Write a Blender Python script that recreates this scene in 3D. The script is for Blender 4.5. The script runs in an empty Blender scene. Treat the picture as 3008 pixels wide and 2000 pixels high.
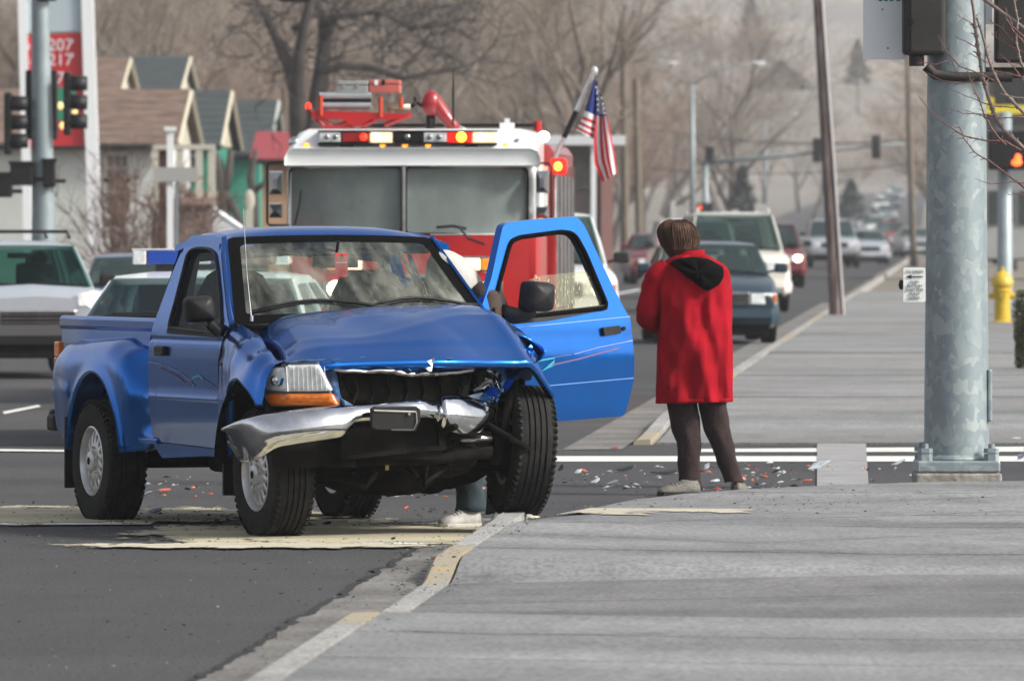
import bpy, bmesh, math, random
from mathutils import Vector, Matrix, Euler, noise
from mathutils.geometry import delaunay_2d_cdt
R=math.radians; random.seed(7)
sc=bpy.context.scene; COL=sc.collection
# ------------------------------------------------------------------ camera
F=25384.0; H=1.75; HOR=650.0
cam=bpy.data.cameras.new('camera'); co=bpy.data.objects.new('camera',cam); COL.objects.link(co)
co.location=(0,0,H); co.rotation_euler=(R(90),0,0)
cam.sensor_fit='HORIZONTAL'; cam.sensor_width=23.7; cam.lens=200.0
cam.shift_y=-350.0/3008.0; cam.clip_start=1; cam.clip_end=9000
cam.dof.use_dof=True; cam.dof.focus_distance=49.5; cam.dof.aperture_fstop=5.6
sc.camera=co
# ------------------------------------------------------------------ world and sun
w=bpy.data.worlds.new('World'); sc.world=w; w.use_nodes=True
nt=w.node_tree; nt.nodes.clear()
sky=nt.nodes.new('ShaderNodeTexSky'); sky.sky_type='NISHITA'; sky.sun_disc=False
SUN_EL=R(36); SUN_AZ=R(109)       # azimuth from +Y towards +X
sky.sun_elevation=SUN_EL; sky.sun_rotation=SUN_AZ; sky.dust_density=4.0; sky.air_density=1.0; sky.ozone_density=1.0
hs=nt.nodes.new('ShaderNodeHueSaturation'); hs.inputs['Saturation'].default_value=0.35
bg=nt.nodes.new('ShaderNodeBackground'); bg.inputs['Strength'].default_value=0.10
wo=nt.nodes.new('ShaderNodeOutputWorld')
nt.links.new(sky.outputs[0],hs.inputs['Color']); nt.links.new(hs.outputs[0],bg.inputs['Color']); nt.links.new(bg.outputs[0],wo.inputs[0])
sl=bpy.data.lights.new('sun','SUN'); sl.energy=2.2; sl.angle=R(9); sl.color=(1,.95,.88)
so=bpy.data.objects.new('sun',sl); COL.objects.link(so)
sd=Vector((math.sin(SUN_AZ)*math.cos(SUN_EL),math.cos(SUN_AZ)*math.cos(SUN_EL),math.sin(SUN_EL)))
so.rotation_euler=sd.to_track_quat('Z','Y').to_euler(); so.location=(30,-10,40)
sc.view_settings.view_transform='Standard'; sc.view_settings.look='None'; sc.view_settings.gamma=1
sc.view_settings.use_curve_mapping=False
sc.view_settings.exposure=0.95
# ------------------------------------------------------------------ materials
MATS={}
def mat(name,col,rough=.6,metal=0,coat=0,col2=None,scale=5,detail=4,bump=0,bscale=None,emit=None,estr=0,alpha=None,stretch=(1,1,1),lo=.35,hi=.65,rvar=0,world=False):
    if name in MATS: return MATS[name]
    m=bpy.data.materials.new(name); m.use_nodes=True; n=m.node_tree.nodes; L=m.node_tree.links
    b=n['Principled BSDF']
    b.inputs['Base Color'].default_value=(*col,1); b.inputs['Roughness'].default_value=rough; b.inputs['Metallic'].default_value=metal
    if coat: b.inputs['Coat Weight'].default_value=coat; b.inputs['Coat Roughness'].default_value=.06
    if emit: b.inputs['Emission Color'].default_value=(*emit,1); b.inputs['Emission Strength'].default_value=estr
    if col2 or bump or rvar:
        if world:
            g=n.new('ShaderNodeNewGeometry'); src=g.outputs['Position']
        else:
            t=n.new('ShaderNodeTexCoord'); src=t.outputs['Object']
        mp=n.new('ShaderNodeMapping'); mp.inputs['Scale'].default_value=stretch; L.new(src,mp.inputs[0])
    if col2 or rvar:
        z=n.new('ShaderNodeTexNoise'); z.inputs['Scale'].default_value=scale; z.inputs['Detail'].default_value=detail; z.inputs['Roughness'].default_value=.6
        L.new(mp.outputs[0],z.inputs['Vector'])
        r=n.new('ShaderNodeValToRGB'); r.color_ramp.elements[0].position=lo; r.color_ramp.elements[1].position=hi
        L.new(z.outputs[0],r.inputs[0])
        if col2:
            r.color_ramp.elements[0].color=(*col,1); r.color_ramp.elements[1].color=(*col2,1); L.new(r.outputs[0],b.inputs['Base Color'])
        if rvar:
            mr=n.new('ShaderNodeMapRange'); mr.inputs[3].default_value=rough-rvar; mr.inputs[4].default_value=rough+rvar
            L.new(z.outputs[0],mr.inputs[0]); L.new(mr.outputs[0],b.inputs['Roughness'])
    if bump:
        z2=n.new('ShaderNodeTexNoise'); z2.inputs['Scale'].default_value=bscale or scale*4; z2.inputs['Detail'].default_value=5
        L.new(mp.outputs[0],z2.inputs['Vector'])
        bp=n.new('ShaderNodeBump'); bp.inputs['Strength'].default_value=bump; bp.inputs['Distance'].default_value=.01
        L.new(z2.outputs[0],bp.inputs['Height']); L.new(bp.outputs[0],b.inputs['Normal'])
    MATS[name]=m; return m
def glass(name,tint=(.8,.88,.86),body=(.02,.03,.03),opac=.25,rough=.03):
    if name in MATS: return MATS[name]
    m=bpy.data.materials.new(name); m.use_nodes=True; n=m.node_tree.nodes; L=m.node_tree.links; n.clear()
    tr=n.new('ShaderNodeBsdfTransparent'); tr.inputs[0].default_value=(*tint,1)
    p=n.new('ShaderNodeBsdfPrincipled'); p.inputs['Base Color'].default_value=(*body,1); p.inputs['Roughness'].default_value=rough; p.inputs['IOR'].default_value=1.5
    mx=n.new('ShaderNodeMixShader'); lw=n.new('ShaderNodeFresnel'); lw.inputs[0].default_value=1.45
    ad=n.new('ShaderNodeMath'); ad.operation='ADD'; ad.use_clamp=True; ad.inputs[1].default_value=opac
    L.new(lw.outputs[0],ad.inputs[0]); L.new(ad.outputs[0],mx.inputs[0]); L.new(tr.outputs[0],mx.inputs[1]); L.new(p.outputs[0],mx.inputs[2])
    o=n.new('ShaderNodeOutputMaterial'); L.new(mx.outputs[0],o.inputs[0]); MATS[name]=m; return m
BLUE=mat('blue_paint',(.0008,.118,.46),.24,.88,.42,col2=(.0008,.130,.52),scale=3,rvar=.04)
BLUE.node_tree.nodes['Principled BSDF'].inputs['Coat Roughness'].default_value=.03
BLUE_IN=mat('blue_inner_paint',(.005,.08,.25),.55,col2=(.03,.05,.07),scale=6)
BLACK=mat('black_plastic',(.009,.009,.010),.5,col2=(.015,.015,.015),scale=10)
DARK=mat('undercarriage_grime',(.004,.004,.0035),.9,col2=(.012,.011,.009),scale=9,bump=.5,bscale=40)
RUB=mat('tyre_rubber',(.009,.009,.0095),.8,col2=(.022,.021,.019),scale=14,bump=.3,bscale=90)
SEALM=mat('seal_rubber',(.003,.003,.003),.9)
for m_,s_ in((SEALM,.06),(BLACK,.25),(DARK,.12),(RUB,.2)): m_.node_tree.nodes['Principled BSDF'].inputs['Specular IOR Level'].default_value=s_
ALU=mat('cast_alloy',(.66,.66,.68),.38,.6,col2=(.50,.49,.47),scale=9)
CHROME=mat('chrome',(.72,.73,.75),.12,1,col2=(.50,.51,.52),scale=5,rvar=.06)
CHROMED=mat('dull_chrome',(.45,.45,.46),.3,1,col2=(.3,.28,.26),scale=5)
WHITEP=mat('white_paint',(.78,.8,.79),.3,0,.6,col2=(.72,.74,.74),scale=2)
REDP=mat('fire_red_paint',(.48,.012,.012),.28,0,.8,col2=(.42,.01,.012),scale=2)
STEEL=mat('galvanised_pipe',(.33,.36,.38),.45,.5,col2=(.42,.45,.46),scale=4)
def film_or_reflection(m,c1,c2,amt,scale,st,lo=.40,hi=.70):   # noise on a pane
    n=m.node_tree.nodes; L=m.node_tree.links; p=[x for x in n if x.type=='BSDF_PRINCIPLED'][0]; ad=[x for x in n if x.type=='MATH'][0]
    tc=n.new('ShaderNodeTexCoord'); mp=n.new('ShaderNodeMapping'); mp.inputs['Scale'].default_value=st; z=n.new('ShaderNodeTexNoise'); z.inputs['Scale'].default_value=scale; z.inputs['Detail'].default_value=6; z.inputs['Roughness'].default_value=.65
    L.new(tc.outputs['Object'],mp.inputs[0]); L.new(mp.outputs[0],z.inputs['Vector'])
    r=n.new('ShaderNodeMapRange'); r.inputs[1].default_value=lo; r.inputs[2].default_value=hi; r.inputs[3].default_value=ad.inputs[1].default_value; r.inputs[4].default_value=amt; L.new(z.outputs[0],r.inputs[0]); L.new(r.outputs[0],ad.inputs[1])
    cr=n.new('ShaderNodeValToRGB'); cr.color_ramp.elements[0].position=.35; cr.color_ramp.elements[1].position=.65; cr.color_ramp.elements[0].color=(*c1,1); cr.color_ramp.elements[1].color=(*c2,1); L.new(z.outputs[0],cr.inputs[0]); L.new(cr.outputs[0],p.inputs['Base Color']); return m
GLS=film_or_reflection(glass('windscreen_glass',opac=.05,tint=(.86,.94,.91),rough=.08),(.14,.17,.15),(.42,.43,.36),.34,3.2,(1,2.2,.35))
GLS2=glass('side_glass',opac=.03,tint=(.80,.90,.87))
GLD=glass('dark_glass',tint=(.32,.42,.41),body=(.015,.025,.025),opac=.16)
AMBER=mat('amber_lens',(.85,.22,.01),.25,0,.8,col2=(.65,.13,.005),scale=30,stretch=(.3,.3,2))
LENS=mat('clear_lens',(.62,.64,.64),.15,.15,1,col2=(.9,.92,.92),scale=14)
E_W=mat('lit_white_lamp',(1,.95,.85),.4,emit=(1,.9,.68),estr=7)
E_R=mat('lit_red_lamp',(.8,.02,.01),.4,emit=(1,.03,.01),estr=1.4)
E_O=mat('lit_orange_lamp',(1,.3,.02),.4,emit=(1,.33,.03),estr=3.2)
E_A=mat('lit_amber_marker',(1,.35,.02),.4,emit=(1,.3,.02),estr=1.5)
LRED=mat('red_lens',(.35,.01,.01),.2,0,.8); LBLUE=mat('blue_lens',(.01,.06,.35),.2,0,.8)
SKIN=mat('skin',(.5,.28,.2),.5)
# ------------------------------------------------------------------ mesh helpers
def link(o,parent=None):
    COL.objects.link(o)
    if parent: o.parent=parent
    return o
def tag(o,label=None,cat=None,group=None,kind=None):
    if label: o['label']=label
    if cat: o['category']=cat
    if group: o['group']=group
    if kind: o['kind']=kind
    return o
def thing(name,label,cat,loc=(0,0,0),rz=0,group=None):
    o=bpy.data.objects.new(name,None); o.empty_display_size=.3; link(o); o.location=loc; o.rotation_euler=(0,0,rz)
    return tag(o,label,cat,group)
class MB:
    def __init__(s): s.v=[]; s.f=[]; s.m=[]; s.mi=0
    def add(s,vs,fs):
        b=len(s.v); s.v+= [tuple(v) for v in vs]
        for f in fs: s.f.append([b+i for i in f]); s.m.append(s.mi)
        return s
    def box(s,c,d,rot=None):
        hx,hy,hz=d[0]/2,d[1]/2,d[2]/2
        vs=[Vector((x,y,z)) for x in(-hx,hx) for y in(-hy,hy) for z in(-hz,hz)]
        if rot is not None:
            M=rot if isinstance(rot,Matrix) else Euler(rot).to_matrix(); vs=[M@v for v in vs]
        c=Vector(c); return s.add([v+c for v in vs],[(0,1,3,2),(4,6,7,5),(0,4,5,1),(2,3,7,6),(0,2,6,4),(1,5,7,3)])
    def b2(s,a,b): return s.box([(a[i]+b[i])/2 for i in range(3)],[abs(a[i]-b[i]) for i in range(3)])
    def tube(s,pts,rad,n=8,cap=True):
        pts=[Vector(p) for p in pts]
        if not hasattr(rad,'__len__'): rad=[rad]*len(pts)
        rings=[]; up=Vector((0,0,1))
        for i,p in enumerate(pts):
            t=(pts[min(i+1,len(pts)-1)]-pts[max(i-1,0)]).normalized()
            if abs(t.dot(up))>.95: up=Vector((1,0,0)) if abs(t.x)<.9 else Vector((0,1,0))
            a=t.cross(up).normalized(); b=a.cross(t).normalized(); up=b
            rings.append([p+(a*math.cos(2*math.pi*k/n)+b*math.sin(2*math.pi*k/n))*rad[i] for k in range(n)])
        return s.loft(rings,closed=True,cap=cap)
    def loft(s,rings,closed=True,cap=False):
        n=len(rings[0]); vs=[v for r in rings for v in r]; fs=[]
        for i in range(len(rings)-1):
            for k in range(n if closed else n-1):
                k2=(k+1)%n; fs.append((i*n+k,i*n+k2,(i+1)*n+k2,(i+1)*n+k))
        if cap: fs.append(tuple(range(n))[::-1]); fs.append(tuple((len(rings)-1)*n+k for k in range(n)))
        return s.add(vs,fs)
    def cyl(s,a,b,r,n=16,r2=None): return s.tube([a,b],[r,r if r2 is None else r2],n)
    def lathe(s,prof,n=24,axis='z',c=(0,0,0),cap=True):   # prof: (r,h)
        rings=[]
        for r,h in prof:
            ring=[]
            for k in range(n):
                a=2*math.pi*k/n; x,y=r*math.cos(a),r*math.sin(a)
                p={'z':(x,y,h),'y':(x,h,y),'x':(h,x,y)}[axis]
                ring.append((p[0]+c[0],p[1]+c[1],p[2]+c[2]))
            rings.append(ring)
        return s.loft(rings,closed=True,cap=cap)
    def ball(s,c,r,n=12,m=8):
        if not hasattr(r,'__len__'): r=(r,r,r)
        rings=[]
        for i in range(m+1):
            t=math.pi*(i+.02)/(m+.04); rr=math.sin(t); z=-math.cos(t)
            rings.append([(c[0]+r[0]*rr*math.cos(2*math.pi*k/n),c[1]+r[1]*rr*math.sin(2*math.pi*k/n),c[2]+r[2]*z) for k in range(n)])
        return s.loft(rings,True,True)
    def prism(s,poly,a,b):   # poly list of 3D points, extruded from offset a to b (vectors)
        n=len(poly); a=Vector(a); b=Vector(b); P=[Vector(p) for p in poly]
        return s.add([p+a for p in P]+[p+b for p in P],[tuple(range(n))[::-1],tuple(range(n,2*n))]+[(i,(i+1)%n,n+(i+1)%n,n+i) for i in range(n)])
    def build(s,name,mats,parent=None,smooth=False,bevel=0,bseg=2,solid=0,sub=0,auto=None,recalc=True):
        me=bpy.data.meshes.new(name); me.from_pydata(s.v,[],s.f)
        if not isinstance(mats,(list,tuple)): mats=[mats]
        for m in mats: me.materials.append(m)
        if len(mats)>1: me.polygons.foreach_set('material_index',s.m)
        if recalc:
            bm=bmesh.new(); bm.from_mesh(me); bmesh.ops.recalc_face_normals(bm,faces=bm.faces); bm.to_mesh(me); bm.free()
        if smooth:
            me.polygons.foreach_set('use_smooth',[True]*len(me.polygons))
            if auto: me.set_sharp_from_angle(angle=R(auto))
        me.update(); o=bpy.data.objects.new(name,me); link(o,parent)
        if sub: md=o.modifiers.new('sub','SUBSURF'); md.levels=sub; md.render_levels=sub
        if solid: md=o.modifiers.new('sol','SOLIDIFY'); md.thickness=solid; md.offset=-1
        if bevel:
            md=o.modifiers.new('bev','BEVEL'); md.width=bevel; md.segments=bseg; md.limit_method='ANGLE'; md.angle_limit=R(40)
        return o
def box(name,c,d,m,parent=None,rot=None,bevel=0): return MB().box(c,d,rot).build(name,m,parent,bevel=bevel)
def cyl(name,a,b,r,m,parent=None,n=16,r2=None): return MB().cyl(a,b,r,n,r2).build(name,m,parent,smooth=True,auto=40)
def interp(tab,x):
    if x<=tab[0][0]: return tab[0][1]
    for (a,u),(b,v) in zip(tab,tab[1:]):
        if x<=b:
            t=(x-a)/(b-a); return u+(v-u)*t
    return tab[-1][1]
def smooth(tab,x):
    if x<=tab[0][0]: return tab[0][1]
    for (a,u),(b,v) in zip(tab,tab[1:]):
        if x<=b:
            t=(x-a)/(b-a); t=t*t*(3-2*t); return u+(v-u)*t
    return tab[-1][1]
def rnd_poly(pts,r=.04,seg=4):   # round the corners of a 2D polygon
    out=[]; n=len(pts)
    for i in range(n):
        p0,p,p1=[Vector(pts[j%n]) for j in(i-1,i,i+1)]
        a=(p0-p); b=(p1-p); rr=min(r,a.length*.45,b.length*.45); A=p+a.normalized()*rr; B=p+b.normalized()*rr
        for k in range(seg+1):
            t=k/seg; out.append(tuple(A*(1-t)**2+p*2*t*(1-t)+B*t*t))
    return out
def inside(p,poly):
    c=False; n=len(poly); x,y=p
    for i in range(n):
        x1,y1=poly[i]; x2,y2=poly[(i+1)%n]
        if (y1>y)!=(y2>y) and x<(x2-x1)*(y-y1)/(y2-y1)+x1: c=not c
    return c
def panel(mb,outer,holes,fn,res=.05,lines=()):
    """triangulated sheet over a 2D outline (with holes), mapped to 3D by fn(u,v)"""
    def dens(P):
        o=[]
        for i in range(len(P)):
            a=Vector(P[i]); b=Vector(P[(i+1)%len(P)]); k=max(1,int((b-a).length/res))
            for j in range(k): o.append(tuple(a+(b-a)*j/k))
        return o
    outer=dens(outer); holes=[dens(h) for h in holes]
    V=[Vector(p) for p in outer]; E=[(i,(i+1)%len(outer)) for i in range(len(outer))]
    for h in holes:
        b=len(V); V+=[Vector(p) for p in h]; E+=[(b+i,b+(i+1)%len(h)) for i in range(len(h))]
    us=[p[0] for p in outer]; vs=[p[1] for p in outer]; bl=list(V)
    hl=[Vector(p) for h in holes for p in h]; bl=bl+[] ; LV=[]
    for L0 in lines:
        for dl_ in (-.022,-.011,0,.011,.022):
            u=min(us)+res/2; v=L0+dl_; LV.append(v)
            while u<max(us):
                if inside((u,v),outer) and not any(inside((u,v),h) for h in holes) and all((q-Vector((u,v))).length_squared>(res*.3)**2 for q in bl): V.append(Vector((u,v)))
                u+=res
    u=min(us)+res/2; row=0
    while u<max(us):
        v=min(vs)+(res/2 if row%2 else res*.9)
        while v<max(vs):
            if inside((u,v),outer) and not any(inside((u,v),h) for h in holes):
                u_=u+res*.13*math.sin(row*7.1+v*31); 
                if all((q-Vector((u,v))).length_squared>(res*.62)**2 for q in bl) and all(abs(v-q)>.02 for q in LV): V.append(Vector((u,v)))
            v+=res
        u+=res; row+=1
    vo,eo,fo,*_=delaunay_2d_cdt(V,E,[],0,1e-5)
    fs=[]
    for f in fo:
        A_=sum(vo[f[i]][0]*vo[f[(i+1)%len(f)]][1]-vo[f[(i+1)%len(f)]][0]*vo[f[i]][1] for i in range(len(f)))/2
        if abs(A_)<1e-9*0+res*res*1e-4: continue
        f=list(f) if A_>0 else list(f)[::-1]
        c=(sum(vo[i][0] for i in f)/len(f),sum(vo[i][1] for i in f)/len(f))
        if inside(c,outer) and not any(inside(c,h) for h in holes): fs.append(f)
    b=len(mb.v); mb.v+=[tuple(fn(p[0],p[1])) for p in vo]
    for f in fs: mb.f.append([b+i for i in f]); mb.m.append(mb.mi)
    return mb
class Frame:   # a vehicle frame: x forward, y to its left, z up; a = heading turned from -Y towards +X
    def __init__(s,O,a):
        s.O=Vector(O); s.a=a; s.f=Vector((math.sin(a),-math.cos(a),0)); s.l=Vector((math.cos(a),math.sin(a),0)); s.rz=a-math.pi/2
    def loc(s,px,py,ax,val):
        c=Vector((0,0,H)); d=Vector(((px-1504)/F,1,-(py-HOR)/F)); M={'x':s.f,'y':s.l,'z':Vector((0,0,1))}[ax]
        t=(val-(c-s.O).dot(M))/d.dot(M); p=c+d*t-s.O
        return Vector((p.dot(s.f),p.dot(s.l),p.z))
    def w(s,p): return s.O+s.f*p[0]+s.l*p[1]+Vector((0,0,p[2]))
def G(px,py): Y=H*F/(py-HOR); return Vector(((px-1504)*Y/F,Y,0))      # point on level ground
def P(px,py,Y): return Vector(((px-1504)*Y/F,Y,H-(py-HOR)*Y/F))      # point at distance Y
def gh(Y): return smooth([(500,0),(620,.3)],Y) + max(0,Y-620)*.0072 + max(0,Y-1500)*.052
def kx(Y): return -.85+.0525*(Y-30.65)                                 # kerb line
def copy_tree(o,parent=None):
    c=o.copy(); COL.objects.link(c)
    if parent: c.parent=parent
    for ch in list(o.children): copy_tree(ch,c)
    return c
def text(name,body,size,m,parent,loc,rot,ext=.001,align='CENTER'):
    cu=bpy.data.curves.new(name,'FONT'); cu.body=body; cu.size=size; cu.extrude=ext; cu.align_x=align; cu.align_y='CENTER'
    o=bpy.data.objects.new(name,cu); 
    me=bpy.data.meshes.new_from_object(o); bpy.data.objects.remove(o); me.materials.clear(); me.materials.append(m)
    o=bpy.data.objects.new(name,me); link(o,parent); o.location=loc; o.rotation_euler=rot; return o
# ------------------------------------------------------------------ ground
def surf(name,c1,c2,c3,sc1=.6,sc2=4,sc3=70,rough=.85,bump=.5,stain=.0,bsc=60,st=(1,.3,1)):
    m=bpy.data.materials.new(name); m.use_nodes=True; n=m.node_tree.nodes; L=m.node_tree.links; p=n['Principled BSDF']; p.inputs['Roughness'].default_value=rough; MATS[name]=m
    g0=n.new('ShaderNodeNewGeometry'); gm=n.new('ShaderNodeMapping'); gm.inputs['Scale'].default_value=st; L.new(g0.outputs['Position'],gm.inputs[0])
    def nz(sc,det=6,ro=.6):
        z=n.new('ShaderNodeTexNoise'); z.inputs['Scale'].default_value=sc; z.inputs['Detail'].default_value=det; z.inputs['Roughness'].default_value=ro; L.new(gm.outputs[0],z.inputs['Vector']); return z.outputs[0]
    def ramp(src,a,b,ca,cb):
        r=n.new('ShaderNodeValToRGB'); r.color_ramp.elements[0].position=a; r.color_ramp.elements[1].position=b; r.color_ramp.elements[0].color=(*ca,1); r.color_ramp.elements[1].color=(*cb,1); L.new(src,r.inputs[0]); return r.outputs[0]
    def mul(a,b_,f=1):
        x=n.new('ShaderNodeMix'); x.data_type='RGBA'; x.blend_type='MULTIPLY'; x.inputs[0].default_value=f; L.new(a,x.inputs[6]); L.new(b_,x.inputs[7]); return x.outputs[2]
    gb=n.new('ShaderNodeMapping'); gb.inputs['Scale'].default_value=(.35,.6,1); gb.inputs['Rotation'].default_value=(0,0,.12); L.new(g0.outputs['Position'],gb.inputs[0]); zb=n.new('ShaderNodeTexNoise'); zb.inputs['Scale'].default_value=sc1; zb.inputs['Detail'].default_value=5; zb.inputs['Roughness'].default_value=.5; L.new(gb.outputs[0],zb.inputs['Vector'])
    base=ramp(zb.outputs[0],.36,.64,c1,c2)  # broad noise bands paint the pavement's soft shadow streaks into the colour
    m2=ramp(nz(sc2,8,.7),.35,.62,(.84,.84,.83),(1.05,1.05,1.05)); o=mul(base,m2)
    m3=ramp(nz(sc3,2,.5),.32,.62,(.66,.66,.66),(1.17,1.16,1.15)); o=mul(o,m3,.8)
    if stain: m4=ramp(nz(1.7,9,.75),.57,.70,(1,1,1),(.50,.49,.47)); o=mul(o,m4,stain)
    if c3: 
        q=n.new('ShaderNodeMix'); q.data_type='RGBA'; L.new(ramp(nz(.35,4),.58,.72,(0,0,0),(.6,.6,.6)),q.inputs[0]); L.new(o,q.inputs[6]); q.inputs[7].default_value=(*c3,1); o=q.outputs[2]
    L.new(o,p.inputs['Base Color'])
    bp=n.new('ShaderNodeBump'); bp.inputs['Strength'].default_value=bump; bp.inputs['Distance'].default_value=.012; L.new(nz(bsc,5),bp.inputs['Height']); L.new(bp.outputs[0],p.inputs['Normal']); return m
ASPH=surf('asphalt',(.030,.030,.033),(.050,.049,.050),(.078,.068,.064),.5,3,38,.85,1.0,0,45)
ASPH2=surf('side_street_asphalt',(.033,.034,.038),(.046,.046,.048),None,.7,3,38,.85,.8)
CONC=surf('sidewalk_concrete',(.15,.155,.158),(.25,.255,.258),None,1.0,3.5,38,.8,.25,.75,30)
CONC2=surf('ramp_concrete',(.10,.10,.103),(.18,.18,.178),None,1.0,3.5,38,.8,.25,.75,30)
CONC3=surf('old_concrete',(.17,.17,.168),(.25,.25,.245),None,.5,2.5,45,.8,.2,.6,30)
KERBM=surf('kerb_concrete',(.27,.27,.26),(.37,.365,.35),None,1.5,8,50,.8,.4,.8,30)
GUTT=surf('gutter_concrete',(.11,.105,.10),(.21,.205,.19),None,1.6,6,40,.85,.6,.9,30)
YEL=mat('worn_yellow_kerb_paint',(.36,.29,.17),.8,col2=(.27,.26,.23),scale=6,world=True)
SAND=mat('absorbent_powder',(.48,.43,.29),.95,col2=(.20,.185,.15),scale=1.1,detail=10,bump=.6,bscale=40,world=True,stretch=(.5,1.6,1),lo=.42,hi=.75)
LINE=mat('road_line_paint',(.66,.66,.62),.7,col2=(.40,.40,.39),scale=3,detail=9,world=True,stretch=(1,3,1),lo=.5,hi=.85)
DIRT=mat('dry_ground',(.13,.115,.09),.95,col2=(.20,.175,.14),scale=.05,detail=10,world=True)
HILL=mat('hillside_scrub',(.17,.145,.115),.95,col2=(.36,.31,.235),scale=.02,detail=9,world=True,stretch=(1,.35,1),lo=.42,hi=.66)
def strip(name,cols,m,z=0.0,**k):   # cols: list of (Y, x0, x1)
    mb=MB(); 
    rows=[[(x0+(x1-x0)*t/6,Y,gh(Y)+z) for t in range(7)] for Y,x0,x1 in cols]
    mb.loft(rows,closed=False); o=mb.build(name,m,smooth=True,recalc=False); o['kind']='structure'; return o
Ys=[-250,-100,-30,5,15,25,35,50,65,80,100,140,200,300,400,480,520,560,600,640,700,800,900,1000,1200,1400,1500]
strip('ground',[(Y,-420-abs(Y)*.25,420+abs(Y)*.35) for Y in [-420]+Ys],DIRT,-.03)
rh=MB(); rr_=[]  # unseen dark hills, added to block low sky light and darken reflections
for r_,z_ in((300,-.1),(345,8),(400,26),(470,44),(560,52)):
    rr_.append([(r_*math.sin(R(a)),r_*math.cos(R(a)),z_+(0 if z_<0 else .18*z_*noise.noise((a*.11,r_*.01,5))-(z_+.5)*max(0,min(1,(66-min(a,360-a))/14)))) for a in range(50,312,5)])
rh.loft(rr_,closed=False); o=rh.build('hill',mat('unseen_dark_slope',(.05,.045,.036),.95,col2=(.10,.085,.065),scale=.06,world=True),smooth=True,recalc=False); o['kind']='structure'
Yh=[1500,1560,1650,1800,2000,2200,2400,2600,2900,3200]
hm=MB(); rows=[]
for i,Y in enumerate(Yh):
    rows.append([(x,Y,gh(Y)-.03+(0 if i==0 else 7*noise.noise((x*.006,Y*.004,2))*min(1,i/2))) for x in [-500+44*k for k in range(30)]])
hm.loft(rows,closed=False); o=hm.build('hill',HILL,smooth=True,recalc=False); o['kind']='structure'
road_l=lambda Y: -34+.02*Y if Y<110 else interp([(110,-31.8),(140,-30),(200,-7),(500,8.5),(1500,57)],Y)
strip('road',[(Y,road_l(Y),kx(Y)-.46 if Y<500 else interp([(500,23.3),(1500,72)],Y)) for Y in Ys],ASPH)
# side street to the right of the kerb line
SE=[(-1,49.6),(0.02,49.6),(.3,51.0),(.85,54.2),(1.6,55.8),(2.6,57.0),(6,58.3),(40,60)]   # far edge of the near pavement
def E(x): return interp(SE,x)
SY1=67.6
mb=MB(); mb.loft([[(x,E(x)-.3,.004+.0*0),(x,60.5,.004),(x,64,.004),(x,SY1,.004)] for x in[-.2,.02,.3,.85,1.6,2.6,4,6,10,20,40]],closed=False); o=mb.build('side_street',ASPH2,recalc=False); o['kind']='structure'
def edge(Y): return kx(Y)-.46-.07*noise.noise((Y*1.7,0,0))-.035*noise.noise((Y*6,3,0))
g=MB(); ys=[-20+1*k for k in range(40)]+[20+.25*k for k in range(124)]
g.loft([[(edge(y),y,.006),(kx(y)-.12,y,.010)] for y in ys],closed=False); o=g.build('gutter',GUTT,recalc=False); o['kind']='structure'
crk=MB()
ys2=[-5+.12*k for k in range(int(51.5/.12))]
crk.loft([[(edge(y)-.018-.05*abs(noise.noise((y*3,9,0))),y,.0095),(edge(y)+.012,y,.0095)] for y in ys2],closed=False)
o=crk.build('pavement_crack',mat('crack_tar',(.012,.012,.012),.95),recalc=False); o['kind']='structure'
def kh(Y): return smooth([(36.3,.11),(36.7,.03),(41.0,.03),(42.2,.125),(48.6,.125),(49.8,.10)],Y)
kerb=bpy.data.objects.new('kerb',None); link(kerb); kerb['kind']='structure'
def kpiece(y0,y1,m,near=True,par=kerb):
    mb=MB(); n=max(2,int((y1-y0)/.2)); rings=[]
    for k in range(n+1):
        y=y0+.008+(y1-y0-.016)*k/n; x=kx(y); h=kh(y) if near else smooth([(67.6,.045),(74,.12)],y)
        rings.append([(x-.145,y,-.02),(x-.135,y,h-.02),(x-.115,y,h),(x-.004,y,h+.003),(x-.004,y,-.02)])
    mb.loft(rings,True,True); mb.build('kerb_stone',m,par)
for a,b,m in [(-20,8,KERBM),(8,17,KERBM),(17,20,KERBM),(20,23,KERBM),(23,26,KERBM),(26,29,KERBM),(29,32,KERBM),(32,35.2,KERBM),(35.2,36.7,YEL),(36.7,39,KERBM),(39,41.0,KERBM),(41.0,43.3,YEL),(43.3,46.2,KERBM),(46.2,49.6,KERBM)]: kpiece(a,b,m)
side=bpy.data.objects.new('sidewalk',None); link(side); side['kind']='structure'
def near_h(x,y):
    base=kh(y); far=.075
    t=min(1,max(0,(x-kx(y))/2.2)); h=base+(far-base)*t if y<41.5 else base*(1-t)+.09*t
    d=E(x)-y; h=min(h,.022+max(0,d)*.035)
    return max(.02,h)
def nslab(xa,xb,y0,y1,m,dh):
    g=.011; n=14; rows=[]; live=False
    for k in range(n+1):
        r=[]; top=[]
        for i in range(n+1):
            yy=y0+g+(y1-y0-2*g)*k/n; a=xa(yy)+g; b=xb(yy)-g; x=a+(b-a)*i/n
            if y0<E(x)-.05: live=True
            yy=min(yy,E(x)); top.append((x,yy,near_h(x,yy)+dh))
        r=[(top[0][0],top[0][1],-.03)]+top+[(top[-1][0],top[-1][1],-.03)]
        rows.append(r)
    if live: mb=MB(); mb.loft(rows,True,True); mb.build('slab',m,side,recalc=False)
ysl=[-20,-8,2,10,16,20,23.5,27,30,32.6,34.6,36.6,38.8,41.0,43.1,45.0,46.9,48.8,50.8,52.8,54.8,57.0,59.5]
random.seed(3)
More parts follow.
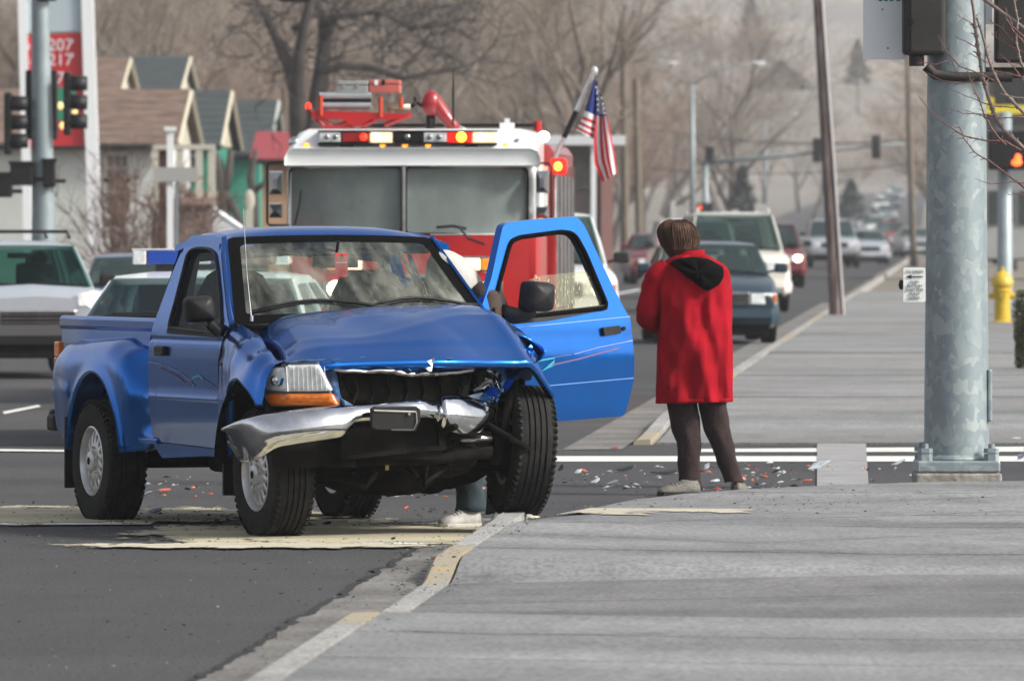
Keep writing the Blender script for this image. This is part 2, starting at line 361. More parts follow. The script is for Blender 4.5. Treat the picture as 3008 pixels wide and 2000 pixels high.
for j in range(len(ysl)-1):
    y0,y1=ysl[j],ysl[j+1]
    for i in range(3):
        xa=(lambda y,i=i: kx(y)+5.2*i-.007*(i>0)); xb=(lambda y,i=i: kx(y)+5.2*(i+1))
        nslab(xa,xb,y0,y1,CONC2 if 36.5<=y0<41 else CONC,random.uniform(-.002,.002))  # ramp slabs coloured darker in place of the slope's weaker reflection
base_pad=None
def slab(x0,x1,y0,y1,m,hf,par=side,kxx=kx):
    mb=MB(); g=.010; q=[]
    for k in range(5):
        y=y0+g+(y1-y0-2*g)*k/4
        a=x0(y)+g; b=x1(y)-g
        q.append([(a,y,-.02),(a,y,hf(y)-.004),(a+.01,y,hf(y)),(b-.01,y,hf(y)),(b,y,hf(y)-.004),(b,y,-.02)])
    mb.loft(q,True,True); return mb.build('slab',m,par)
# far sidewalk beyond the side street
for j,(y0,y1) in enumerate([(67.6,70.5),(70.5,75),(75,80),(80,86),(86,92),(92,99),(99,107),(107,116),(116,126),(126,138),(138,150),(150,165),(165,182),(182,200)]):
    for i in range(2):
        wv=5.0
        xa=(lambda y,i=i: kx(y)+wv*i+(.0 if i else .02)); xb=(lambda y,i=i: kx(y)+wv*(i+1))
        dh=random.uniform(-.012,.012) if j>2 else 0
        slab(xa,xb,y0,y1,CONC3 if j in(0,2,5,6,9,10,12) else CONC,lambda y,dh=dh:smooth([(67.6,.02),(76,.12)],y)+dh)
for a,b,m in [(67.5,69.5,YEL),(69.5,74,KERBM),(74,79,KERBM),(79,84,KERBM),(84,88,KERBM),(88,93,YEL),(93,100,KERBM),(100,108,KERBM),(108,118,KERBM),(118,126,YEL),(126,140,KERBM),(140,150,YEL),(150,170,KERBM),(170,200,KERBM),(200,240,KERBM),(240,300,KERBM),(300,380,KERBM),(380,500,KERBM)]: kpiece(a,b,m,False)
g=MB(); g.loft([[(kx(y)-.62-.08*noise.noise((y,1,1)),y,.008),(kx(y)-.17,y,.010)] for y in [66+1.0*k for k in range(120)]],closed=False); o=g.build('gutter',GUTT,recalc=False); o['kind']='structure'
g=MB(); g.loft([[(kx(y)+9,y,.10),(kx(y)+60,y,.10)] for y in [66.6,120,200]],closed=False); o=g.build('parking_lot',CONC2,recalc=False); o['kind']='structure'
# painted lines
def quad(name,pts,m,z,kind='structure'):
    mb=MB(); P0=[Vector(p) for p in pts]; n=10
    rows=[[tuple(P0[0].lerp(P0[1],t/n)+Vector((0,0,z+.0))),tuple(P0[3].lerp(P0[2],t/n)+Vector((0,0,z)))] for t in range(n+1)]
    mb.loft(rows,closed=False); o=mb.build(name,m,recalc=False); o['kind']=kind; return o
def gl(px,py): v=G(px,py); return (v.x,v.y,0)
lines=[ [gl(1300,1343),gl(3008,1343),gl(3008,1359),gl(1300,1359)],[gl(2040,1322),gl(3008,1315),gl(3008,1330),gl(2040,1331)],
  [gl(-10,1534),gl(460,1534),gl(440,1544),gl(-10,1546)],[gl(-10,1322),gl(200,1325),gl(200,1330),gl(-10,1328)],[gl(8,1212),gl(112,1192),gl(120,1197),gl(12,1219)],
  [gl(850,1588),gl(1345,1585),gl(1330,1602),gl(880,1602)]]
for q in lines: quad('road_marking',q,LINE,.010)
quad('road_marking',[gl(2400,1294),gl(2543,1294),gl(2552,1440),gl(2400,1440)],mat('faded_line_paint',(.30,.30,.30),.8,col2=(.22,.22,.22),scale=3,world=True),.013)
quad('lane_line',[(-6.2+.0585*(200-60),200,0),(-6.0+.0585*(140),200,0),(-6.0+.0585*240,300,0),(-6.2+.0585*240,300,0)],LINE,.012)
# absorbent powder spread by the crash crew
def powder_mat(name,a,b,cov=.5,st=(.5,1.6,1)):
    m=mat(name,a,.95,col2=b,scale=3,detail=10,bump=.6,bscale=40,world=True,stretch=st,lo=.35,hi=.7)
    n=m.node_tree.nodes; L=m.node_tree.links; p=n['Principled BSDF']
    tc=n.new('ShaderNodeTexCoord'); ln=n.new('ShaderNodeVectorMath'); ln.operation='LENGTH'; L.new(tc.outputs['Object'],ln.inputs[0])
    g_=n.new('ShaderNodeNewGeometry'); mp=n.new('ShaderNodeMapping'); mp.inputs['Scale'].default_value=(1.1,.5,1); L.new(g_.outputs['Position'],mp.inputs[0])
    z=n.new('ShaderNodeTexNoise'); z.inputs['Scale'].default_value=2.6; z.inputs['Detail'].default_value=10; z.inputs['Roughness'].default_value=.72; L.new(mp.outputs[0],z.inputs['Vector'])
    s1=n.new('ShaderNodeMath'); s1.operation='SUBTRACT'; s1.inputs[0].default_value=1+cov; L.new(ln.outputs['Value'],s1.inputs[1])
    s0=n.new('ShaderNodeMath'); s0.operation='MULTIPLY_ADD'; s0.inputs[1].default_value=2.6; s0.inputs[2].default_value=-.80; L.new(z.outputs[0],s0.inputs[0]); s2=n.new('ShaderNodeMath'); s2.operation='ADD'; L.new(s1.outputs[0],s2.inputs[0]); L.new(s0.outputs[0],s2.inputs[1])
    r=n.new('ShaderNodeMapRange'); r.inputs[1].default_value=.94; r.inputs[2].default_value=1.10; L.new(s2.outputs[0],r.inputs[0]); L.new(r.outputs[0],p.inputs['Alpha'])
    return m
SANDM=powder_mat('absorbent_powder',(.60,.56,.40),(.30,.27,.19),.44,(.6,1.0,1))
SANDT=powder_mat('thin_powder',(.50,.46,.34),(.36,.34,.28),.30)
def blob(name,cx,cy,rx,ry,m,z,sd):
    mb=MB(); mb.add([(-1.3,-1.3,0),(1.3,-1.3,0),(1.3,1.3,0),(-1.3,1.3,0)],[(0,1,2,3)]); o=mb.build(name,m,recalc=False); o.location=(cx,cy,z); o.scale=(rx,ry,1); o['kind']='stuff'; return o
blob('absorbent_powder',-.9,48.3,1.25,1.9,SANDM,.012,1)
blob('absorbent_powder',-3.0,51.2,2.0,1.5,SANDM,.013,5)
blob('absorbent_powder',-1.4,46.4,1.2,.5,SANDT,.0135,5)
mb=MB(); mb.loft([[((kx(y)-.1+dx-.45)/.9,(y-49.6)/1.7,near_h(kx(y)+dx,y)+.006 if dx>0 else kh(y)+.008) for dx in(-.1,.02,.3,.6,.9,1.3,1.8)] for y in[48.0,48.6,49.2,49.6]],closed=False)
o=mb.build('absorbent_powder',SANDT,recalc=False); o.location=(.55,49.6,0); o.scale=(.9,1.7,1); o['kind']='stuff'

def hcrack(px,dy=0,w=.012,name='pavement_crack'):
    mb=MB(); rows=[]
    pts=[]
    for (a,b),(c_,d_) in zip(px,px[1:]):
        for k in range(10): q=k/10; pts.append((a+(c_-a)*q,b+(d_-b)*q))
    for i,(a,b) in enumerate(pts):
        v=G(a,b); v=Vector((v.x,v.y*(1-.035*.9) if 0 else v.y,0)); yy=v.y-.9*near_h(v.x,v.y)*v.y/H*0+.10*noise.noise((v.x*2.3,b*.05,3))
        ww=w*(.5+1.3*abs(noise.noise((v.x*4,9,b*.1)))); yy=min(yy,E(v.x)-.3); z=near_h(v.x,yy)+.0045; rows.append([(v.x,yy-ww,z),(v.x,yy+ww,z)])
    mb.loft(rows,closed=False); o=mb.build(name,MATS['crack_tar'],recalc=False); o['kind']='structure'
for L_ in ([(1560,1560),(1900,1540),(2300,1528),(3050,1500)],[(1500,1600),(1900,1592),(2500,1570),(3050,1545)],[(1440,1640),(1700,1640),(2200,1655),(2700,1625),(3050,1610)],[(1900,1690),(2300,1676),(2800,1690)],[(2500,1600),(2800,1585),(3050,1590)],[(1150,1930),(1500,1940),(2000,1925)],[(2100,1500),(2500,1492),(3050,1478)]): hcrack(L_)
# ------------------------------------------------------------------ the crashed pickup truck
TR=Frame((-1.62,50.78,0),R(21.8))
truck=thing('pickup_truck','crashed blue pickup truck with crumpled front end, bent chrome bumper and driver door hanging open','pickup truck',TR.O,TR.rz)
T=TR.loc
def wheel(parent,c,r=.355,wd=.235,yaw=0,camber=0,side=-1,rimr=.205,style='slots',name='wheel',detail=True,mr=None):
    """side -1: outer face towards local -y"""
    e=bpy.data.objects.new(name,None); link(e,parent); e.location=c; e.rotation_euler=(camber,0,yaw)
    mb=MB(); h=wd/2
    prof=[(rimr,-h*.86),(rimr+.012,-h*.95),(r*.80,-h*1.02),(r*.93,-h*.96),(r*.985,-h*.80),(r,-h*.62)]
    if detail:
        for q in (-.42,-.14,.14,.42): prof+=[(r,h*(q-.045)),(r-.011,h*(q-.03)),(r-.011,h*(q+.03)),(r,h*(q+.045))]
    prof+=[(r,h*.62),(r*.985,h*.8),(r*.93,h*.96),(r*.8,h*1.02),(rimr+.012,h*.95),(rimr,h*.86)]
    mb.lathe(prof,64 if detail else 24,'y',cap=False)
    if detail:   # shoulder lugs
        for k in range(56):
            a=2*math.pi*k/56
            for sgn in(-1,1):
                M=Matrix.Rotation(-a,3,'Y'); mb.box(M@Vector((r*.967,sgn*h*.84,0)),(.030,.030,.016),M@Euler((0,0,sgn*-.5)).to_matrix())
    mb.build('tyre',RUB,e,smooth=True,auto=30)
    rim=MB(); s=side; f=s*h
    rim.lathe([(rimr,f*.93),(rimr*.96,f*.97),(rimr*.93,f*.9),(rimr*.90,f*.55),(rimr*.88,-f*.8),(rimr,-f*.86)],36,'y',cap=False)
    ro=rim.build('rim',mr or ALU,e,smooth=True,auto=40)
    fm=MB()
    if style=='slots':
        # dished disc with a ring of oval slots
        def fn(u,v):
            q=math.hypot(u,v)/rimr; d=f*(.62+.22*(1-q*q)); return (u,d,v)
        circ=[(rimr*.9*math.cos(2*math.pi*k/48),rimr*.9*math.sin(2*math.pi*k/48)) for k in range(48)]
        holes=[]
        for k in range(14):
            a=2*math.pi*k/14; q=[]
            for j in range(10):
                b=2*math.pi*j/10; rr=rimr*.66+rimr*.155*math.cos(b); tt=a+ (rimr*.075*math.sin(b))/(rimr*.66); q.append((rr*math.cos(tt),rr*math.sin(tt)))
            holes.append(q)
        panel(fm,circ,holes,fn,.03)
        fm.build('rim_face',mr or ALU,ro,smooth=True,solid=.012)
        d=MB(); d.lathe([(rimr*.86,f*.38),(.01,f*.4)],24,'y'); d.build('brake_drum',DARK,ro)
        hb=MB(); hb.lathe([(.062,f*.6),(.060,f*.98),(.05,f*1.06),(.028,f*1.08)],20,'y')
        for k in range(5):
            a=2*math.pi*k/5+.3; hb.cyl((.078*math.cos(a),f*.75,.078*math.sin(a)),(.078*math.cos(a),f*.93,.078*math.sin(a)),.011,6)
        hb.build('hub_cap',ALU,ro,smooth=True,auto=40)
        hh=MB(); hh.cyl((0,f*1.07,0),(0,f*1.10,0),.022,12); hh.build('hub_centre',DARK,ro)
    else:
        fm.lathe([(rimr*.9,f*.7),(rimr*.55,f*.78),(rimr*.25,f*.85)],20,'y'); fm.build('rim_face',mr or ALU,ro,smooth=True)
    return e
wheel(truck,(0,-.79,.352),yaw=0)
wheel(truck,(2.83,-.81,.352),yaw=R(1),camber=R(1.5))
wheel(truck,(0,.70,.352),side=1)
wl=wheel(truck,(2.84,.665,.475),yaw=R(-7),camber=R(-4),side=1,r=.36)
tag(wl,'front wheel knocked askew up on the kerb')
BX=mat('bed_floor',(.02,.03,.05),.7)
# --- cargo bed (narrow box) with bulging step-side fenders
bed=MB()
def bedsec(x,y,s): # cross-section of side wall at station
    return [(x,s*.66,1.185),(x,s*.70,1.19),(x,s*.715,1.175),(x,s*.715,1.125),(x,s*.695,1.115),(x,s*.70,1.06),(x,s*.71,.8),(x,s*.71,.6),(x,s*.69,.5),(x,s*.66,.5)]
xs=[-1.17,-1.12,-.6,0,.5,.86]
for s in(-1,1):
    rows=[bedsec(x,0,s) for x in xs]
    rows[0]=[(p[0]+.03,p[1]*.985,p[2]-.015) for p in rows[0]]
    bed.loft(rows,True,True)
bed.b2((-1.18,-.66,.5),(-1.13,.66,1.15)); bed.b2((.82,-.67,.5),(.86,.67,1.16))
bo=bed.build('cargo_bed',BLUE,truck,smooth=True,auto=35,bevel=.006)
box('bed_floor',(-.1,0,.62),(1.85,1.35,.05),BX,truck)
def rear_fender(s):
    mb=MB(); x0,x1=-.98,.93; AC,AR=0.0,.455
    def arch(x):
        d=AR**2-(x-AC)**2; return (.40+math.sqrt(d)*1.03) if d>0 else None
    st=[]; nx=44
    def topz(x): return smooth([(-.98,.86),(-.88,1.0),(-.70,1.055),(.15,1.075),(.42,1.03),(.56,.90),(.66,.82),(.93,.80)],x)
    def outy(x): return smooth([(-.98,.80),(-.8,.86),(-.5,.885),(.35,.885),(.52,.86),(.62,.80),(.75,.795),(.93,.785)],x)
    rows=[]
    xsx=sorted(set([x0+(x1-x0)*k/nx for k in range(nx+1)]+[-.4549,.4549]))
    for x in xsx:
        zt=topz(x); yo=outy(x); a=arch(x); zb=a if a else smooth([(-.98,.56),(-.5,.42),(.46,.42),(.93,.47)],x)
        col=[]
        for k in range(15):
            t=k/14; z=zt-(zt-zb)*t
            dz=zt-z; q=min(1,dz/.17); y=.70+(yo-.70)*math.sqrt(max(0,1-(1-q)**2))
            if a:  # raised flare lip around the arch
                dd=max(0,1-(z-a)/.11); y+=.022*dd*dd
            else:
                # below the side crease the panel tucks in
                y-=.03*min(1,max(0,(.73-z)/.28))
                if x>.62: y-= .05*math.exp(-((z-.60)/.075)**2)*min(1,(x-.62)/.12) - .02*math.exp(-((z-.50)/.03)**2)
            y+=.012*math.exp(-((z-.745)/.014)**2) if (not a and abs(z-.745)<.06) else 0
            col.append((x,s*y,z))
        col.append((x,s*(col[-1][1]*s-.03),zb-.004)); col.append((x,s*(.72),zb))
        rows.append(col)
    mb.loft(rows,closed=False)
    o=mb.build('rear_fender',BLUE,truck,smooth=True,recalc=True,solid=.0)
    w=MB(); arc=[(.475*math.cos(math.pi*k/16),.42+.475*math.sin(math.pi*k/16)*.99) for k in range(17)]
    w.loft([[(x,s*.865,z) for x,z in arc],[(x,s*.55,z) for x,z in arc]],closed=False); w.b2((-.5,s*.54,.4),(.5,s*.56,.9)); w.build('wheel_well',DARK,truck)
for s in(-1,1): rear_fender(s)
st=MB(); st.b2((.60,-.82,.485),(.92,-.70,.50)); st.b2((.60,-.825,.47),(.92,-.80,.50)); st.build('side_step',BLUE,truck,bevel=.006)
tl=MB(); tl.b2((-1.16,-.70,.80),(-1.06,-.74,.94)); t1=tl.build('tail_light',LRED,truck,bevel=.01)
box('tail_light_amber',(-1.11,-.722,.988),(.09,.035,.09),AMBER,truck,bevel=.008)
box('tail_light_white',(-1.11,-.727,.765),(.08,.03,.06),LENS,truck,bevel=.008)
rb=MB(); rb.b2((-1.26,-.74,.52),(-1.18,.74,.63)); rb.b2((-1.24,-.76,.50),(-1.10,-.70,.60)); rb.build('rear_bumper',BLACK,truck,bevel=.02)
box('hitch_receiver',(-1.15,0,.36),(.2,.1,.1),DARK,truck)
for a,b in (((-.52,-.89,.18),(-.50,-.64,.60)),((-.52,.60,.18),(-.50,.85,.60)),((2.33,-.93,.22),(2.35,-.70,.60))): MB().b2(a,b).build('mud_flap',BLACK,truck)
# --- cab
def yd(z):   # side surface of the cab (half width) by height
    if z<1.0: return smooth([(.42,.805),(.72,.845),(1.0,.85)],z)
    q=z-1.0; return .85-.56*q*q if q<.30 else .85-.56*.09-.336*(q-.30)-.25*max(0,q-.5)**2
def onside(pts,s=-1,k=0):
    out=[]
    for px,py in pts:
        z=1.0
        for _ in range(6): v=T(px,py,'y',s*yd(z)+k); z=v.z
        out.append((v.x,v.z))
    return out
dout=[(452,985),(473,952),(507,850),(548,705),(566,692),(632,691),(654,703),(663,747),(671,850),(688,938),(660,980),(648,1020),(640,1060),(640,1110),(648,1190),(668,1270),(690,1322),(600,1312),(470,1297),(462,1240),(457,1170)]
dwin=[(497,962),(515,895),(543,785),(553,745),(568,732),(590,729),(618,733),(634,746),(641,790),(650,880),(654,948),(640,980)]
D2=onside(dout); W2=onside(dwin)
def seamfn(s,off=0): return lambda u,v: (u,s*(yd(v)+off+.006*math.exp(-((v-.745)/.012)**2)-.008*math.exp(-((v-1.075)/.008)**2)),v)
D2r=rnd_poly(D2,.02,2)
mb=MB(); panel(mb,D2r,[rnd_poly(W2,.03,3)],seamfn(-1),.04,(.745,1.075))
door=mb.build('door',BLUE,truck,smooth=True,solid=0,recalc=False); tag(door,'closed passenger door with faded stripe')
mb=MB(); panel(mb,rnd_poly(W2,.03,3),[],seamfn(-1,-.02),.08); mb.build('door_glass',GLS2,door,smooth=True,recalc=False)
def ringseal(name,poly,s,parent,wd=.018,m=BLACK,off=.003):
    pts=[(u,s*(yd(v)+off),v) for u,v in rnd_poly(poly,.03,3)]; pts.append(pts[0]); pts.append(pts[1])
    mb=MB(); mb.tube(pts,wd/2,6,False); return mb.build(name,m,parent,smooth=True)
ringseal('window_seal',W2,-1,door,.022)
mb=MB(); a=T(492,972,'y',-.84); b=T(655,985,'y',-.83); mb.box((a+b)/2+Vector((0,-.0,0)),((b-a).length,.02,.03),(0,-math.atan2((b-a).z,(b-a).x),0)); mb.build('belt_moulding',BLACK,door)
hd=MB(); c=T(472,1030,'y',-.86); hd.box(c,(.16,.035,.055)); hd.box(c+Vector((.0,-.012,-.02)),(.13,.02,.02)); hd.build('door_handle',BLACK,door,bevel=.012)
# faded decals on the doors
DP=mat('faded_pink_stripe',(.12,.07,.20),.5); DT=mat('teal_stripe',(.02,.28,.36),.4); DW=mat('pale_stripe',(.22,.24,.42),.4)
def ribbon(name,pts,wd,m,fn,parent):
    mb=MB(); rows=[]
    for i,p in enumerate(pts):
        w=wd[i] if hasattr(wd,'__len__') else wd; rows.append([fn(p[0],p[1]+w/2),fn(p[0],p[1]-w/2)])
    mb.loft(rows,closed=False); return mb.build(name,m,parent)
def dens2(pts,n=8):
    o=[]
    for a,b in zip(pts,pts[1:]):
        for k in range(n): t=k/n; o.append((a[0]+(b[0]-a[0])*t,a[1]+(b[1]-a[1])*t))
    return o+[pts[-1]]
sf=seamfn(-1,.004)
def dl(pts): return dens2(onside(pts))
for z_ in(.752,1.086): ribbon('pin_highlight',[(x_,z_) for x_ in(1.02,1.3,1.6,1.9,2.02)],.006,mat('side_crease_highlight',(.04,.13,.38),.3),sf,door)  # highlight along each door crease painted as a pale ribbon
ribbon('door_stripe',dl([(436,1064),(470,1068),(530,1092),(560,1118)]),.006,DW,sf,door)
ribbon('door_stripe',dl([(470,1082),(520,1105),(548,1128),(566,1122)]),.012,DP,sf,door)
ribbon('door_stripe',dl([(566,1110),(585,1104),(598,1112)]),.016,DT,sf,door)
ribbon('door_stripe',dl([(562,1118),(572,1135)]),.010,DT,sf,door)
ribbon('door_stripe',dl([(600,1114),(620,1125),(640,1142)]),.005,DP,sf,door)
# mirrors
def mirror(parent,c,s,yaw,sc=.92,name='side_mirror'):
    mb=MB(); M=Euler((0,0,yaw)).to_matrix(); c=Vector(c)
    q=rnd_poly([(-.10*sc,-.075*sc),(.085*sc,-.085*sc),(.10*sc,.07*sc),(-.075*sc,.085*sc)],.035*sc,4)
    rings=[]
    for x,k in [(-.055*sc,.93),(-.05*sc,1),(0,1),(.04*sc,.9),(.065*sc,.6),(.075*sc,.1)]:
        rings.append([c+M@Vector((x,p[0]*k*s,p[1]*k)) for p in q])
    mb.loft(rings,True,True); o=mb.build(name,BLACK,parent,smooth=True,auto=50)
    g=MB(); g.add([c+M@Vector((-.057*sc,p[0]*.9*s,p[1]*.9)) for p in q],[tuple(range(len(q)))]); g.build('mirror_glass',CHROME,o)
    return o
mc=T(588,908,'y',-1.0)
mirror(door,mc,-1,R(-6))
ar=MB(); ar.tube([mc+Vector((0,.05,-.08)),mc+Vector((-.0,.10,-.125)),T(650,965,'y',-.835)],[.028,.03,.03],8)
panel(ar,onside([(600,980),(652,990),(655,955),(648,930)]),[],lambda u,v:(u,-yd(v)-.012,v),.05); ar.build('mirror_arm',BLACK,door,smooth=True,auto=40)
# cab shell: rear pillar strip, roof, a-pillars, rocker, back wall
cab=MB()
cs=onside([(432,1000),(440,965),(462,905),(500,800),(545,700),(549,702),(508,850),(474,954),(456,985),(461,1170),(466,1240),(474,1300),(680,1326),(690,1335),(470,1345),(445,1310),(432,1200),(428,1100)])
for s in(-1,1): panel(cab,cs,[],seamfn(s,-.014),.03,(.745,1.075))
fz=onside([(655,700),(664,747),(673,850),(690,938),(708,925),(690,820),(676,735),(668,712)])
# windscreen corners (local)
wtr=Vector((1.64,-.655,1.655)); wtl=Vector((1.64,.58,1.655)); wbr=Vector((2.24,-.825,1.165)); wbl=Vector((2.24,.70,1.195))
ytop=yd(1.66)
for s,t,b in((-1,wtr,wbr),(1,wtl,wbl)):
    n=8; rows=[]
    for k in range(n+1):
        q=k/n; p=t.lerp(b,q); zz=p.z; yo=s*(yd(zz)) if s<0 else p.y+.028
        rows.append([(p.x-.06-.0*q,yo*1.0,zz-.01),(p.x-.015,yo*1.01,zz+.005),(p.x+.02,p.y+(yo-p.y)*.45,zz+.012),(p.x+.012,p.y,zz+.008),(p.x-.03,p.y,zz-.02)])
    cab.loft(rows,True,True)
# roof
rf=[]; ys=[-1,-.93,-.8,-.55,-.25,0,.25,.55,.8,.93,1]
for x,z0,hw in [(.86,1.60,.62),(.90,1.655,.625),(.98,1.70,.625),(1.15,1.722,.615),(1.4,1.722,.605),(1.56,1.705,.60),(1.64,1.672,.59),(1.665,1.652,.585)]:
    r=[]
    for q in ys:
        zz=z0-.055*abs(q)**3.2; r.append((x,q*hw,zz))
    r+= [(x,.93*hw*.98,z0-.085),(x,0,z0-.05),(x,-.93*hw*.98,z0-.085)]
    rf.append(r)
cab.loft(rf,True,True)
# roof side rails down to the door tops
for s in(-1,1):
    rows=[]
    for x in[.9,1.1,1.3,1.5,1.64]:
        z0=interp([(.86,1.60),(.9,1.63),(1.15,1.675),(1.4,1.675),(1.64,1.64)],x)
        rows.append([(x,s*.60,z0+.012),(x,s*(yd(z0-.03)+.004),z0-.02),(x,s*(yd(z0-.06)),z0-.06),(x,s*.56,z0-.04)])
    cab.loft(rows,True,True)
# back wall with rear window
bw=[(-.80,.55),(.80,.55),(.82,1.15),(.66,1.62),(.5,1.68),(-.5,1.68),(-.66,1.62),(-.82,1.15)]
rw=[(-.62,1.13),(.62,1.13),(.54,1.60),(-.54,1.60)]
xb=lambda v: .86+.0*v+max(0,(v-1.2))*.08
panel(cab,bw,[rnd_poly(rw,.05,4)],lambda u,v:(xb(v),u,v),.08)
cab.b2((.9,-.78,.42),(2.2,.78,.47)); cab.b2((2.14,-.74,.5),(2.18,.74,1.1))
co_=cab.build('cab',BLUE,truck,smooth=True,auto=38)
mb=MB(); panel(mb,rnd_poly(rw,.05,4),[],lambda u,v:(xb(v)-.005,u,v),.2); mb.build('rear_window',GLS2,co_)
# headliner and inner dark frame
mb=MB(); mb.b2((.90,-.60,1.565),(1.63,.58,1.585)); panel(mb,[(-.76,1.0),(.76,1.0),(.60,1.58),(-.60,1.58)],[rnd_poly(rw,.05,4)],lambda u,v:(xb(v)+.02,u,v),.1); mb.build('headliner',mat('grey_cloth',(.28,.30,.28),.9,col2=(.22,.24,.22),scale=30),co_)
# windscreen with a black band
def wsf(u,v,off=0):  # u 0..1 right->left, v 0 bottom..1 top
    b=wbr.lerp(wbl,u); t=wtr.lerp(wtl,u); p=b.lerp(t,v); bow=4*u*(1-u); return p+Vector((.10*bow*(1-.4*v)+off,0,.015*bow+off*.6))
def wgrid(mb,u0,u1,v0,v1,off=0,n=14,m=6):
    mb.loft([[tuple(wsf(u0+(u1-u0)*i/n,v0+(v1-v0)*j/m,off)) for i in range(n+1)] for j in range(m+1)],closed=False)
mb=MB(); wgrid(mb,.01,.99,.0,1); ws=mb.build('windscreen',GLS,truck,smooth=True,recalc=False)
mb=MB()
inn=rnd_poly([(.045,.10),(.955,.10),(.945,.92),(.055,.92)],.05,4)
panel(mb,rnd_poly([(.0,.0),(1,.0),(1,1),(0,1)],.04,3),[inn],lambda u,v:tuple(wsf(u,v,.004)),.06); mb.build('windscreen_seal',SEALM,ws,recalc=False)
cr=MB(); random.seed(5)     # cracks in the glass near the driver
cc=(.80,.30)
for k in range(4):
    a=1.1+k*1.5; p=cc; L=random.uniform(.10,.26); pts=[wsf(p[0],p[1],.005)]
    for j in range(4): a+=random.uniform(-.3,.3); p=(p[0]+math.cos(a)*L/4*.5,p[1]+math.sin(a)*L/4*1.3); pts.append(wsf(p[0],min(.95,max(.05,p[1])),.005))
    cr.tube(pts,.0005,3)
cr.build('crack',mat('cracked_glass',(.7,.65,.5),.2),ws)
# dash, seats, wheel, rear view mirror
mb=MB(); mb.loft([[(2.30,y,1.14-.03*abs(y)),(2.12,y,1.19),(1.9,y,1.15),(1.86,y,1.0),(1.95,y,.8)] for y in[-.74,-.4,0,.3,.5,.74]],closed=False); mb.ball((1.97,.38,1.17),(.12,.2,.06)); mb.build('dashboard',mat('dash_vinyl',(.17,.21,.19),.6,col2=(.12,.15,.14),scale=8),truck,smooth=True)
SEAT=mat('seat_cloth',(.018,.018,.02),.95,col2=(.03,.03,.034),scale=40)
for y in(-.42,.40):
    mb=MB(); mb.loft([[(x-.02*k+.12*0,y+dy*w_,z) for dy in(-1,-.7,0,.7,1) for k in(0,)] for x,z,w_ in[(1.28,.75,.27),(1.2,1.0,.27),(1.14,1.2,.25),(1.1,1.34,.21),(1.09,1.44,.15),(1.09,1.47,.10)]],closed=False)
    mb.loft([[(x+.10,y+dy*w_,z) for dy in(-1,-.7,0,.7,1)] for x,z,w_ in[(1.28,.75,.27),(1.2,1.0,.27),(1.14,1.2,.25),(1.1,1.34,.21),(1.09,1.44,.15),(1.05,1.47,.10)]],closed=False)
    mb.box((1.45,y,.74),(.5,.54,.16)); mb.build('seat',SEAT,truck,smooth=True,solid=.02)
mb=MB(); c=Vector((1.80,.38,1.14)); M=Euler((0,R(-62),0)).to_matrix()
mb.tube([c+M@Vector((.19*math.cos(2*math.pi*k/24),.19*math.sin(2*math.pi*k/24),0)) for k in range(26)],.014,8,False); mb.tube([c+M@Vector((0,-.18,0)),c,c+M@Vector((0,.18,0))],.014,6); mb.tube([c,c+Vector((.3,0,-.1))],.03,8); mb.build('steering_wheel',BLACK,truck,smooth=True)
mb=MB(); p=T(985,770,'x',1.80); mb.box(p,(.03,.27,.065)); mb.tube([p,p+Vector((.05,0,.12))],.01,6); mb.build('rear_view_mirror',BLACK,truck,bevel=.015)
sb=MB(); sb.tube([(1.0,.52,1.55),(1.15,.50,1.2),(1.3,.42,.9)],.02,4); sb.build('seat_belt',BLACK,truck)
sb=MB(); sb.tube([wsf(.855,.97,-.1),wsf(.87,.6,-.14),wsf(.90,.15,-.2)],.012,5); sb.build('seat_belt',BLACK,truck,smooth=True)
# wipers
for u0,u1,v0,v1 in((.06,.60,.085,.16),(.53,.985,.10,.17)):
    mb=MB()
    pts=[wsf(u0+(u1-u0)*t,(v0+.045)+(.10 if u0<.3 else .09)*math.sin(math.pi*min(1,t*1.1))*.9,.022) for t in[0,.15,.3,.45,.6,.75,.9,1]]
    mb.tube(pts,[.004,.007,.009,.01,.011,.011,.012,.012],6)
    b2=[wsf(u0+(u1-u0)*t,(v0+.030)+(.10 if u0<.3 else .09)*math.sin(math.pi*min(1,t*1.1))*.9,.012) for t in[0,.15,.3,.45,.6]]
    mb.tube(b2,.0065,5); mb.build('wiper',BLACK,truck,smooth=True)
mb=MB(); a=T(739,938,'x',2.33); mb.tube([a,a+Vector((-.06,-.005,.25)),a+Vector((-.11,-.01,.62))],[.004,.0022,.0016],6); mb.cyl(a+Vector((0,0,-.01)),a+Vector((0,0,.02)),.010,8); mb.build('aerial',STEEL,truck)
# cowl
mb=MB(); mb.loft([[(2.22,y,1.165+.03*(y>0)*y),(2.32+.09*(1-(y/.75)**2),y,1.165+.02*(1-(y/.75)**2))] for y in[-.76+.152*k for k in range(11)]],closed=False); mb.build('cowl_grille',SEALM,truck,solid=.01)
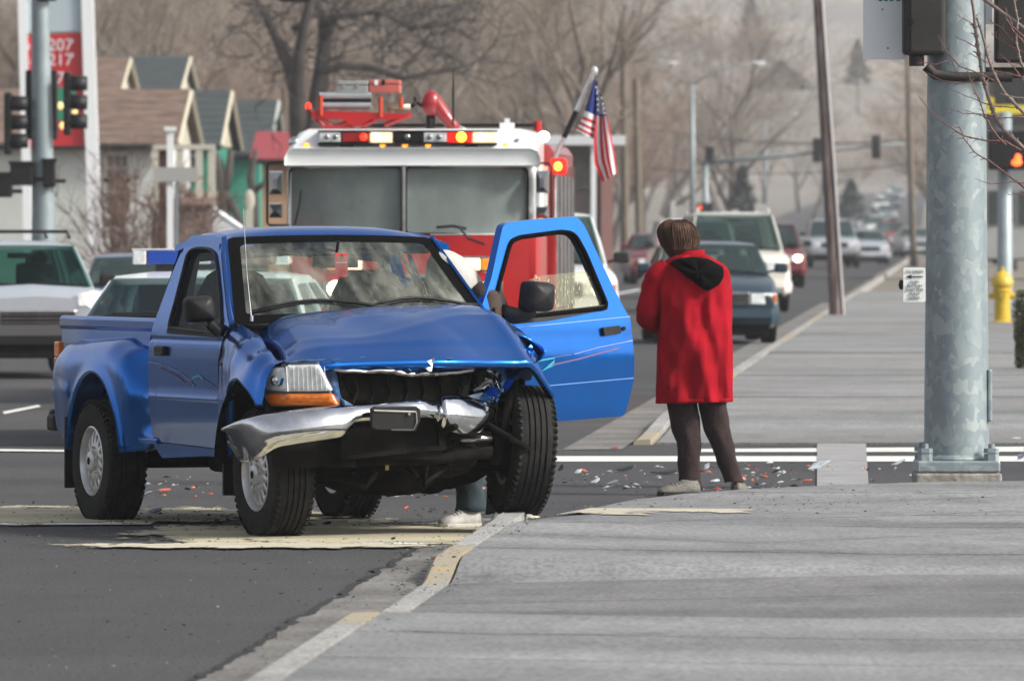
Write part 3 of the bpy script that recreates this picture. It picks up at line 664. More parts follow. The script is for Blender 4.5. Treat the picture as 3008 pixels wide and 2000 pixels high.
# --- bonnet, buckled
def bonnet_z(u,v): # u 0 rear..1 front, v 0 right..1 left
    z=1.185*(1-u)+1.0*u
    z+= .060*v*(1-u)**.8
    z+= .058*math.sin(math.pi*v)**.7*(1-u*.5)
    z+= .085*math.sin(math.pi*min(1,u*1.2))**1.0*(.30+.75*v)              # buckle ridge across
    z-= .020*math.exp(-((v-.30)/.12)**2-((u-.45)/.25)**2)
    z-= .045*math.exp(-((v-.02)/.07)**2)*(1-u*.6)-.0
    z+= .009*math.sin(v*17+u*5)*math.exp(-((u-.32)/.16)**2)*(1 if .2<v<.95 else .3)
    z+= .012*math.exp(-abs(v-.845-.02*u)/.014)*min(1,u*1.6)
    z-= .006*max(0,1-abs(v-.60-.22*(u-.5))/.045)*max(0,min(1,(u-.45)*4))*max(0,1-u*.6)
    z+= .005*max(0,1-abs(u-.60-.10*math.sin(v*6))/.05)*(.4+v)
    z-= .005*max(0,1-abs(v-.36+.3*(u-.3))/.03)*max(0,1-abs(u-.42)/.3)
    for cu,cv,cr in((.22,.42,.07),(.18,.62,.06),(.28,.72,.05)): q_=math.hypot((u-cu)*.9,(v-cv)*1.3)/cr; z+= .007*math.cos(q_*3)*math.exp(-q_*q_*.5)
    z-= .10*max(0,u-.80)**1.1*3.0
    if v>.88: z-= (v-.88)**1.3*(1.0+1.6*u)
    if v<.06: z-=(.06-v)*.9
    return z
def bonnet(u,v,dz=0):
    xr=2.30+(1-(2*v-1)**2)*.09; xf=smooth([(0,3.27),(.15,3.40),(.5,3.44),(.85,3.26),(1,3.08)],v)
    yr=-.74+v*1.44; yf=-.93+v*1.70
    x=xr+(xf-xr)*u; y=yr+(yf-yr)*(u**1.1)
    y-=.05*math.sin(math.pi*u)*(1-v)**3*-1.2
    return (x,y,bonnet_z(u,v)+dz)
mb=MB(); N,Mv=40,56
rows=[[bonnet(i/N,j/Mv) for j in range(Mv+1)] for i in range(N+1)]
rows.append([(p[0]-.012,p[1],p[2]-.03) for p in rows[-1]]); rows.append([(p[0]-.05,p[1],p[2]-.008) for p in rows[-1]])
mb.loft(rows,closed=False); mb.build('bonnet',BLUE,truck,smooth=True,solid=.006)
# --- front fenders
def rfender():
    mb=MB(); rows=[]; x0,x1=2.03,3.16
    xsx=sorted([x0+(x1-x0)*k/40 for k in range(41)])
    AC=2.83; AR=.455
    for x in xsx:
        t=(x-x0)/(x1-x0)
        yo=smooth([(2.03,.845),(2.3,.90),(2.7,1.0),(3.0,1.035),(3.16,1.02)],x)
        yi=smooth([(2.03,.76),(2.4,.80),(3.16,.90)],x)
        zt=smooth([(2.03,1.17),(2.2,1.175),(2.6,1.12),(2.95,1.04),(3.16,.985)],x)
        d=AR**2-(x-AC)**2; zb=.42+math.sqrt(d)*1.0 if d>0 else .44
        if x<2.1: pass
        col=[(x,-yi+.03,zt-.05),(x,-yi,zt)]
        for k in range(1,15):
            q=k/14; z=zt-(zt-zb)*q; dz=zt-z; r=min(1,dz/.20); y=yi+(yo-yi)*math.sqrt(max(0,1-(1-r)**2))
            y-=.014*math.exp(-((z-1.01-.0*x)/.02)**2)*min(1,max(0,(2.75-x)/.3))
            dd=max(0,1-(z-zb)/.10) if d>0 else 0; y+=.018*dd*dd
            y+=.006*math.exp(-((z-.745)/.012)**2) if d<=0 else 0
            col.append((x,-y,z))
        col.append((x,-(yo-.03),zb-.003)); rows.append(col)
    # front nose wraps round to the lamp
    last=rows[-1]; rows.append([(p[0]+.04,p[1]+.02,p[2]-.002) for p in last])
    mb.loft(rows,closed=False); return mb.build('front_fender',BLUE,truck,smooth=True)
rfender()
def xring(y,z,lo=.45,hi=.42): pass
w=MB(); arc=[(2.83+.47*math.cos(math.pi*k/16),.40+.47*math.sin(math.pi*k/16)) for k in range(17)]
w.loft([[(x,-.99,z) for x,z in arc],[(x,-.50,z) for x,z in arc]],closed=False); w.b2((2.35,-.51,.4),(3.2,-.49,.95)); w.build('wheel_well',DARK,truck)
badge=MB(); c=T(658,1070,'y',-.885); badge.box(c,(.13,.012,.02)); badge.box(c+Vector((.03,0,-.024)),(.08,.012,.026)); badge.build('fender_badge',BLACK,truck)
# crumpled left fender
def lfender():
    mb=MB(); rows=[]; random.seed(12)
    for i in range(29):
        t=i/28; x=2.02+t*.86
        col=[]
        yo=.84+.02*math.sin(t*3)-.06*t*t; yi=.66-.02*t
        zt=1.22-.02*t-.14*max(0,t-.55)**1.0-.02
        d=.47**2-(x-2.83)**2; zb=(.50+math.sqrt(d)) if d>0 else .55
        zb=min(max(zb,.50+.42*min(1,max(0,(t-.25)*3))),zt-.13)
        for k in range(13):
            q=k/12; z=zt-(zt-zb)*q; r=min(1,(zt-z)/.16); y=yi+(yo-yi)*math.sqrt(max(0,1-(1-r)**2))
            amp=.040*max(0,(t-.55)/.45); nn=noise.noise((x*6,z*7,4.2)); n2=noise.noise((x*15,z*13,1.2))
            y+=amp*(nn*1.5+n2*.6); xx=x+amp*noise.noise((x*5,z*9,8))*1.3
            col.append((xx,y,z+amp*noise.noise((x*7,z*3,6))))
        rows.append(col)
    mb.loft(rows,closed=False); return mb.build('front_fender',BLUE,truck,smooth=True,solid=.008,)
tag(lfender(),'crumpled left front fender')
fl=MB(); panel(fl,[(0,0),(.30,.02),(.34,.16),(.16,.26),(0,.20)],[],lambda u,v:(3.02+.10*noise.noise((u*8,v*8,3))-u*.25,.44+u*.8,.86+v*.9-u*.05+.03*noise.noise((u*12,v*12,7))),.04); fl.build('torn_panel',BLUE_IN,truck,solid=.006)
w=MB(); arc=[(2.80+.44*math.cos(math.pi*k/16),.56+.44*math.sin(math.pi*k/16)) for k in range(17)]
w.b2((2.4,.44,.45),(3.0,.46,1.0)); w.build('wheel_well',DARK,truck)
w=MB(); w.b2((2.1,.5,.5),(2.35,.80,1.0)); w.build('inner_fender',DARK,truck)
# --- lamps on the sound side
def lampx(px): return interp([(765,3.06),(800,3.18),(845,3.30),(990,3.46)],px)
def lampface(px,py,off=0):
    v=T(px,py,'x',lampx(px)); return (v.x+off,v.y,v.z)
def lampprism(name,poly,m,depth=.06,parent=truck,off=0):
    mb=MB(); pr=rnd_poly(poly,6,3); panel(mb,pr,[],lambda u,v:lampface(u,v,off),12); return mb.build(name,m,parent,smooth=True,solid=depth)
rim_=MB(); panel(rim_,rnd_poly([(764,1155),(776,1086),(788,1078),(828,1078),(832,1068),(935,1063),(988,1192),(765,1195)],5,3),[],lambda u,v:lampface(u,v,-.02),14); rim_.build('lamp_housing',mat('lamp_trim',(.10,.11,.12),.4),truck,solid=.05)
hl=lampprism('headlight',[(842,1073),(934,1070),(973,1148),(846,1150)],LENS); 
cl=lampprism('corner_lamp',[(769,1143),(780,1085),(833,1078),(841,1150)],LENS)
bz=MB(); bz.box((0,0,0),(.01,.01,.01)); 
def lampline(px0,py0,px1,py1,r=.004,off=.004):
    mb=MB(); mb.tube([Vector(lampface(px0+(px1-px0)*t/4,py0+(py1-py0)*t/4,off)) for t in range(5)],r,5); return mb.build('lamp_rib',LENS,hl)
lampline(840,1076,844,1150,.006); 
for k in range(1,9): lampline(848+k*13,1076,850+k*13.5,1146,.0016)
cb=MB(); v=Vector(lampface(813,1118,-.02)); cb.ball(v,.03,10,8); cb.build('bulb_reflector',CHROME,cl,smooth=True)
sg=lampprism('turn_signal',[(766,1157),(974,1156),(992,1190),(767,1189)],AMBER)
# --- grille opening and radiator support
def fp(px,py,x): v=T(px,py,'x',x); return v
FX=lambda px: interp([(840,3.36),(1000,3.42),(1200,3.40),(1400,3.22),(1500,3.05)],px)
def fpanel(name,poly,m,off=0,sol=.02,r=5,amp=0,res=16,parent=truck):
    mb=MB(); panel(mb,rnd_poly(poly,r,3),[],lambda u,v:tuple(T(u,v,'x',FX(u)+off+amp*noise.noise((u*.03,v*.03,1)))),res); return mb.build(name,m,parent,solid=sol,smooth=amp>0)
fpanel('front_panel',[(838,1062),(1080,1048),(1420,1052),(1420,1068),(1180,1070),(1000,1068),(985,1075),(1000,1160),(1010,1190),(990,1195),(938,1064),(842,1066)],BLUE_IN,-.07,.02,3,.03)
fpanel('upper_rail',[(972,1065),(1240,1058),(1400,1066),(1400,1084),(1230,1090),(975,1086)],BLUE,-.04,.02,3,.04)
fpanel('grille_bar',[(980,1087),(1160,1088),(1235,1096),(1392,1078),(1392,1092),(1240,1108),(1130,1098),(1000,1094)],CHROMED,.0,.012,3,.05)
fpanel('radiator',[(976,1090),(1390,1092),(1370,1180),(1150,1200),(1040,1196),(1000,1168)],mat('radiator_core',(.010,.010,.010),.8,col2=(.035,.033,.03),scale=25,stretch=(1,1,.2)),-.16,.03,12,.06)
fpanel('grille_opening',[(1000,1100),(1385,1094),(1345,1178),(1150,1192),(1045,1184)],DARK,-.13,.01,14,.03)
for k in range(7):
    px=1040+k*50; mb=MB(); mb.tube([T(px,1098,'x',FX(px)-.10),T(px+8,1150,'x',FX(px)-.12),T(px-4,1185,'x',FX(px)-.10)],.010,5); mb.build('broken_rib',DARK,truck)
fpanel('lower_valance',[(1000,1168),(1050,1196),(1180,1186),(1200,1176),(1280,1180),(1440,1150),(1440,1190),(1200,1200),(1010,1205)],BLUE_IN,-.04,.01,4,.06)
for px,py,r in((1300,1110,.035),(1415,1095,.05),(1360,1120,.03)):
    mb=MB(); v=T(px,py,'x',FX(px)-.08); mb.ball(v,r,10,8); mb.build('engine_part',DARK,truck,smooth=True)
# torn metal at the smashed corner
random.seed(21)
def shards(name,px0,px1,py0,py1,n,m,x,sz):
    mb=MB()
    for _ in range(n):
        c=T(random.uniform(px0,px1),random.uniform(py0,py1),'x',x+random.uniform(-.08,.06)); a=[c+Vector((random.uniform(-sz,sz),random.uniform(-sz,sz),random.uniform(-sz,sz)))*random.uniform(.4,1) for _ in range(4)]
        mb.add(a,[(0,1,2),(0,2,3)])
    return mb.build(name,m,truck,solid=.003)
tag(shards('crumpled_metal',1395,1480,1060,1180,34,BLUE_IN,3.06,.05),None,None,None,'stuff')
tag(shards('crumpled_metal',1400,1470,1080,1165,26,CHROMED,3.10,.035),None,None,None,'stuff')
tag(shards('crumpled_metal',1330,1480,1050,1190,30,DARK,3.0,.08),None,None,None,'stuff')
def tri(name,pts,m,x,sol=.004,bend=.03):
    mb=MB(); P_=[T(a,b,'x',x+(bend if i%2 else -bend)) for i,(a,b) in enumerate(pts)]; mb.add(P_,[(0,i,i+1) for i in range(1,len(P_)-1)]); return mb.build(name,m,truck,solid=sol)
tri('torn_tab',[(1236,1070),(1276,1052),(1268,1090),(1262,1091)],CHROME,3.44)
tri('torn_tab',[(1306,1054),(1330,1052),(1316,1066)],CHROME,3.42)
tri('torn_blue_flap',[(1440,1130),(1478,1140),(1455,1175),(1420,1160)],BLUE,3.14)
tri('torn_blue_flap',[(1478,1110),(1560,1050),(1570,1040),(1520,1100),(1490,1150),(1462,1160)],BLUE,3.05,.004,.05)
tri('broken_reflector',[(1390,1145),(1440,1115),(1450,1118),(1420,1140),(1392,1150)],ALU,3.16)
tri('broken_reflector',[(1452,1100),(1470,1150),(1465,1165),(1448,1130)],CHROME,3.16)
tri('chrome_chip',[(1434,1168),(1452,1166),(1448,1178)],CHROME,3.2)
# hanging corner of fender
fc=MB(); panel(fc,[(1492,1092),(1560,1012),(1580,1045),(1582,1082),(1530,1085)],[],lambda u,v:tuple(T(u,v,'x',2.98-(u-1500)*.0012+.05*noise.noise((u*.04,v*.05,2)))),9); fc.build('bent_fender_corner',BLUE,truck,smooth=False,solid=.01)
# --- chrome bumper
secs=[((667,1268),(672,1296),3.10),((672,1262),(722,1352),3.16),((705,1246),(738,1357),3.34),((745,1230),(775,1345),3.48),((800,1217),(820,1318),3.56),((860,1208),(870,1308),3.60),((930,1199),(930,1298),3.62),((975,1194),(985,1290),3.62),((1005,1192),(1012,1284),3.61),((1028,1192),(1030,1262),3.60),((1050,1191),(1052,1240),3.59),((1100,1187),(1100,1236),3.58),((1170,1180),(1170,1232),3.56),((1240,1173),(1240,1228),3.52),((1278,1176),(1280,1232),3.46),((1290,1184),(1288,1240),3.40),((1300,1170),(1300,1256),3.42),((1325,1158),(1330,1268),3.42),((1375,1162),(1375,1279),3.38),((1425,1172),(1420,1270),3.28),((1450,1182),(1443,1250),3.16),((1463,1196),(1455,1228),3.02)]
rings=[]
for (a,b,x) in secs:
    A=T(*a,'x',x); B=T(*b,'x',x); r=[]; hgt=A.z-B.z
    for q,dx in[(0,-.14),(0,-.085),(.04,-.055),(.14,-.025),(.30,.0),(.47,.018),(.62,.020),(.80,.006),(.95,-.022),(1,-.05),(1,-.12)]:
        p=A.lerp(B,q); r.append((x+dx*min(1,hgt/.18)*1.0,p.y,p.z))
    rings.append(r)
# upsample along the length
def cr_(p0,p1,p2,p3,t): return tuple(.5*((2*b)+(-a+c)*t+(2*a-5*b+4*c-d)*t*t+(-a+3*b-3*c+d)*t**3) for a,b,c,d in zip(p0,p1,p2,p3))
up=[]
for i in range(len(rings)-1):
    g0,g1,g2,g3=[rings[max(0,min(len(rings)-1,j))] for j in(i-1,i,i+1,i+2)]
    for t in(0,.25,.5,.75): up.append([cr_(a,b,c,d,t) for a,b,c,d in zip(g0,g1,g2,g3)])
up.append(rings[-1])
up=[[ (p[0]+ (.006*noise.noise((p[1]*9,p[2]*9,3)) + (.022*noise.noise((p[1]*22,p[2]*16,5)) if -.22<p[1]<.10 else 0)),p[1],p[2]+(.006*noise.noise((p[1]*14,p[2]*9,7)) if -.25<p[1]<.12 else 0)) for p in r] for r in up]
mb=MB(); mb.loft(up,closed=False); mb.build('front_bumper',CHROME,truck,smooth=True,auto=50,solid=.004)
for y in(-.62,-.02):
    pb=MB(); pb.tube([(3.1,y,.55),(3.35,y+.02,.60),(3.50,y+.03,.62)],[.03,.025,.02],8); pb.build('bumper_bracket',DARK,truck,smooth=True)
# number plate bracket, empty
q=[(1085,1200),(1098,1193),(1218,1192),(1230,1200),(1230,1235),(1216,1266),(1100,1262),(1086,1255)]
mb=MB(); P3=[T(a,b,'x',3.62) for a,b in q]; mb.prism(P3,(0,0,0),(.03,0,0)); pl=mb.build('plate_bracket',BLACK,truck,bevel=.006)
mb=MB(); a=T(1098,1206,'x',3.655); b=T(1222,1210,'x',3.655); c=T(1224,1240,'x',3.655); d=T(1214,1262,'x',3.655); mb.tube([a,b],.006,5); mb.tube([b,c,d,T(1150,1262,'x',3.655)],.005,5); mb.build('bracket_edge',CHROMED,pl)
mb=MB(); v=T(1201,1215,'x',3.66); mb.lathe([(.004,0),(.009,0),(.009,.008),(.004,.008)],10,'x',v); mb.build('screw',CHROME,pl)
# --- undercarriage
uc=MB()
for s in(-1,1): uc.b2((-1.0,s*.38-.05,.46),(3.0,s*.38+.05,.58))
for x in(-.9,.3,1.2,2.3): uc.b2((x-.04,-.4,.46),(x+.04,.4,.54))
uc.build('chassis_frame',DARK,truck,bevel=.008)
uc=MB(); uc.tube([(0,-.66,.36),(0,.66,.36)],.055,10); uc.ball((0,.05,.36),(.15,.17,.15)); uc.build('rear_axle',DARK,truck,smooth=True)
uc=MB(); uc.tube([(0,.05,.38),(1.6,.05,.44)],.035,8); uc.build('drive_shaft',DARK,truck,smooth=True)
uc=MB(); uc.b2((-.6,-.55,.44),(-.1,-.45,.56)); uc.tube([(-.8,.5,.42),(1.8,.45,.42)],.03,8); uc.tube([(.2,.5,.42),(.8,.5,.42)],.08,10); uc.build('exhaust',DARK,truck,smooth=True,auto=50)
uc=MB(); uc.b2((1.2,-.62,.32),(1.9,-.2,.52)); uc.b2((.95,-.2,.30),(1.5,.2,.46)); uc.build('fuel_tank',DARK,truck,bevel=.04)
uc=MB(); uc.loft([[(2.62+dx,y,z+dz) for dx,dz in((-.07,-.05),(.07,-.05),(.09,.05),(-.09,.05))] for y,z in((-.64,.36),(-.45,.34),(-.3,.28),(-.1,.27),(.1,.30),(.3,.30),(.45,.34),(.62,.44))],True,True); uc.ball((2.6,.2,.34),(.17,.15,.12)); uc.build('front_axle',DARK,truck,smooth=True,auto=40)
uc=MB(); uc.ball((2.7,-.05,.56),(.42,.30,.28),16,10); uc.ball((2.7,-.02,.34),(.3,.2,.12)); uc.ball((2.95,.15,.44),(.2,.2,.12)); uc.tube([(3.18,-.45,.42),(3.2,0,.44),(3.15,.35,.46)],.03,8); uc.cyl((3.0,-.35,.5),(3.12,-.35,.5),.09,14); uc.cyl((3.0,.1,.6),(3.14,.1,.6),.11,14)
uc.v=[tuple(Vector(v)+Vector((1,1,1))*.03*noise.noise(Vector(v)*7)) for v in uc.v]; uc.build('engine_block',DARK,truck,smooth=True,auto=50)
rad=MB(); panel(rad,[(0,0),(.62,.05),(.60,.22),(0,.24)],[[(.03,.03),(.58,.075),(.57,.19),(.03,.21)]],lambda u,v:(3.34,-.60+u,.44+v),.06); rad.b2((3.30,-.60,.44),(3.31,.0,.66)); rad.build('lower_grille_frame',DARK,truck,solid=.02)
for s in(-1,1):
    uc=MB()
    uc.tube([(2.85,s*.28,.42),(2.84,s*.62,.36)],.035,8); uc.tube([(2.7,s*.3,.62),(2.82,s*.60,.60)],.03,8); uc.tube([(3.05,s*.42,.40),(3.0,s*.56,.86)],.028,8)
    uc.ball((2.83,s*.60,.46),(.09,.05,.15)); uc.build('suspension_arm',DARK,truck,smooth=True)
uc=None
uc=MB(); random.seed(4)
for _ in range(12):
    y=random.uniform(-.6,.5); z=random.uniform(.34,.62); uc.tube([(3.2,y,z),(3.18,y+random.uniform(-.25,.25),z+random.uniform(-.12,.1)),(3.1,y+random.uniform(-.3,.3),z+random.uniform(-.1,.1))],random.uniform(.006,.022),6)
uc.build('hose',DARK,truck,smooth=True)
mb=MB(); v=T(1375,1290,'x',3.15); mb.cyl(v+Vector((0,-.05,0)),v+Vector((0,.06,0)),.025,10); mb.tube([v,v+Vector((0,.08,.005)),v+Vector((0,.14,.0))],[.03,.02,.015],8); mb.build('steering_link',CHROMED,truck,smooth=True)
mb=MB(); v=T(1137,1370,'x',3.1); mb.box(v,(.01,.018,.04)); mb.build('paper_tag',mat('yellow_tag',(.5,.45,.15),.8),truck)
# --- open driver door
hing=TR.w((2.1,.78,0)); DA=R(66)
dv=Vector((-math.cos(DA),math.sin(DA),0))     # local direction from the hinge to the free edge
dn=Vector((math.sin(DA),math.cos(DA),0))      # outward normal of the panel
ddw=TR.f*dv.x+TR.l*dv.y
def dpl(px,py):
    d=Vector(((px-1504)/F,1,-(py-HOR)/F)); c=Vector((0,0,H)); n=Vector((-ddw.y,ddw.x,0)); t=(hing-c).dot(n)/d.dot(n); p=c+d*t-hing
    return (p.dot(ddw),p.z)
def dbow(v): return -(smooth([(.5,.045),(.72,.012),(.95,0),(1.15,.02)],v) if v<1.15 else .02+(v-1.15)*.28)
def dfn(off=0,crease=False):
    def fn(u,v):
        k=dbow(v)+off+(.006*math.exp(-((v-(.80+.045*u))/.012)**2)+.006*math.exp(-((v-(1.13+.055*u))/.010)**2) if crease else 0)
        p=Vector((2.1,.78,0))+dv*u+dn*k; return (p.x,p.y,v)
    return fn
do=[dpl(*p) for p in [(1432,905),(1478,820),(1530,695),(1545,662),(1565,653),(1650,645),(1757,636),(1775,645),(1786,672),(1815,785),(1846,893),(1862,935),(1864,1113),(1860,1140),(1842,1222),(1623,1240),(1478,1250),(1450,1240),(1440,1100),(1440,960)]]
dw=[dpl(*p) for p in [(1460,920),(1500,830),(1548,728),(1560,708),(1587,697),(1712,681),(1738,684),(1752,698),(1768,745),(1800,893),(1792,906),(1620,925),(1530,932),(1470,930)]]
mb=MB(); panel(mb,rnd_poly(do,.02,2),[rnd_poly(dw,.02,2)],dfn(),.045)
od=mb.build('door',BLUE,truck,smooth=True,solid=.0,recalc=False); tag(od,'open driver door with pink and teal stripe')
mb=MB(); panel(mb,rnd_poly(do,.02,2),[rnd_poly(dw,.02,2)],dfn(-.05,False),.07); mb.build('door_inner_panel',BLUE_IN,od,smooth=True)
mb=MB(); ro=rnd_poly(do,.02,2); mb.loft([[dfn(-.003,False)(*p) for p in ro],[dfn(-.05,False)(*p) for p in ro]],True); mb.build('door_edge',BLUE,od,smooth=True)
seal=[Vector(dfn(.004,False)(*p)) for p in rnd_poly(dw,.02,2)]; mb=MB(); mb.tube(seal+[seal[0],seal[1]],.014,6,False); mb.build('window_seal',SEALM,od,smooth=True)
seal=[Vector(dfn(-.03,False)(*p)) for p in rnd_poly(dw,.02,2)]; mb=MB(); mb.tube(seal+[seal[0],seal[1]],.018,6,False); mb.build('inner_seal',BLACK,od,smooth=True)
bm_=[dpl(*p) for p in [(1462,921),(1530,930),(1620,924),(1798,894),(1801,908),(1620,942),(1530,950),(1470,950)]]
mb=MB(); panel(mb,bm_,[],dfn(.008,False),.06); mb.build('belt_moulding',BLACK,od,solid=.02)
gl_=[dpl(*p) for p in [(1575,930),(1580,850),(1592,825),(1620,812),(1700,803),(1765,797),(1775,803),(1798,896)]]
mb=MB(); panel(mb,rnd_poly(gl_,.02,2),[],dfn(-.02,False),.08); mb.build('door_glass',glass('wet_glass',tint=(.85,.85,.68),body=(.35,.35,.25),opac=.22,rough=.25),od,recalc=False)
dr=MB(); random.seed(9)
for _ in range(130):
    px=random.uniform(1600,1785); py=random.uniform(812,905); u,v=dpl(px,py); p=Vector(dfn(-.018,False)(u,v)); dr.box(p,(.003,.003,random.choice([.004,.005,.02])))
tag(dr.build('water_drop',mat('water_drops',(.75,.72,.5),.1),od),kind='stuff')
tq=[dpl(*p) for p in [(1462,918),(1500,830),(1512,900),(1518,932)]]
mb=MB(); panel(mb,tq,[],dfn(.002,False),.06); mb.build('mirror_sail',BLACK,od,solid=.02)
u,v=dpl(1557,870); mc=Vector(dfn(.13,False)(u,v)); mo=mirror(od,mc,1,R(20),1.08)
mb=MB(); mb.tube([mc+Vector((0,-.02,-.08)),mc+Vector((-.02,-.06,-.11)),Vector(dfn(.01,False)(*dpl(1490,918)))],[.03,.034,.05],8); mb.build('mirror_arm',BLACK,od,smooth=True)
hq=[dpl(*p) for p in [(1772,962),(1822,956),(1824,980),(1774,988)]]
mb=MB(); panel(mb,rnd_poly(hq,.01,2),[],dfn(.004,False),.03); mb.build('door_handle',BLACK,od,solid=-.018,bevel=.004)
u,v=dpl(1838,965); p=Vector(dfn(.004,False)(u,v)); mb=MB(); mb.cyl(p,p+dn*.006,.013,12); mb.build('door_lock',BLACK,od)
df=dfn(.004,False)
TRIM=mat('bright_crease_line',(.10,.22,.50),.3)
def dr2(pts): return dens2([dpl(*p) for p in pts],4)
ribbon('pin_highlight',dr2([(1480,968),(1530,962),(1862,930)]),.007,TRIM,df,od); ribbon('pin_highlight',dr2([(1500,1143),(1862,1110)]),.007,TRIM,df,od)  # pale pinstripes that also paint in the crease highlights
ribbon('door_stripe',dr2([(1686,1040),(1760,1020),(1862,1000)]),[.004]*8+[.008],DW,df,od)
ribbon('door_stripe',dr2([(1620,1072),(1700,1054),(1780,1032),(1820,1022)]),.010,DP,df,od)
ribbon('door_stripe',dr2([(1618,1052),(1650,1045),(1678,1042)]),.004,DP,df,od)
ribbon('door_stripe',dr2([(1572,1062),(1600,1056),(1628,1051)]),.010,DT,df,od)
mb=MB(); q=[dpl(*p) for p in[(1588,1092),(1628,1056),(1626,1074)]]; mb.add([df(*p) for p in q],[(0,1,2)]); mb.build('door_stripe',DT,od)
for z in(.72,1.08): box('door_hinge',(2.1,.77,z),(.08,.06,.06),BLUE_IN,od)
# cab edge of the open doorway
mb=MB(); mb.b2((2.08,.70,.5),(2.14,.76,1.16)); mb.b2((.9,.74,.44),(2.1,.80,.54)); mb.build('door_sill',BLUE_IN,truck,bevel=.01)
# red tag hanging from the mirror
hp=T(1003,762,'x',1.86)
ht=thing('hang_tag','red permit card hanging from the rear view mirror of the blue pickup truck','tag',TR.w(hp),TR.rz)
HT=mat('red_card',(.50,.02,.03),.5)
mb=MB(); panel(mb,rnd_poly([(-.04,-.10),(.04,-.10),(.04,.035),(-.04,.035)],.01,3),[[(.014*math.cos(k*math.pi/5),.015+.014*math.sin(k*math.pi/5)) for k in range(10)]],lambda u,v:(0,u,v),.02); mb.build('card',HT,ht,solid=.002)
box('print_band',(.0025,0,-.018),(.001,.066,.006),mat('grey_print',(.6,.45,.45),.6),ht)
# ------------------------------------------------------------------ fire engine
FE=Frame((0,0,0),R(-2.5)); FE.O=Vector(((1212-1504)*82/F,82,0))+FE.f*0
fe=thing('fire_engine','red and white fire engine with lit light bar parked behind the blue pickup truck','fire engine',FE.O,FE.rz)
def fq(px,py,x=0): return FE.loc(px,py,'x',x)
def fyz(px,py,x=0): v=fq(px,py,x); return (v.y,v.z)
cabp=MB()   # front face with rounded outline; windscreen holes
out=[fyz(*p) for p in [(838,505),(848,490),(1585,488),(1592,505),(1592,690),(836,690)]]
wl_=[fyz(*p) for p in [(846,492),(1180,490),(1180,688),(842,690)]]; wr_=[fyz(*p) for p in [(1192,490),(1540,492),(1548,505),(1548,688),(1192,688)]]
ff=lambda u,v:(0-.25*(abs(u)/1.2)**4,u,v)
panel(cabp,out,[rnd_poly(wl_,.06,4),rnd_poly(wr_,.06,4)],ff,.12); cf=cabp.build('cab_front',WHITEP,fe,smooth=True,solid=.05)
for q in(wl_,wr_):
    mb=MB(); panel(mb,rnd_poly(q,.06,4),[],lambda u,v:(-.03-.25*(abs(u)/1.2)**4,u,v),.2); o=mb.build('windscreen',glass('engine_glass',tint=(.75,.85,.82),body=(.42,.50,.47),opac=.36),fe,smooth=True,recalc=False)  # sky reflections painted into the pale glass body and its noise
    film_or_reflection(MATS['engine_glass'],(.34,.41,.39),(.52,.60,.57),.52,.7,(1,1.2,.7),.30,.70) if q is wl_ else None; s=[Vector((.01-.25*(abs(u)/1.2)**4,u,v)) for u,v in rnd_poly(q,.06,4)]; mb=MB(); mb.tube(s+[s[0],s[1]],.014,6,False); mb.build('windscreen_seal',BLACK,o)
v=fq(1186,590); mb=MB(); mb.cyl((.02,v.y,1.63),(.02,v.y,2.28),.022,8); mb.build('centre_post',CHROMED,fe)
# roof brow, sides and back
def rsec(x,hw,z0,z1,rr): # rounded-top ring
    r=[]
    for s in(1,-1):
        a=[(x,s*hw,z0),(x,s*hw,z1-rr),(x,s*(hw-rr*.3),z1-rr*.3),(x,s*(hw-rr),z1)]
        r+= a if s==1 else a[::-1]
    return r
mb=MB(); mb.loft([rsec(.02,1.205,2.27,2.42,.08),rsec(.05,1.215,2.28,2.44,.09),rsec(-.06,1.20,2.26,2.50,.1),rsec(-.14,1.14,2.26,2.60,.12),rsec(-.30,1.14,2.26,2.63,.14),rsec(-2.2,1.16,2.2,2.63,.1)],True,True); mb.build('cab_roof',WHITEP,fe,smooth=True,auto=50)
for s in(-1,1):
    mb=MB(); panel(mb,[(-2.2,1.62),(-.22,1.62),(-.22,2.28),(-2.2,2.28)],[rnd_poly([(-2.05,1.68),(-1.25,1.68),(-1.25,2.2),(-2.05,2.2)],.05),rnd_poly([(-1.12,1.68),(-.35,1.68),(-.35,2.2),(-1.12,2.2)],.05)],lambda u,v:(u,s*1.2,v),.25); mb.build('cab_side',WHITEP,fe,solid=.03)
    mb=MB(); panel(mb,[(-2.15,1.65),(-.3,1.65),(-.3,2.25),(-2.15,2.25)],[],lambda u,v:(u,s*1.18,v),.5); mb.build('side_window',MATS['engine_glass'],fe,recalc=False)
mb=MB(); mb.loft([[(x,-w_,z0),(x,-w_,z1),(x,w_,z1),(x,w_,z0)] for x,w_,z0,z1 in[(-.0,1.10,.55,1.615),(-.02,1.17,.5,1.615),(-.10,1.20,.45,1.615),(-2.2,1.2,.45,1.615)]],True,True); lo=mb.build('cab_lower',REDP,fe,smooth=True,auto=40)
box('cab_interior',(-1.9,0,1.9),(.05,2.2,.7),mat('cab_inside',(.12,.15,.15),.8,col2=(.26,.28,.27),scale=3),fe)
for y in(-.75,.7):
    mb=MB(); mb.box((-.95,y,1.75),(.15,.5,.55)); mb.box((-.93,y,2.1),(.1,.28,.16)); mb.build('seat',SEAT,fe,bevel=.04)
mb=MB(); mb.b2((-.55,-1.1,1.55),(-.3,1.1,1.72)); mb.build('dashboard',mat('engine_dash',(.35,.38,.37),.7),fe,bevel=.04)
v=fq(975,625,-.5); mb=MB(); mb.tube([v+Vector((.0,.17*math.cos(a*math.pi/10),.12*math.sin(a*math.pi/10)-.03)) for a in range(22)],.012,6,False); mb.build('steering_wheel',mat('wheel_rim',(.4,.33,.2),.5),fe,smooth=True)
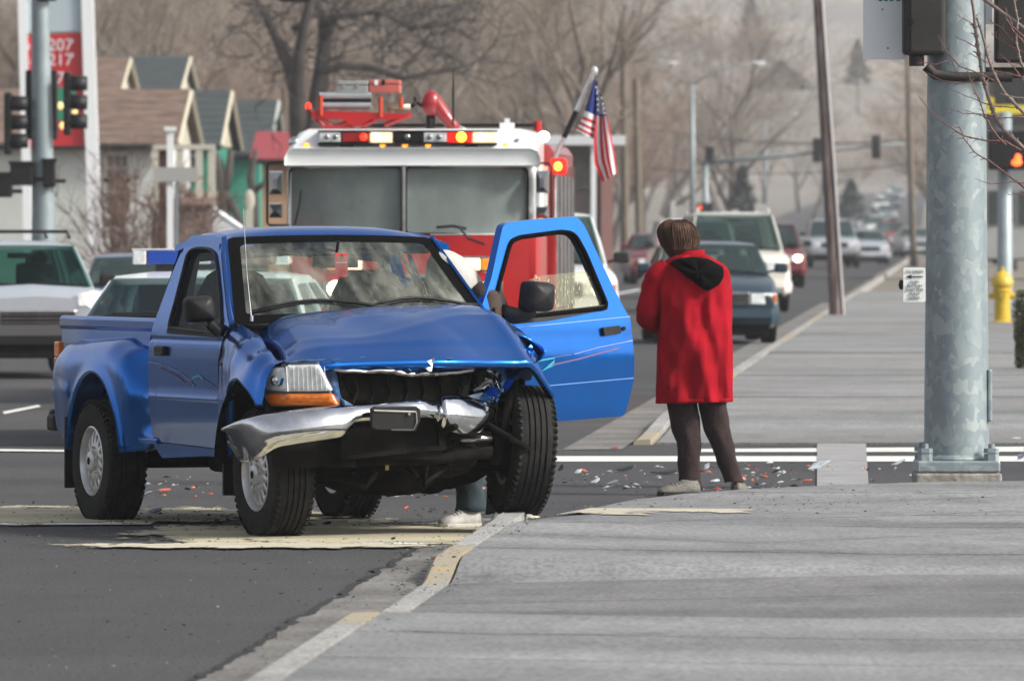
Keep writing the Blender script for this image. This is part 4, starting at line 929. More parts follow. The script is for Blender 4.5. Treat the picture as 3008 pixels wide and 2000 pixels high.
for px,py,w_,h_ in((1010,520,.35,.18),(1000,600,.3,.2),(1130,600,.35,.10),(1240,600,.6,.12),(1330,520,.22,.16),(1400,600,.3,.25),(1480,560,.2,.35),(900,560,.15,.5),(1215,510,.25,.14),(1280,515,.2,.2),(1150,530,.12,.2),(1455,530,.1,.12)):
    v=fq(px,py,-1.6); box('equipment_or_window',v,(.1,w_,h_),mat('cab_panel_grey',(.35,.42,.42),.5,col2=(.2,.25,.26),scale=20),fe,bevel=.02)  # pale interior panels, some painted in place of bright rear cab windows
mb=MB(); mb.tube([fq(1282,668,.06),fq(1330,664,.06),fq(1370,672,.06)],.014,5); mb.tube([fq(1350,668,.08),fq(1375,700,.08),fq(1424,718,.08)],.014,6); mb.build('wiper',BLACK,fe)
mb=MB(); mb.tube([fq(866,660,.06),fq(880,600,.06),fq(884,560,.05)],.01,5); mb.build('wiper',BLACK,fe)
# light bar
lb=MB(); a=fq(935,385,-.05); b=fq(1462,424,-.05); lb.b2((-.25,a.y,b.z-.005),(.06,b.y,b.z+.012)); lb.b2((-.25,a.y,a.z-.004),(.06,b.y,a.z+.004)); lbo=lb.build('light_bar',BLACK,fe,bevel=.006)
segs=[(938,1000,LENS,'clear_lens'),(1005,1085,LRED,'red_lens'),(1088,1150,mat('warm_lens',(.9,.75,.45),.3,emit=(1,.8,.45),estr=.55),'lit_lens'),(1153,1241,BLACK,'black_lens'),(1244,1312,LENS,'clear_lens'),(1315,1386,mat('red_glow_lens',(.5,.01,.01),.3,emit=(1,.02,.01),estr=.5),'red_lens'),(1389,1458,MATS['warm_lens'],'lit_lens')]
for a_,b_,m_,nm in segs:
    A=fq(a_,389,.05); B=fq(b_,418,.05); mb=MB(); mb.b2((-.22,A.y,B.z),(.05,B.y,A.z)); mb.build(nm,m_,lbo,bevel=.008)
for px,m_,r in((1068,E_R,.035),(1355,mat('lit_yellow_lamp',(1,.6,.05),.3,emit=(1,.55,.03),estr=3),.048),(1103,E_W,.03),(1412,E_W,.03),(1196,CHROMED,.03),(1262,CHROMED,.025),(1290,CHROMED,.025),(960,CHROMED,.025),(985,CHROMED,.025)):
    v=fq(px,403,.06); mb=MB(); mb.ball(v,(.012,r,r),12,8); mb.build('lamp_bulb',m_,lbo,smooth=True)
mb=MB()
for px in(1020,1385): 
    v=fq(px,432,.0); mb=MB(); mb.box(v,(.05,.12,.05)); mb.build('bar_foot',BLACK,lbo)
for px in(900,1124,1190,1258,1485):
    v=fq(px,431,-.02); mb=MB(); mb.ball(v,(.05,.032,.036),12,8); mb.build('marker_light',E_A,fe,smooth=True)
# corner lamps
for px,py,m_ in((866,420,CHROME),(1520,425,CHROME)):
    v=fq(px,py,-.1); mb=MB(); mb.ball(v,(.06,.06,.06),12,8); mb.build('flood_lamp',m_,fe,smooth=True)
v=fq(1597,402,-.4); mb=MB(); mb.ball(v,(.05,.055,.05),12,8); mb.build('round_lamp',E_W,fe,smooth=True)
# front panel fittings
def frame_lamp(px0,px1,py0,py1):
    A=fq(px0,py0,.03); B=fq(px1,py1,.03); mb=MB(); mb.b2((0,A.y,B.z),(.04,B.y,A.z)); o=mb.build('lamp_bezel',CHROME,fe,bevel=.015); return o
for m in(1,-1):
    k=lambda px: px if m==1 else 2424-px
    o=frame_lamp(k(1353),k(1472),752,800)
    A=fq(k(1362),760,.05); B=fq(k(1410),792,.05); MB().b2((.03,A.y,B.z),(.06,B.y,A.z)).build('lit_lamp',mat('pink_lit',(1,.5,.3),.3,emit=(1,.35,.15),estr=4),o,bevel=.008)
    A=fq(k(1416),760,.05); B=fq(k(1463),792,.05); MB().b2((.03,A.y,B.z),(.06,B.y,A.z)).build('amber_lamp',mat('amber_glow',(1,.25,.01),.3,emit=(1,.22,.01),estr=.35),o,bevel=.008)
    o=frame_lamp(k(1400),k(1478),826,872); v=fq(k(1438),848,.06); mb=MB(); mb.ball(v,(.02,.085,.075),14,8); mb.build('headlight',E_W,o,smooth=True)
mb=MB(); mb.b2((-.05,-.5,.75),(.03,.5,1.25)); gr=mb.build('grille',CHROMED,fe,bevel=.02)
for k in range(6): box('grille_slat',(.04,0,.8+.08*k),(.03,.9,.03),BLACK,gr)
mb=MB(); mb.b2((-.1,-1.22,.42),(.45,1.22,.70)); mb.build('front_bumper',CHROME,fe,bevel=.04)
v=fq(1300,720,.02)
# mirrors
for s in(-1,1):
    mb=MB()
    if s==-1: f1=[(850,478),(790,478),(785,490),(785,655),(792,662),(850,662)]
    else: f1=[(1575,480),(1614,480),(1620,492),(1620,650),(1612,660),(1575,660)]
    mb.tube([fq(*p,-.15) for p in f1],.012,6); o=mb.build('mirror_frame',BLACK,fe,smooth=True)
    for (c0,c1,py0,py1) in (((790,829),(0,0),503,572),((790,829),(0,0),597,640)) if s==-1 else (((1574,1612),(0,0),500,570),((1574,1612),(0,0),605,645)):
        A=fq(c0[0],py0,-.1); B=fq(c0[1],py1,-.1); mb=MB(); ym=(A.y+B.y)/2; mb.loft([[(-.16,A.y,A.z),(-.16,B.y,A.z),(-.16,B.y,B.z),(-.16,A.y,B.z)],[(-.08,A.y+.005,A.z-.01),(-.08,B.y-.005,A.z-.01),(-.08,B.y-.005,B.z+.01),(-.08,A.y+.005,B.z+.01)],[(-.0,ym-.02,A.z-.08),(-.0,ym+.02,A.z-.08),(-.0,ym+.02,B.z+.06),(-.0,ym-.02,B.z+.06)]],True,True); mb.build('mirror_head',CHROME,o)
# body behind the cab
mb=MB(); mb.loft([[(x,-1.25,.55),(x,-1.25,2.42),(x,-1.2,2.5),(x,1.2,2.5),(x,1.25,2.42),(x,1.25,.55)] for x in(-2.3,-4.5,-7.4)],True,True); bd=mb.build('equipment_body',REDP,fe)
for k,x in enumerate((-2.55,-3.5,-4.5,-5.5,-6.5,-7.2)):
    mb=MB(); mb.b2((x-.03,1.24,.6),(x+.03,1.275,2.3)); mb.build('locker_trim',CHROME,bd)
for k in range(5):
    mb=MB(); mb.b2((-3.4-k,1.245,.9),(-2.65-k,1.262,2.2)); mb.build('roller_shutter',CHROMED,bd)
mb=MB(); mb.cyl((-2.25,1.28,.6),(-2.25,1.28,2.3),.02,8); mb.build('grab_rail',CHROME,fe)
v=fq(1640,489,-2.2); mb=MB(); mb.box(v,(.12,.17,.16)); lp=mb.build('beacon_housing',MATS['red_glow_lens'],fe,bevel=.03); mb=MB(); mb.ball(v+Vector((.07,0,0)),(.02,.04,.045)); mb.build('beacon_bulb',E_O,lp,smooth=True)
for c in((-1.0,-1.05,.5),(-1.0,1.05,.5),(-5.8,-1.05,.5),(-5.8,1.05,.5)): wheel(fe,c,r=.5,wd=.28,side=1 if c[1]>0 else -1,rimr=.27,style='plain',detail=False)
# roof gear: tubes rack
mb=MB()
for a,b in (((906,318),(952,372)),((1209,335),(1130,368)),((952,372),(1040,372)),((915,345),(1200,345)),((1060,372),(1120,345)),((975,372),(940,345)),((990,372),(1060,348))):
    A=fq(*a,-.9); B=fq(*b,-.9); mb.tube([A,B],.03,6)
q=[fq(*p,-1.0) for p in[(915,325),(1205,335),(1180,352),(1090,352),(1060,372),(1040,372),(1010,352),(920,345)]]; mb.prism(q,(-.2,0,0),(.15,0,0)); rk=mb.build('roof_rack',REDP,fe)
for px,py0,py1 in((1118,285,345),(1178,286,320),(942,280,340)):
    A=fq(px,py0,-.85); B=fq(px,py1,-.85); MB().cyl(A,B,.022,8).build('rack_post',mat('orange_post',(.45,.04,.01),.5),rk)
for j,py in enumerate((282,296,311)):
    A=fq(938,py,-.95); B=fq(1090,py,-.95); mb=MB(); mb.cyl(A,B,.034 if j!=1 else .02,10); mb.build('steel_roller',STEEL if j!=1 else BLACK,rk,smooth=True,auto=40)
A=fq(1140,317,-.9); B=fq(1205,314,-.9); mb=MB(); mb.cyl(A,B,.03,10); mb.build('nozzle_tube',mat('brass_tube',(.5,.45,.3),.3,.8),rk,smooth=True)
A=fq(906,313,-.9); mb=MB(); mb.ball(A,(.03,.03,.04)); mb.build('rack_lamp',E_R,rk,smooth=True)
mb=MB(); 
A=fq(1268,240,-1.3); B=fq(1338,362,-1.3)
mb.tube([fq(1262,292,-1.3),fq(1275,300,-1.3),fq(1330,370,-1.3),fq(1345,380,-1.3)],[.07,.085,.055,.04],12); mb.ball(fq(1266,305,-1.3),(.1,.1,.13)); dg=mb.build('deck_gun',mat('maroon_red',(.28,.008,.012),.35,0,.5),fe,smooth=True)
mb=MB(); mb.cyl(fq(1265,340,-1.3),fq(1265,385,-1.3),.045,10); mb.ball(fq(1264,276,-1.3),(.03,.03,.035)); mb.tube([fq(1250,320,-1.3),fq(1222,300,-1.25),fq(1218,285,-1.25)],.018,6); mb.tube([fq(1222,300,-1.25),fq(1208,316,-1.25)],.02,6); mb.build('gun_mount',BLACK,dg,smooth=True)
mb=MB(); mb.tube([fq(1345,375,-1.3),fq(1375,388,-1.3)],[.03,.025],10); mb.build('gun_nozzle',ALU,dg,smooth=True)
mb=MB(); A=fq(1080,364,-2.3); B=fq(1575,374,-2.3); mb.b2((-2.35,A.y,B.z),(-2.25,B.y,A.z)); mb.build('roof_rail',BLACK,fe)
mb=MB(); mb.cyl(fq(1578,356,-2.3),fq(1578,392,-2.3),.045,8); mb.build('rail_post',REDP,fe)
mb=MB(); mb.tube([fq(1331,370,-.6),fq(1331,280,-.6),fq(1332,200,-.6)],[.012,.012,.004],5); mb.build('aerial',BLACK,fe)
mb=MB(); a=fq(1490,375,-.6); mb.box(a,(.12,.14,.09)); mb.box(a+Vector((0,0,.06)),(.05,.05,.05)); mb.build('roof_vent',WHITEP,fe)
# cases on the rack
def cs_(name,label,px0,px1,py0,py1,m,x,dx):
    A=FE.w(fq((px0+px1)/2,py1,x)); t=thing(name,label,'case',A,FE.rz); a=fq(px0,py0,x); b=fq(px1,py1,x)
    w_=abs(b.y-a.y); h_=a.z-b.z; o=MB().b2((-dx/2,-w_/2,.003),(dx/2,w_/2,h_*.62)).build('case_base',m,t,bevel=.008)
    MB().b2((-dx/2,-w_/2,h_*.66),(dx/2,w_/2,h_)).build('case_lid',m,t,bevel=.01)
    MB().b2((-dx/2-.0,-w_/2+.01,h_*.60),(dx/2-.01,w_/2-.01,h_*.68)).build('seam',BLACK,t)
    return t,w_,h_
t,w_,h_=cs_('equipment_case','grey metal case standing on the fire engine roof rack',993,1083,239,277,mat('case_grey',(.30,.31,.29),.5,col2=(.24,.25,.24),scale=6),-1.1,.35)
for y in(-.08,.05): box('latch',(.18,y,h_*.6),(.012,.03,.02),STEEL,t)
t,w_,h_=cs_('equipment_case','faded red hard case on the fire engine roof rack beside the grey case',1087,1177,236,275,mat('case_red',(.50,.13,.10),.5,col2=(.42,.10,.08),scale=5),-1.15,.30)
box('white_sticker',(.153,-.08,h_*.8),(.004,.035,.05),WHITEP,t); box('black_sticker',(.153,-.01,h_*.8),(.004,.03,.05),BLACK,t)
# flag
fb=FE.w(fq(1627,470,-2.3)); fl=thing('flag','american flag hanging limp from a slanted pole on the back of the fire engine','flag',fb,FE.rz)
tip=fq(1746,210,-2.3)-fq(1627,470,-2.3)
mb=MB(); mb.tube([(0,0,0),tip*.55],.022,8); mb.build('lower_pole',mat('wood_pole_grey',(.4,.38,.38),.6),fl); mb=MB(); mb.tube([tip*.25,tip*.55],.026,8); mb.build('pole_sleeve',BLACK,fl); mb=MB(); mb.tube([tip*.55,tip],.024,8); mb.ball(tip,(.035,.035,.05)); mb.build('pole',ALU,fl)
W_=mat('flag_white',(.62,.62,.64),.9); RR=mat('flag_red',(.42,.02,.03),.9); BB=mat('flag_blue',(.012,.025,.16),.9)
def FP(px,py,dx=0): return fq(px,py,-2.3)-fq(1627,470,-2.3)+Vector((dx,0,0))
# right part of the cloth: hoist edge from pole tip down; stripes fall diagonal. left and right outline
R_L=[(1747,232),(1737,270),(1728,305),(1716,338),(1700,368),(1692,380)]
def cloth(u,v):   # u across stripes 0..1 (left edge->right), v 0 top..1 bottom
    L=[(1750,234),(1752,290),(1750,345),(1744,420),(1746,480),(1770,537)]; Rr=[(1752,234),(1772,300),(1784,345),(1796,400),(1806,455),(1812,508)]
    i=min(4,int(v*5)); t=v*5-i; a=[L[i][k]+(L[i+1][k]-L[i][k])*t for k in(0,1)]; b=[Rr[i][k]+(Rr[i+1][k]-Rr[i][k])*t for k in(0,1)]
    px=a[0]+(b[0]-a[0])*u; py=a[1]+(b[1]-a[1])*u
    return FP(px,py,.05*math.sin(u*7+v*3))
mb=MB(); n1,n2=12,26
for i in range(n1):
    for j in range(n2):
        u0,u1,v0,v1=i/n1,(i+1)/n1,j/n2,(j+1)/n2
        mb.mi=2 if v1<=.385 else (int((u0*6.0)+.0 - 0)%2 if True else 0)
        if v1>.385: mb.mi= (int(u0*7)+0)%2
        mb.add([cloth(u0,v0),cloth(u1,v0),cloth(u1,v1),cloth(u0,v1)],[(0,1,2,3)])
fc=mb.build('cloth',[RR,W_,BB],fl,recalc=False)
def cl2(u,v):     # left fold: u along 0 (left edge) ..1, v 0 top..1 bottom
    L=[(1745,235),(1726,300),(1715,338),(1703,362),(1692,382)]; Rr=[(1752,240),(1752,320),(1752,352),(1750,385),(1748,412)]
    i=min(3,int(v*4)); t=v*4-i; a=[L[i][k]+(L[i+1][k]-L[i][k])*t for k in(0,1)]; b=[Rr[i][k]+(Rr[i+1][k]-Rr[i][k])*t for k in(0,1)]
    return FP(a[0]+(b[0]-a[0])*u,a[1]+(b[1]-a[1])*u,.06*math.sin(u*4)+.02)
mb=MB()
for i in range(6):
    for j in range(24):
        u0,u1,v0,v1=i/6,(i+1)/6,j/24,(j+1)/24
        mb.mi=2 if v1<=.42 else int((v0-.42)/.085)%2
        if mb.mi!=2: mb.mi=1-mb.mi
        mb.add([cl2(u0,v0),cl2(u1,v0),cl2(u1,v1),cl2(u0,v1)],[(0,1,2,3)])
mb.build('cloth_fold',[RR,W_,BB],fl,recalc=False)
st_=MB()
for j in range(10):
    for i in range(3):
        v=.08+j*.03; u=.25+.25*i+(.12 if j%2 else 0)
        if v<.37: c=cloth(min(.92,u),v)+Vector((.03,0,0)); 
        st_.add([c+Vector((0,.016*math.cos(a*2*math.pi/10)*(1 if a%2 else .42),.016*math.sin(a*2*math.pi/10)*(1 if a%2 else .42))) for a in range(10)],[tuple(range(10))])
tag(st_.build('stars',W_,fl,recalc=False),kind='stuff')
# ------------------------------------------------------------------ other vehicles
ZB=lambda z:z
TEALG=glass('car_glass',tint=(.40,.50,.48),body=(.08,.12,.12),opac=.22)
def car(name,label,cat,px,Y,kind='sedan',paint=WHITEP,yaw=None,group=None,lit=(),W=1.78,Hh=1.44,L=4.6,bump=None,grille=BLACK,lod=1,X=None,z=None,glassm=None,signal=None,rack=False,gr_chrome=True,driver=False,seatm=None,nomirror=False,plate=True,zc_=None,zh_=None,gz_=None):
    x0=(px-1504)*Y/F if X is None else X
    a=R(0) if yaw is None else R(yaw)
    fr=Frame((x0,Y,gh(Y)+.012 if Y>60 else 0),a); t=thing(name,label,cat,fr.O+Vector((0,0,0)),fr.rz,group)
    fr.O=fr.O-fr.f*0
    t.location=fr.O-fr.f*(L/2)       # front of the car stands at distance Y
    bump=bump or paint
    P_={'sedan':dict(zh=.80,zc=.98,hood=1.15,wl=.75,rr=1.35,rb=.75,zd=.98,zg=.20),
       'suv':dict(zh=.98,zc=1.12,hood=1.05,wl=.62,rr=.35,rb=.25,zd=1.12,zg=.30),
       'van':dict(zh=.88,zc=1.08,hood=.75,wl=.85,rr=.3,rb=.25,zd=1.08,zg=.24),
       'pickup':dict(zh=1.02,zc=1.16,hood=1.15,wl=.55,rr=2.35,rb=.12,zd=1.14,zg=.36)}[kind]
    zh,zc=P_['zh']*Hh/{'sedan':1.44,'suv':1.8,'van':1.72,'pickup':1.8}[kind],P_['zc']*Hh/{'sedan':1.44,'suv':1.8,'van':1.72,'pickup':1.8}[kind]
    zc=zc_ or zc; zh=zh_ or zh
    xf=L/2; xc=xf-P_['hood']; xrf=xc-P_['wl']; xrr=-L/2+P_['rr']; xrb=xrr-P_['rb']; zg=P_['zg']; hw=W/2
    def zt(x):
        if x>xc: return smooth([(xc,zc),(xf-.25,zh+.03),(xf,zh-.10)],x)
        if x<xrb: return smooth([(-xf,zc-.06),(-xf+.15,zc),(xrb,zc)],x)
        return zc
    st=[-xf,-xf+.06,-xf+.3]+[-xf+.3+(L-.6)*k/10 for k in range(1,10)]+[xf-.3,xf-.12,xf-.03,xf]
    rings=[]
    for x in st:
        e=max(0,1-min(x+xf,xf-x)/.45); w=hw*(1-.13*e*e); z1=zt(x); z0=zg+.03*e
        if x>=xf-.001 : z0=zg+.2
        rings.append([(x,-w*.9,z0),(x,-w*.98,z0+.1),(x,-w,z0+(z1-z0)*.5),(x,-w*.975,z1-.10),(x,-w*.90,z1-.025),(x,-w*.7,z1),(x,0,z1+.035),(x,w*.7,z1),(x,w*.90,z1-.025),(x,w*.975,z1-.10),(x,w,z0+(z1-z0)*.5),(x,w*.98,z0+.1),(x,w*.9,z0)])
    mb=MB(); mb.loft(rings,True,True); body=mb.build('body',paint,t,smooth=True,auto=35)
    # roof and pillars
    zr=Hh; rw=hw*(.76 if kind!='van' else .80); bw=hw*.90
    mb=MB(); rr=[]
    n=6
    for k in range(n+1):
        x=xrf+.05-(xrf-xrr+.1)*k/n; dz=-.045 if k in(0,n) else 0
        rr.append([(x,-rw*1.0,zr-.10+dz*.3),(x,-rw*.96,zr-.04+dz*.6),(x,-rw*.6,zr-.008+dz),(x,0,zr+dz),(x,rw*.6,zr-.008+dz),(x,rw*.96,zr-.04+dz*.6),(x,rw*1.0,zr-.10+dz*.3),(x,rw*.5,zr-.06+dz),(x,-rw*.5,zr-.06+dz)])
    mb.loft(rr,True,True); ro=mb.build('roof',paint,t,smooth=True,auto=40)
    for s in(-1,1):
        def pil(x0_,x1_,wd):
            mb=MB(); a_=Vector((x0_,s*bw,zc-.03)); b_=Vector((x1_,s*rw*.985,zr-.075)); mb.loft([[p+Vector((-wd,0,0)),p+Vector((wd,0,0)),p+Vector((wd,-s*.05,0)),p+Vector((-wd,-s*.05,0))] for p in(a_,a_.lerp(b_,.5)+Vector((0,s*.012,0)),b_)],True,True); mb.build('pillar',paint,t)
        pil(xc-.02,xrf+.03,.035); 
        if kind=='pickup': pil(xrb+.12,xrr+.06,.11)
        else:
            pil((xc+xrb)/2-.1,(xrf+xrr)/2-.1,.045); pil(xrb+.08,xrr+.02,.09)
            if kind in('suv','van'): pil(-xf+1.1,-xf+1.15,.05)
        mb=MB(); mb.loft([[(xc-.06,s*(bw-.015),zc-.03),(xrb+.1,s*(bw-.015),zc-.03)],[(xrf+.0,s*(rw*.985-.01),zr-.08),(xrr+.06,s*(rw*.985-.01),zr-.08)]],closed=False); mb.build('side_window',glassm or TEALG,t,recalc=False)
    g=glassm or TEALG
    mb=MB(); mb.loft([[(xc+.10*(1-q*q)+.02,q*bw*.97,zc-.0+.02*(1-q*q)) for q in[-1,-.6,-.2,.2,.6,1]],[(xrf+.06*(1-q*q)+.05,q*rw*.95,zr-.055) for q in[-1,-.6,-.2,.2,.6,1]]],closed=False); wso=mb.build('windscreen',g,t,smooth=True,recalc=False)
    if Y<300:
        for yy in(-.35,.3):
            mb=MB(); mb.tube([(xc+.12,yy+.3,zc+.02),(xc+.10,yy,zc+.05),(xc+.08,yy-.3,zc+.04)],.010,5); mb.build('wiper',BLACK,wso)
    mb=MB(); mb.loft([[(xrb-.0,q*bw*.95,zc-.0) for q in[-1,0,1]],[(xrr-.03,q*rw*.94,zr-.07) for q in[-1,0,1]]],closed=False); mb.build('rear_window',g,t,recalc=False)
    if Y<320:
        for yy in(-.36,.36):
            mb=MB(); sx=(xc+xrr)/2-.15 if kind!='pickup' else xrr+.35; mb.box((sx,yy,zc+.04),(.12,.46,.44)); mb.box((sx-.02,yy,zc+.30),(.08,.24,.15)); mb.build('seat',seatm or SEAT,t,bevel=.05)
        mb=MB(); mb.box((xrf+.05,0,zr-.17),(.03,.24,.06)); mb.build('rear_view_mirror',BLACK,t,bevel=.01)
        mb=MB(); mb.box((xc-.16,0,zc+.0),(.34,bw*1.8,.06)); mb.build('dashboard',SEAT,t,bevel=.02)
    # front
    gw=hw*.50; gz=zh-.17; gl_z=gz
    if gz_: gz,gl_z=gz_,zh-.10
    gb=MB(); gb.box((xf-.02,0,gz),(.08,gw*2,.19)); gro=gb.build('grille',CHROMED if gr_chrome else BLACK,t,bevel=.02)
    box('grille_mesh',(xf+.025,0,gz),(.012,gw*2-.05,.14),BLACK,gro)
    if Y<330:
        for k in range(3): box('grille_slat',(xf+.034,0,gz-.045+.045*k),(.012,gw*2-.05,.010),CHROMED if gr_chrome else BLACK,gro)
    gz=gl_z
    for i,s in enumerate((-1,1)):
        yc=s*(gw+(hw*.93-gw)/2)
        mb=MB(); ww=(hw*.92-gw)/2-.012
        mb.loft([[(xf-.02-.10*(max(0,s*(y-yc)/ww)),y,gz-.075) for y in(yc-ww,yc,yc+ww)],[(xf-.03-.10*(max(0,s*(y-yc)/ww)),y,gz+.075) for y in(yc-ww,yc,yc+ww)]],closed=False)
        hl=mb.build('headlight',LENS,t,solid=-.03)
        sgx=Vector((xf-.09,s*(hw*.90),gz)); box('indicator',sgx,(.06,.05,.12),AMBER,t,bevel=.01)
        if s in lit or i in lit: mb=MB(); mb.ball((xf+.0,yc,gz),(.04,.10,.085),12,8); mb.build('lit_bulb',E_W,hl,smooth=True)
        if signal==s: mb=MB(); mb.ball((xf+.01,s*(hw*.84),gz-.02),(.05,.17,.13),12,8); mb.build('lit_indicator',E_O,hl,smooth=True)
        if nomirror: continue
        mb=MB(); mz=zc+.08; mb.box((xc-.22,s*(hw+.10),mz),(.09,.20,.14)); mo=mb.build('side_mirror',BLACK if kind!='sedan' else paint,t,bevel=.035); 
        mb=MB(); mb.tube([(xc-.2,s*(hw-.1),mz-.06),(xc-.22,s*(hw+.05),mz-.03)],.02,5); mb.build('mirror_stalk',BLACK,mo)
    mb=MB(); q=[-1,-.85,-.4,0,.4,.85,1]; bz=zg+.17
    mb.loft([[(xf-.16,y*hw*.98,bz-.10) if abs(y)==1 else (xf+.06,y*hw*.97,bz-.10) for y in q],[(xf-.14,y*hw*1.0,bz) if abs(y)==1 else (xf+.11,y*hw*.99,bz) for y in q],[(xf-.16,y*hw*.99,bz+.12) if abs(y)==1 else (xf+.08,y*hw*.98,bz+.12) for y in q],[(xf-.2,y*hw*.9,bz+.13) for y in q]],closed=False)
    mb.build('front_bumper',bump,t,smooth=True,auto=40)
    mb=MB(); mb.box((xf-.1,0,zg+.03),(.2,W*.8,.2)); mb.box((0,0,zg-.02),(L*.8,W*.72,.14)); mb.build('underbody',DARK,t)
    if plate: box('number_plate',(xf+.115,0,bz+.02),(.01,.30,.13),mat('plate_white',(.5,.5,.5),.5),t)
    rd=.33 if kind in('sedan','van') else .38
    for x in(xf-.85,-xf+.9):
        for s in(-1,1):
            c=(x,s*(hw-.13),rd)
            if Y<260: wheel(t,c,r=rd,wd=.22,side=s,rimr=rd*.6,style='plain',detail=False)
            else: mb=MB(); mb.lathe([(rd*.9,-.11),(rd,-.07),(rd,.07),(rd*.9,.11)],14,'y',c); mb.build('wheel',RUB,t,smooth=True,auto=40)
    if rack:
        mb=MB()
        for s in(-1,1): mb=MB(); mb.tube([(xrf-.1,s*rw*.9,zr-.02),(xrf-.2,s*rw*.9,zr+.05),(xrr+.2,s*rw*.9,zr+.05),(xrr+.1,s*rw*.9,zr-.02)],.018,6); mb.build('roof_rail',rack,t)
    return t,fr,dict(xf=xf,xc=xc,xrf=xrf,xrr=xrr,zr=zr,zc=zc,rw=rw,hw=hw)
rdy=-3.0
SILV=mat('silver_paint',(.50,.54,.58),.3,.4,.8,col2=(.46,.50,.55),scale=2)
MARO=mat('maroon_paint',(.14,.008,.018),.35,.1,.4); TEAL=mat('teal_blue_paint',(.012,.036,.055),.3,.1,.5,col2=(.01,.03,.048),scale=2)
WARMW=mat('cream_white_paint',(.70,.68,.60),.3,0,.7); NAVY=mat('navy_paint',(.03,.06,.12),.3,.2,.8); GREYP=mat('grey_paint',(.28,.31,.33),.35,.3,.6)
# silver wagon on the left, with a driver
t,fr,d=car('silver_wagon','silver wagon with black roof bars and one dazzling headlight at the left edge','car',110,96,'suv',SILV,yaw=11,plate=False,W=1.76,Hh=1.52,L=4.45,zc_=1.0,zh_=.97,gz_=.66,lit=(1,),bump=mat('dark_bumper',(.03,.03,.032),.6),gr_chrome=True,glassm=glass('wagon_glass',tint=(.30,.52,.46),body=(.01,.03,.03),opac=.1))
for x in(d['xrf']-.25,d['xrr']+.3):
    mb=MB(); mb.tube([(x,-d['rw']*.95,d['zr']+.02),(x,-d['rw']*.9,d['zr']+.10),(x,d['rw']*.9,d['zr']+.10),(x,d['rw']*.95,d['zr']+.02)],.022,6); mb.build('roof_bar',BLACK,t)
wag=t; wag_d=d
# police cruiser turned to its right
t,fr,d=car('police_car','white police car with blue and clear light bar behind the blue pickup cab','police car',533,67,'sedan',WHITEP,yaw=-3,nomirror=True,zc_=.97,W=1.98,Hh=1.34,L=5.2,bump=WHITEP,glassm=glass('police_glass',tint=(.30,.42,.42),body=(.02,.04,.05),opac=.14),lit=())
pol=t; zb=d['zr']+.05; xm=(d['xrf']+d['xrr'])/2+.1
mb=MB(); mb.box((xm,0,zb-.02),(.3,.9,.04)); lbp=mb.build('light_bar',BLACK,t)
for k,(y0,y1,m_) in enumerate([(-.64,-.52,LENS),(-.52,-.20,LBLUE),(-.20,.0,LENS),(.0,.20,LBLUE),(.20,.52,mat('smoked_lens',(.10,.06,.05),.3)),(.52,.64,LENS)]):
    MB().b2((xm-.15,y0+.004,zb+.0),(xm+.15,y1-.004,zb+.115)).build('light_bar_lens',m_,lbp,bevel=.012)
box('light_bar_cap',(xm,0,zb+.122),(.3,1.28,.012),LENS,lbp)
# lit spot behind the pickup rear window is this low parked van's headlight
def roadX(Y,off): return kx(Y)-off
V=[('navy_sedan','dark blue sedan half hidden behind the police car light bar','car',425,112,dict(kind='sedan',paint=NAVY,W=1.75,Hh=1.32)),
 ('white_pickup','white pickup truck with chrome grille seen through the open blue door','pickup truck',1600,108,dict(kind='pickup',paint=WHITEP,W=1.95,Hh=1.86,L=5.4,lit=(1,),bump=CHROMED,yaw=4)),
 ('teal_sedan','blue grey sedan closest to the kerb beside the woman in red','car',2112,123,dict(kind='sedan',paint=TEAL,W=1.78,Hh=1.45,L=4.8)),
 ('white_suv','large cream white sport utility vehicle behind the blue grey sedan','suv',2176,165,dict(kind='suv',paint=WARMW,W=2.0,Hh=1.92,L=5.1,rack=WARMW,yaw=3)),
 ('white_minivan','white minivan mostly hidden left of the cream sport utility vehicle','minivan',2055,195,dict(kind='van',paint=WHITEP,W=1.95,Hh=1.80)),
 ('maroon_sedan','maroon sedan in the far left lane beyond the open blue door','car',1945,240,dict(kind='sedan',paint=MARO,W=1.78,Hh=1.42)),
 ('maroon_suv','maroon vehicle with lit headlight peeking out right of the cream sport utility vehicle','suv',2272,226,dict(kind='suv',paint=MARO,W=1.78,Hh=1.72,lit=(1,))),
 ('silver_pickup','silver pickup truck passing behind the leaning wooden pole','pickup truck',2452,322,dict(kind='pickup',paint=SILV,W=2.0,Hh=1.82,L=5.3,bump=CHROMED)),
 ('grey_sedan','small pale grey sedan right of the silver pickup truck','car',2556,350,dict(kind='sedan',paint=SILV,W=1.7,Hh=1.42)),
 ('red_pickup','old red pickup truck with orange turn signal glowing','pickup truck',2622,505,dict(kind='pickup',paint=mat('dull_red_paint',(.22,.05,.05),.5),W=1.95,Hh=1.72,signal=1)),
]
for nm,lab,cat,px,Y,k in V: k.setdefault('yaw',2.5); car(nm,lab,cat,px,Y,**k)
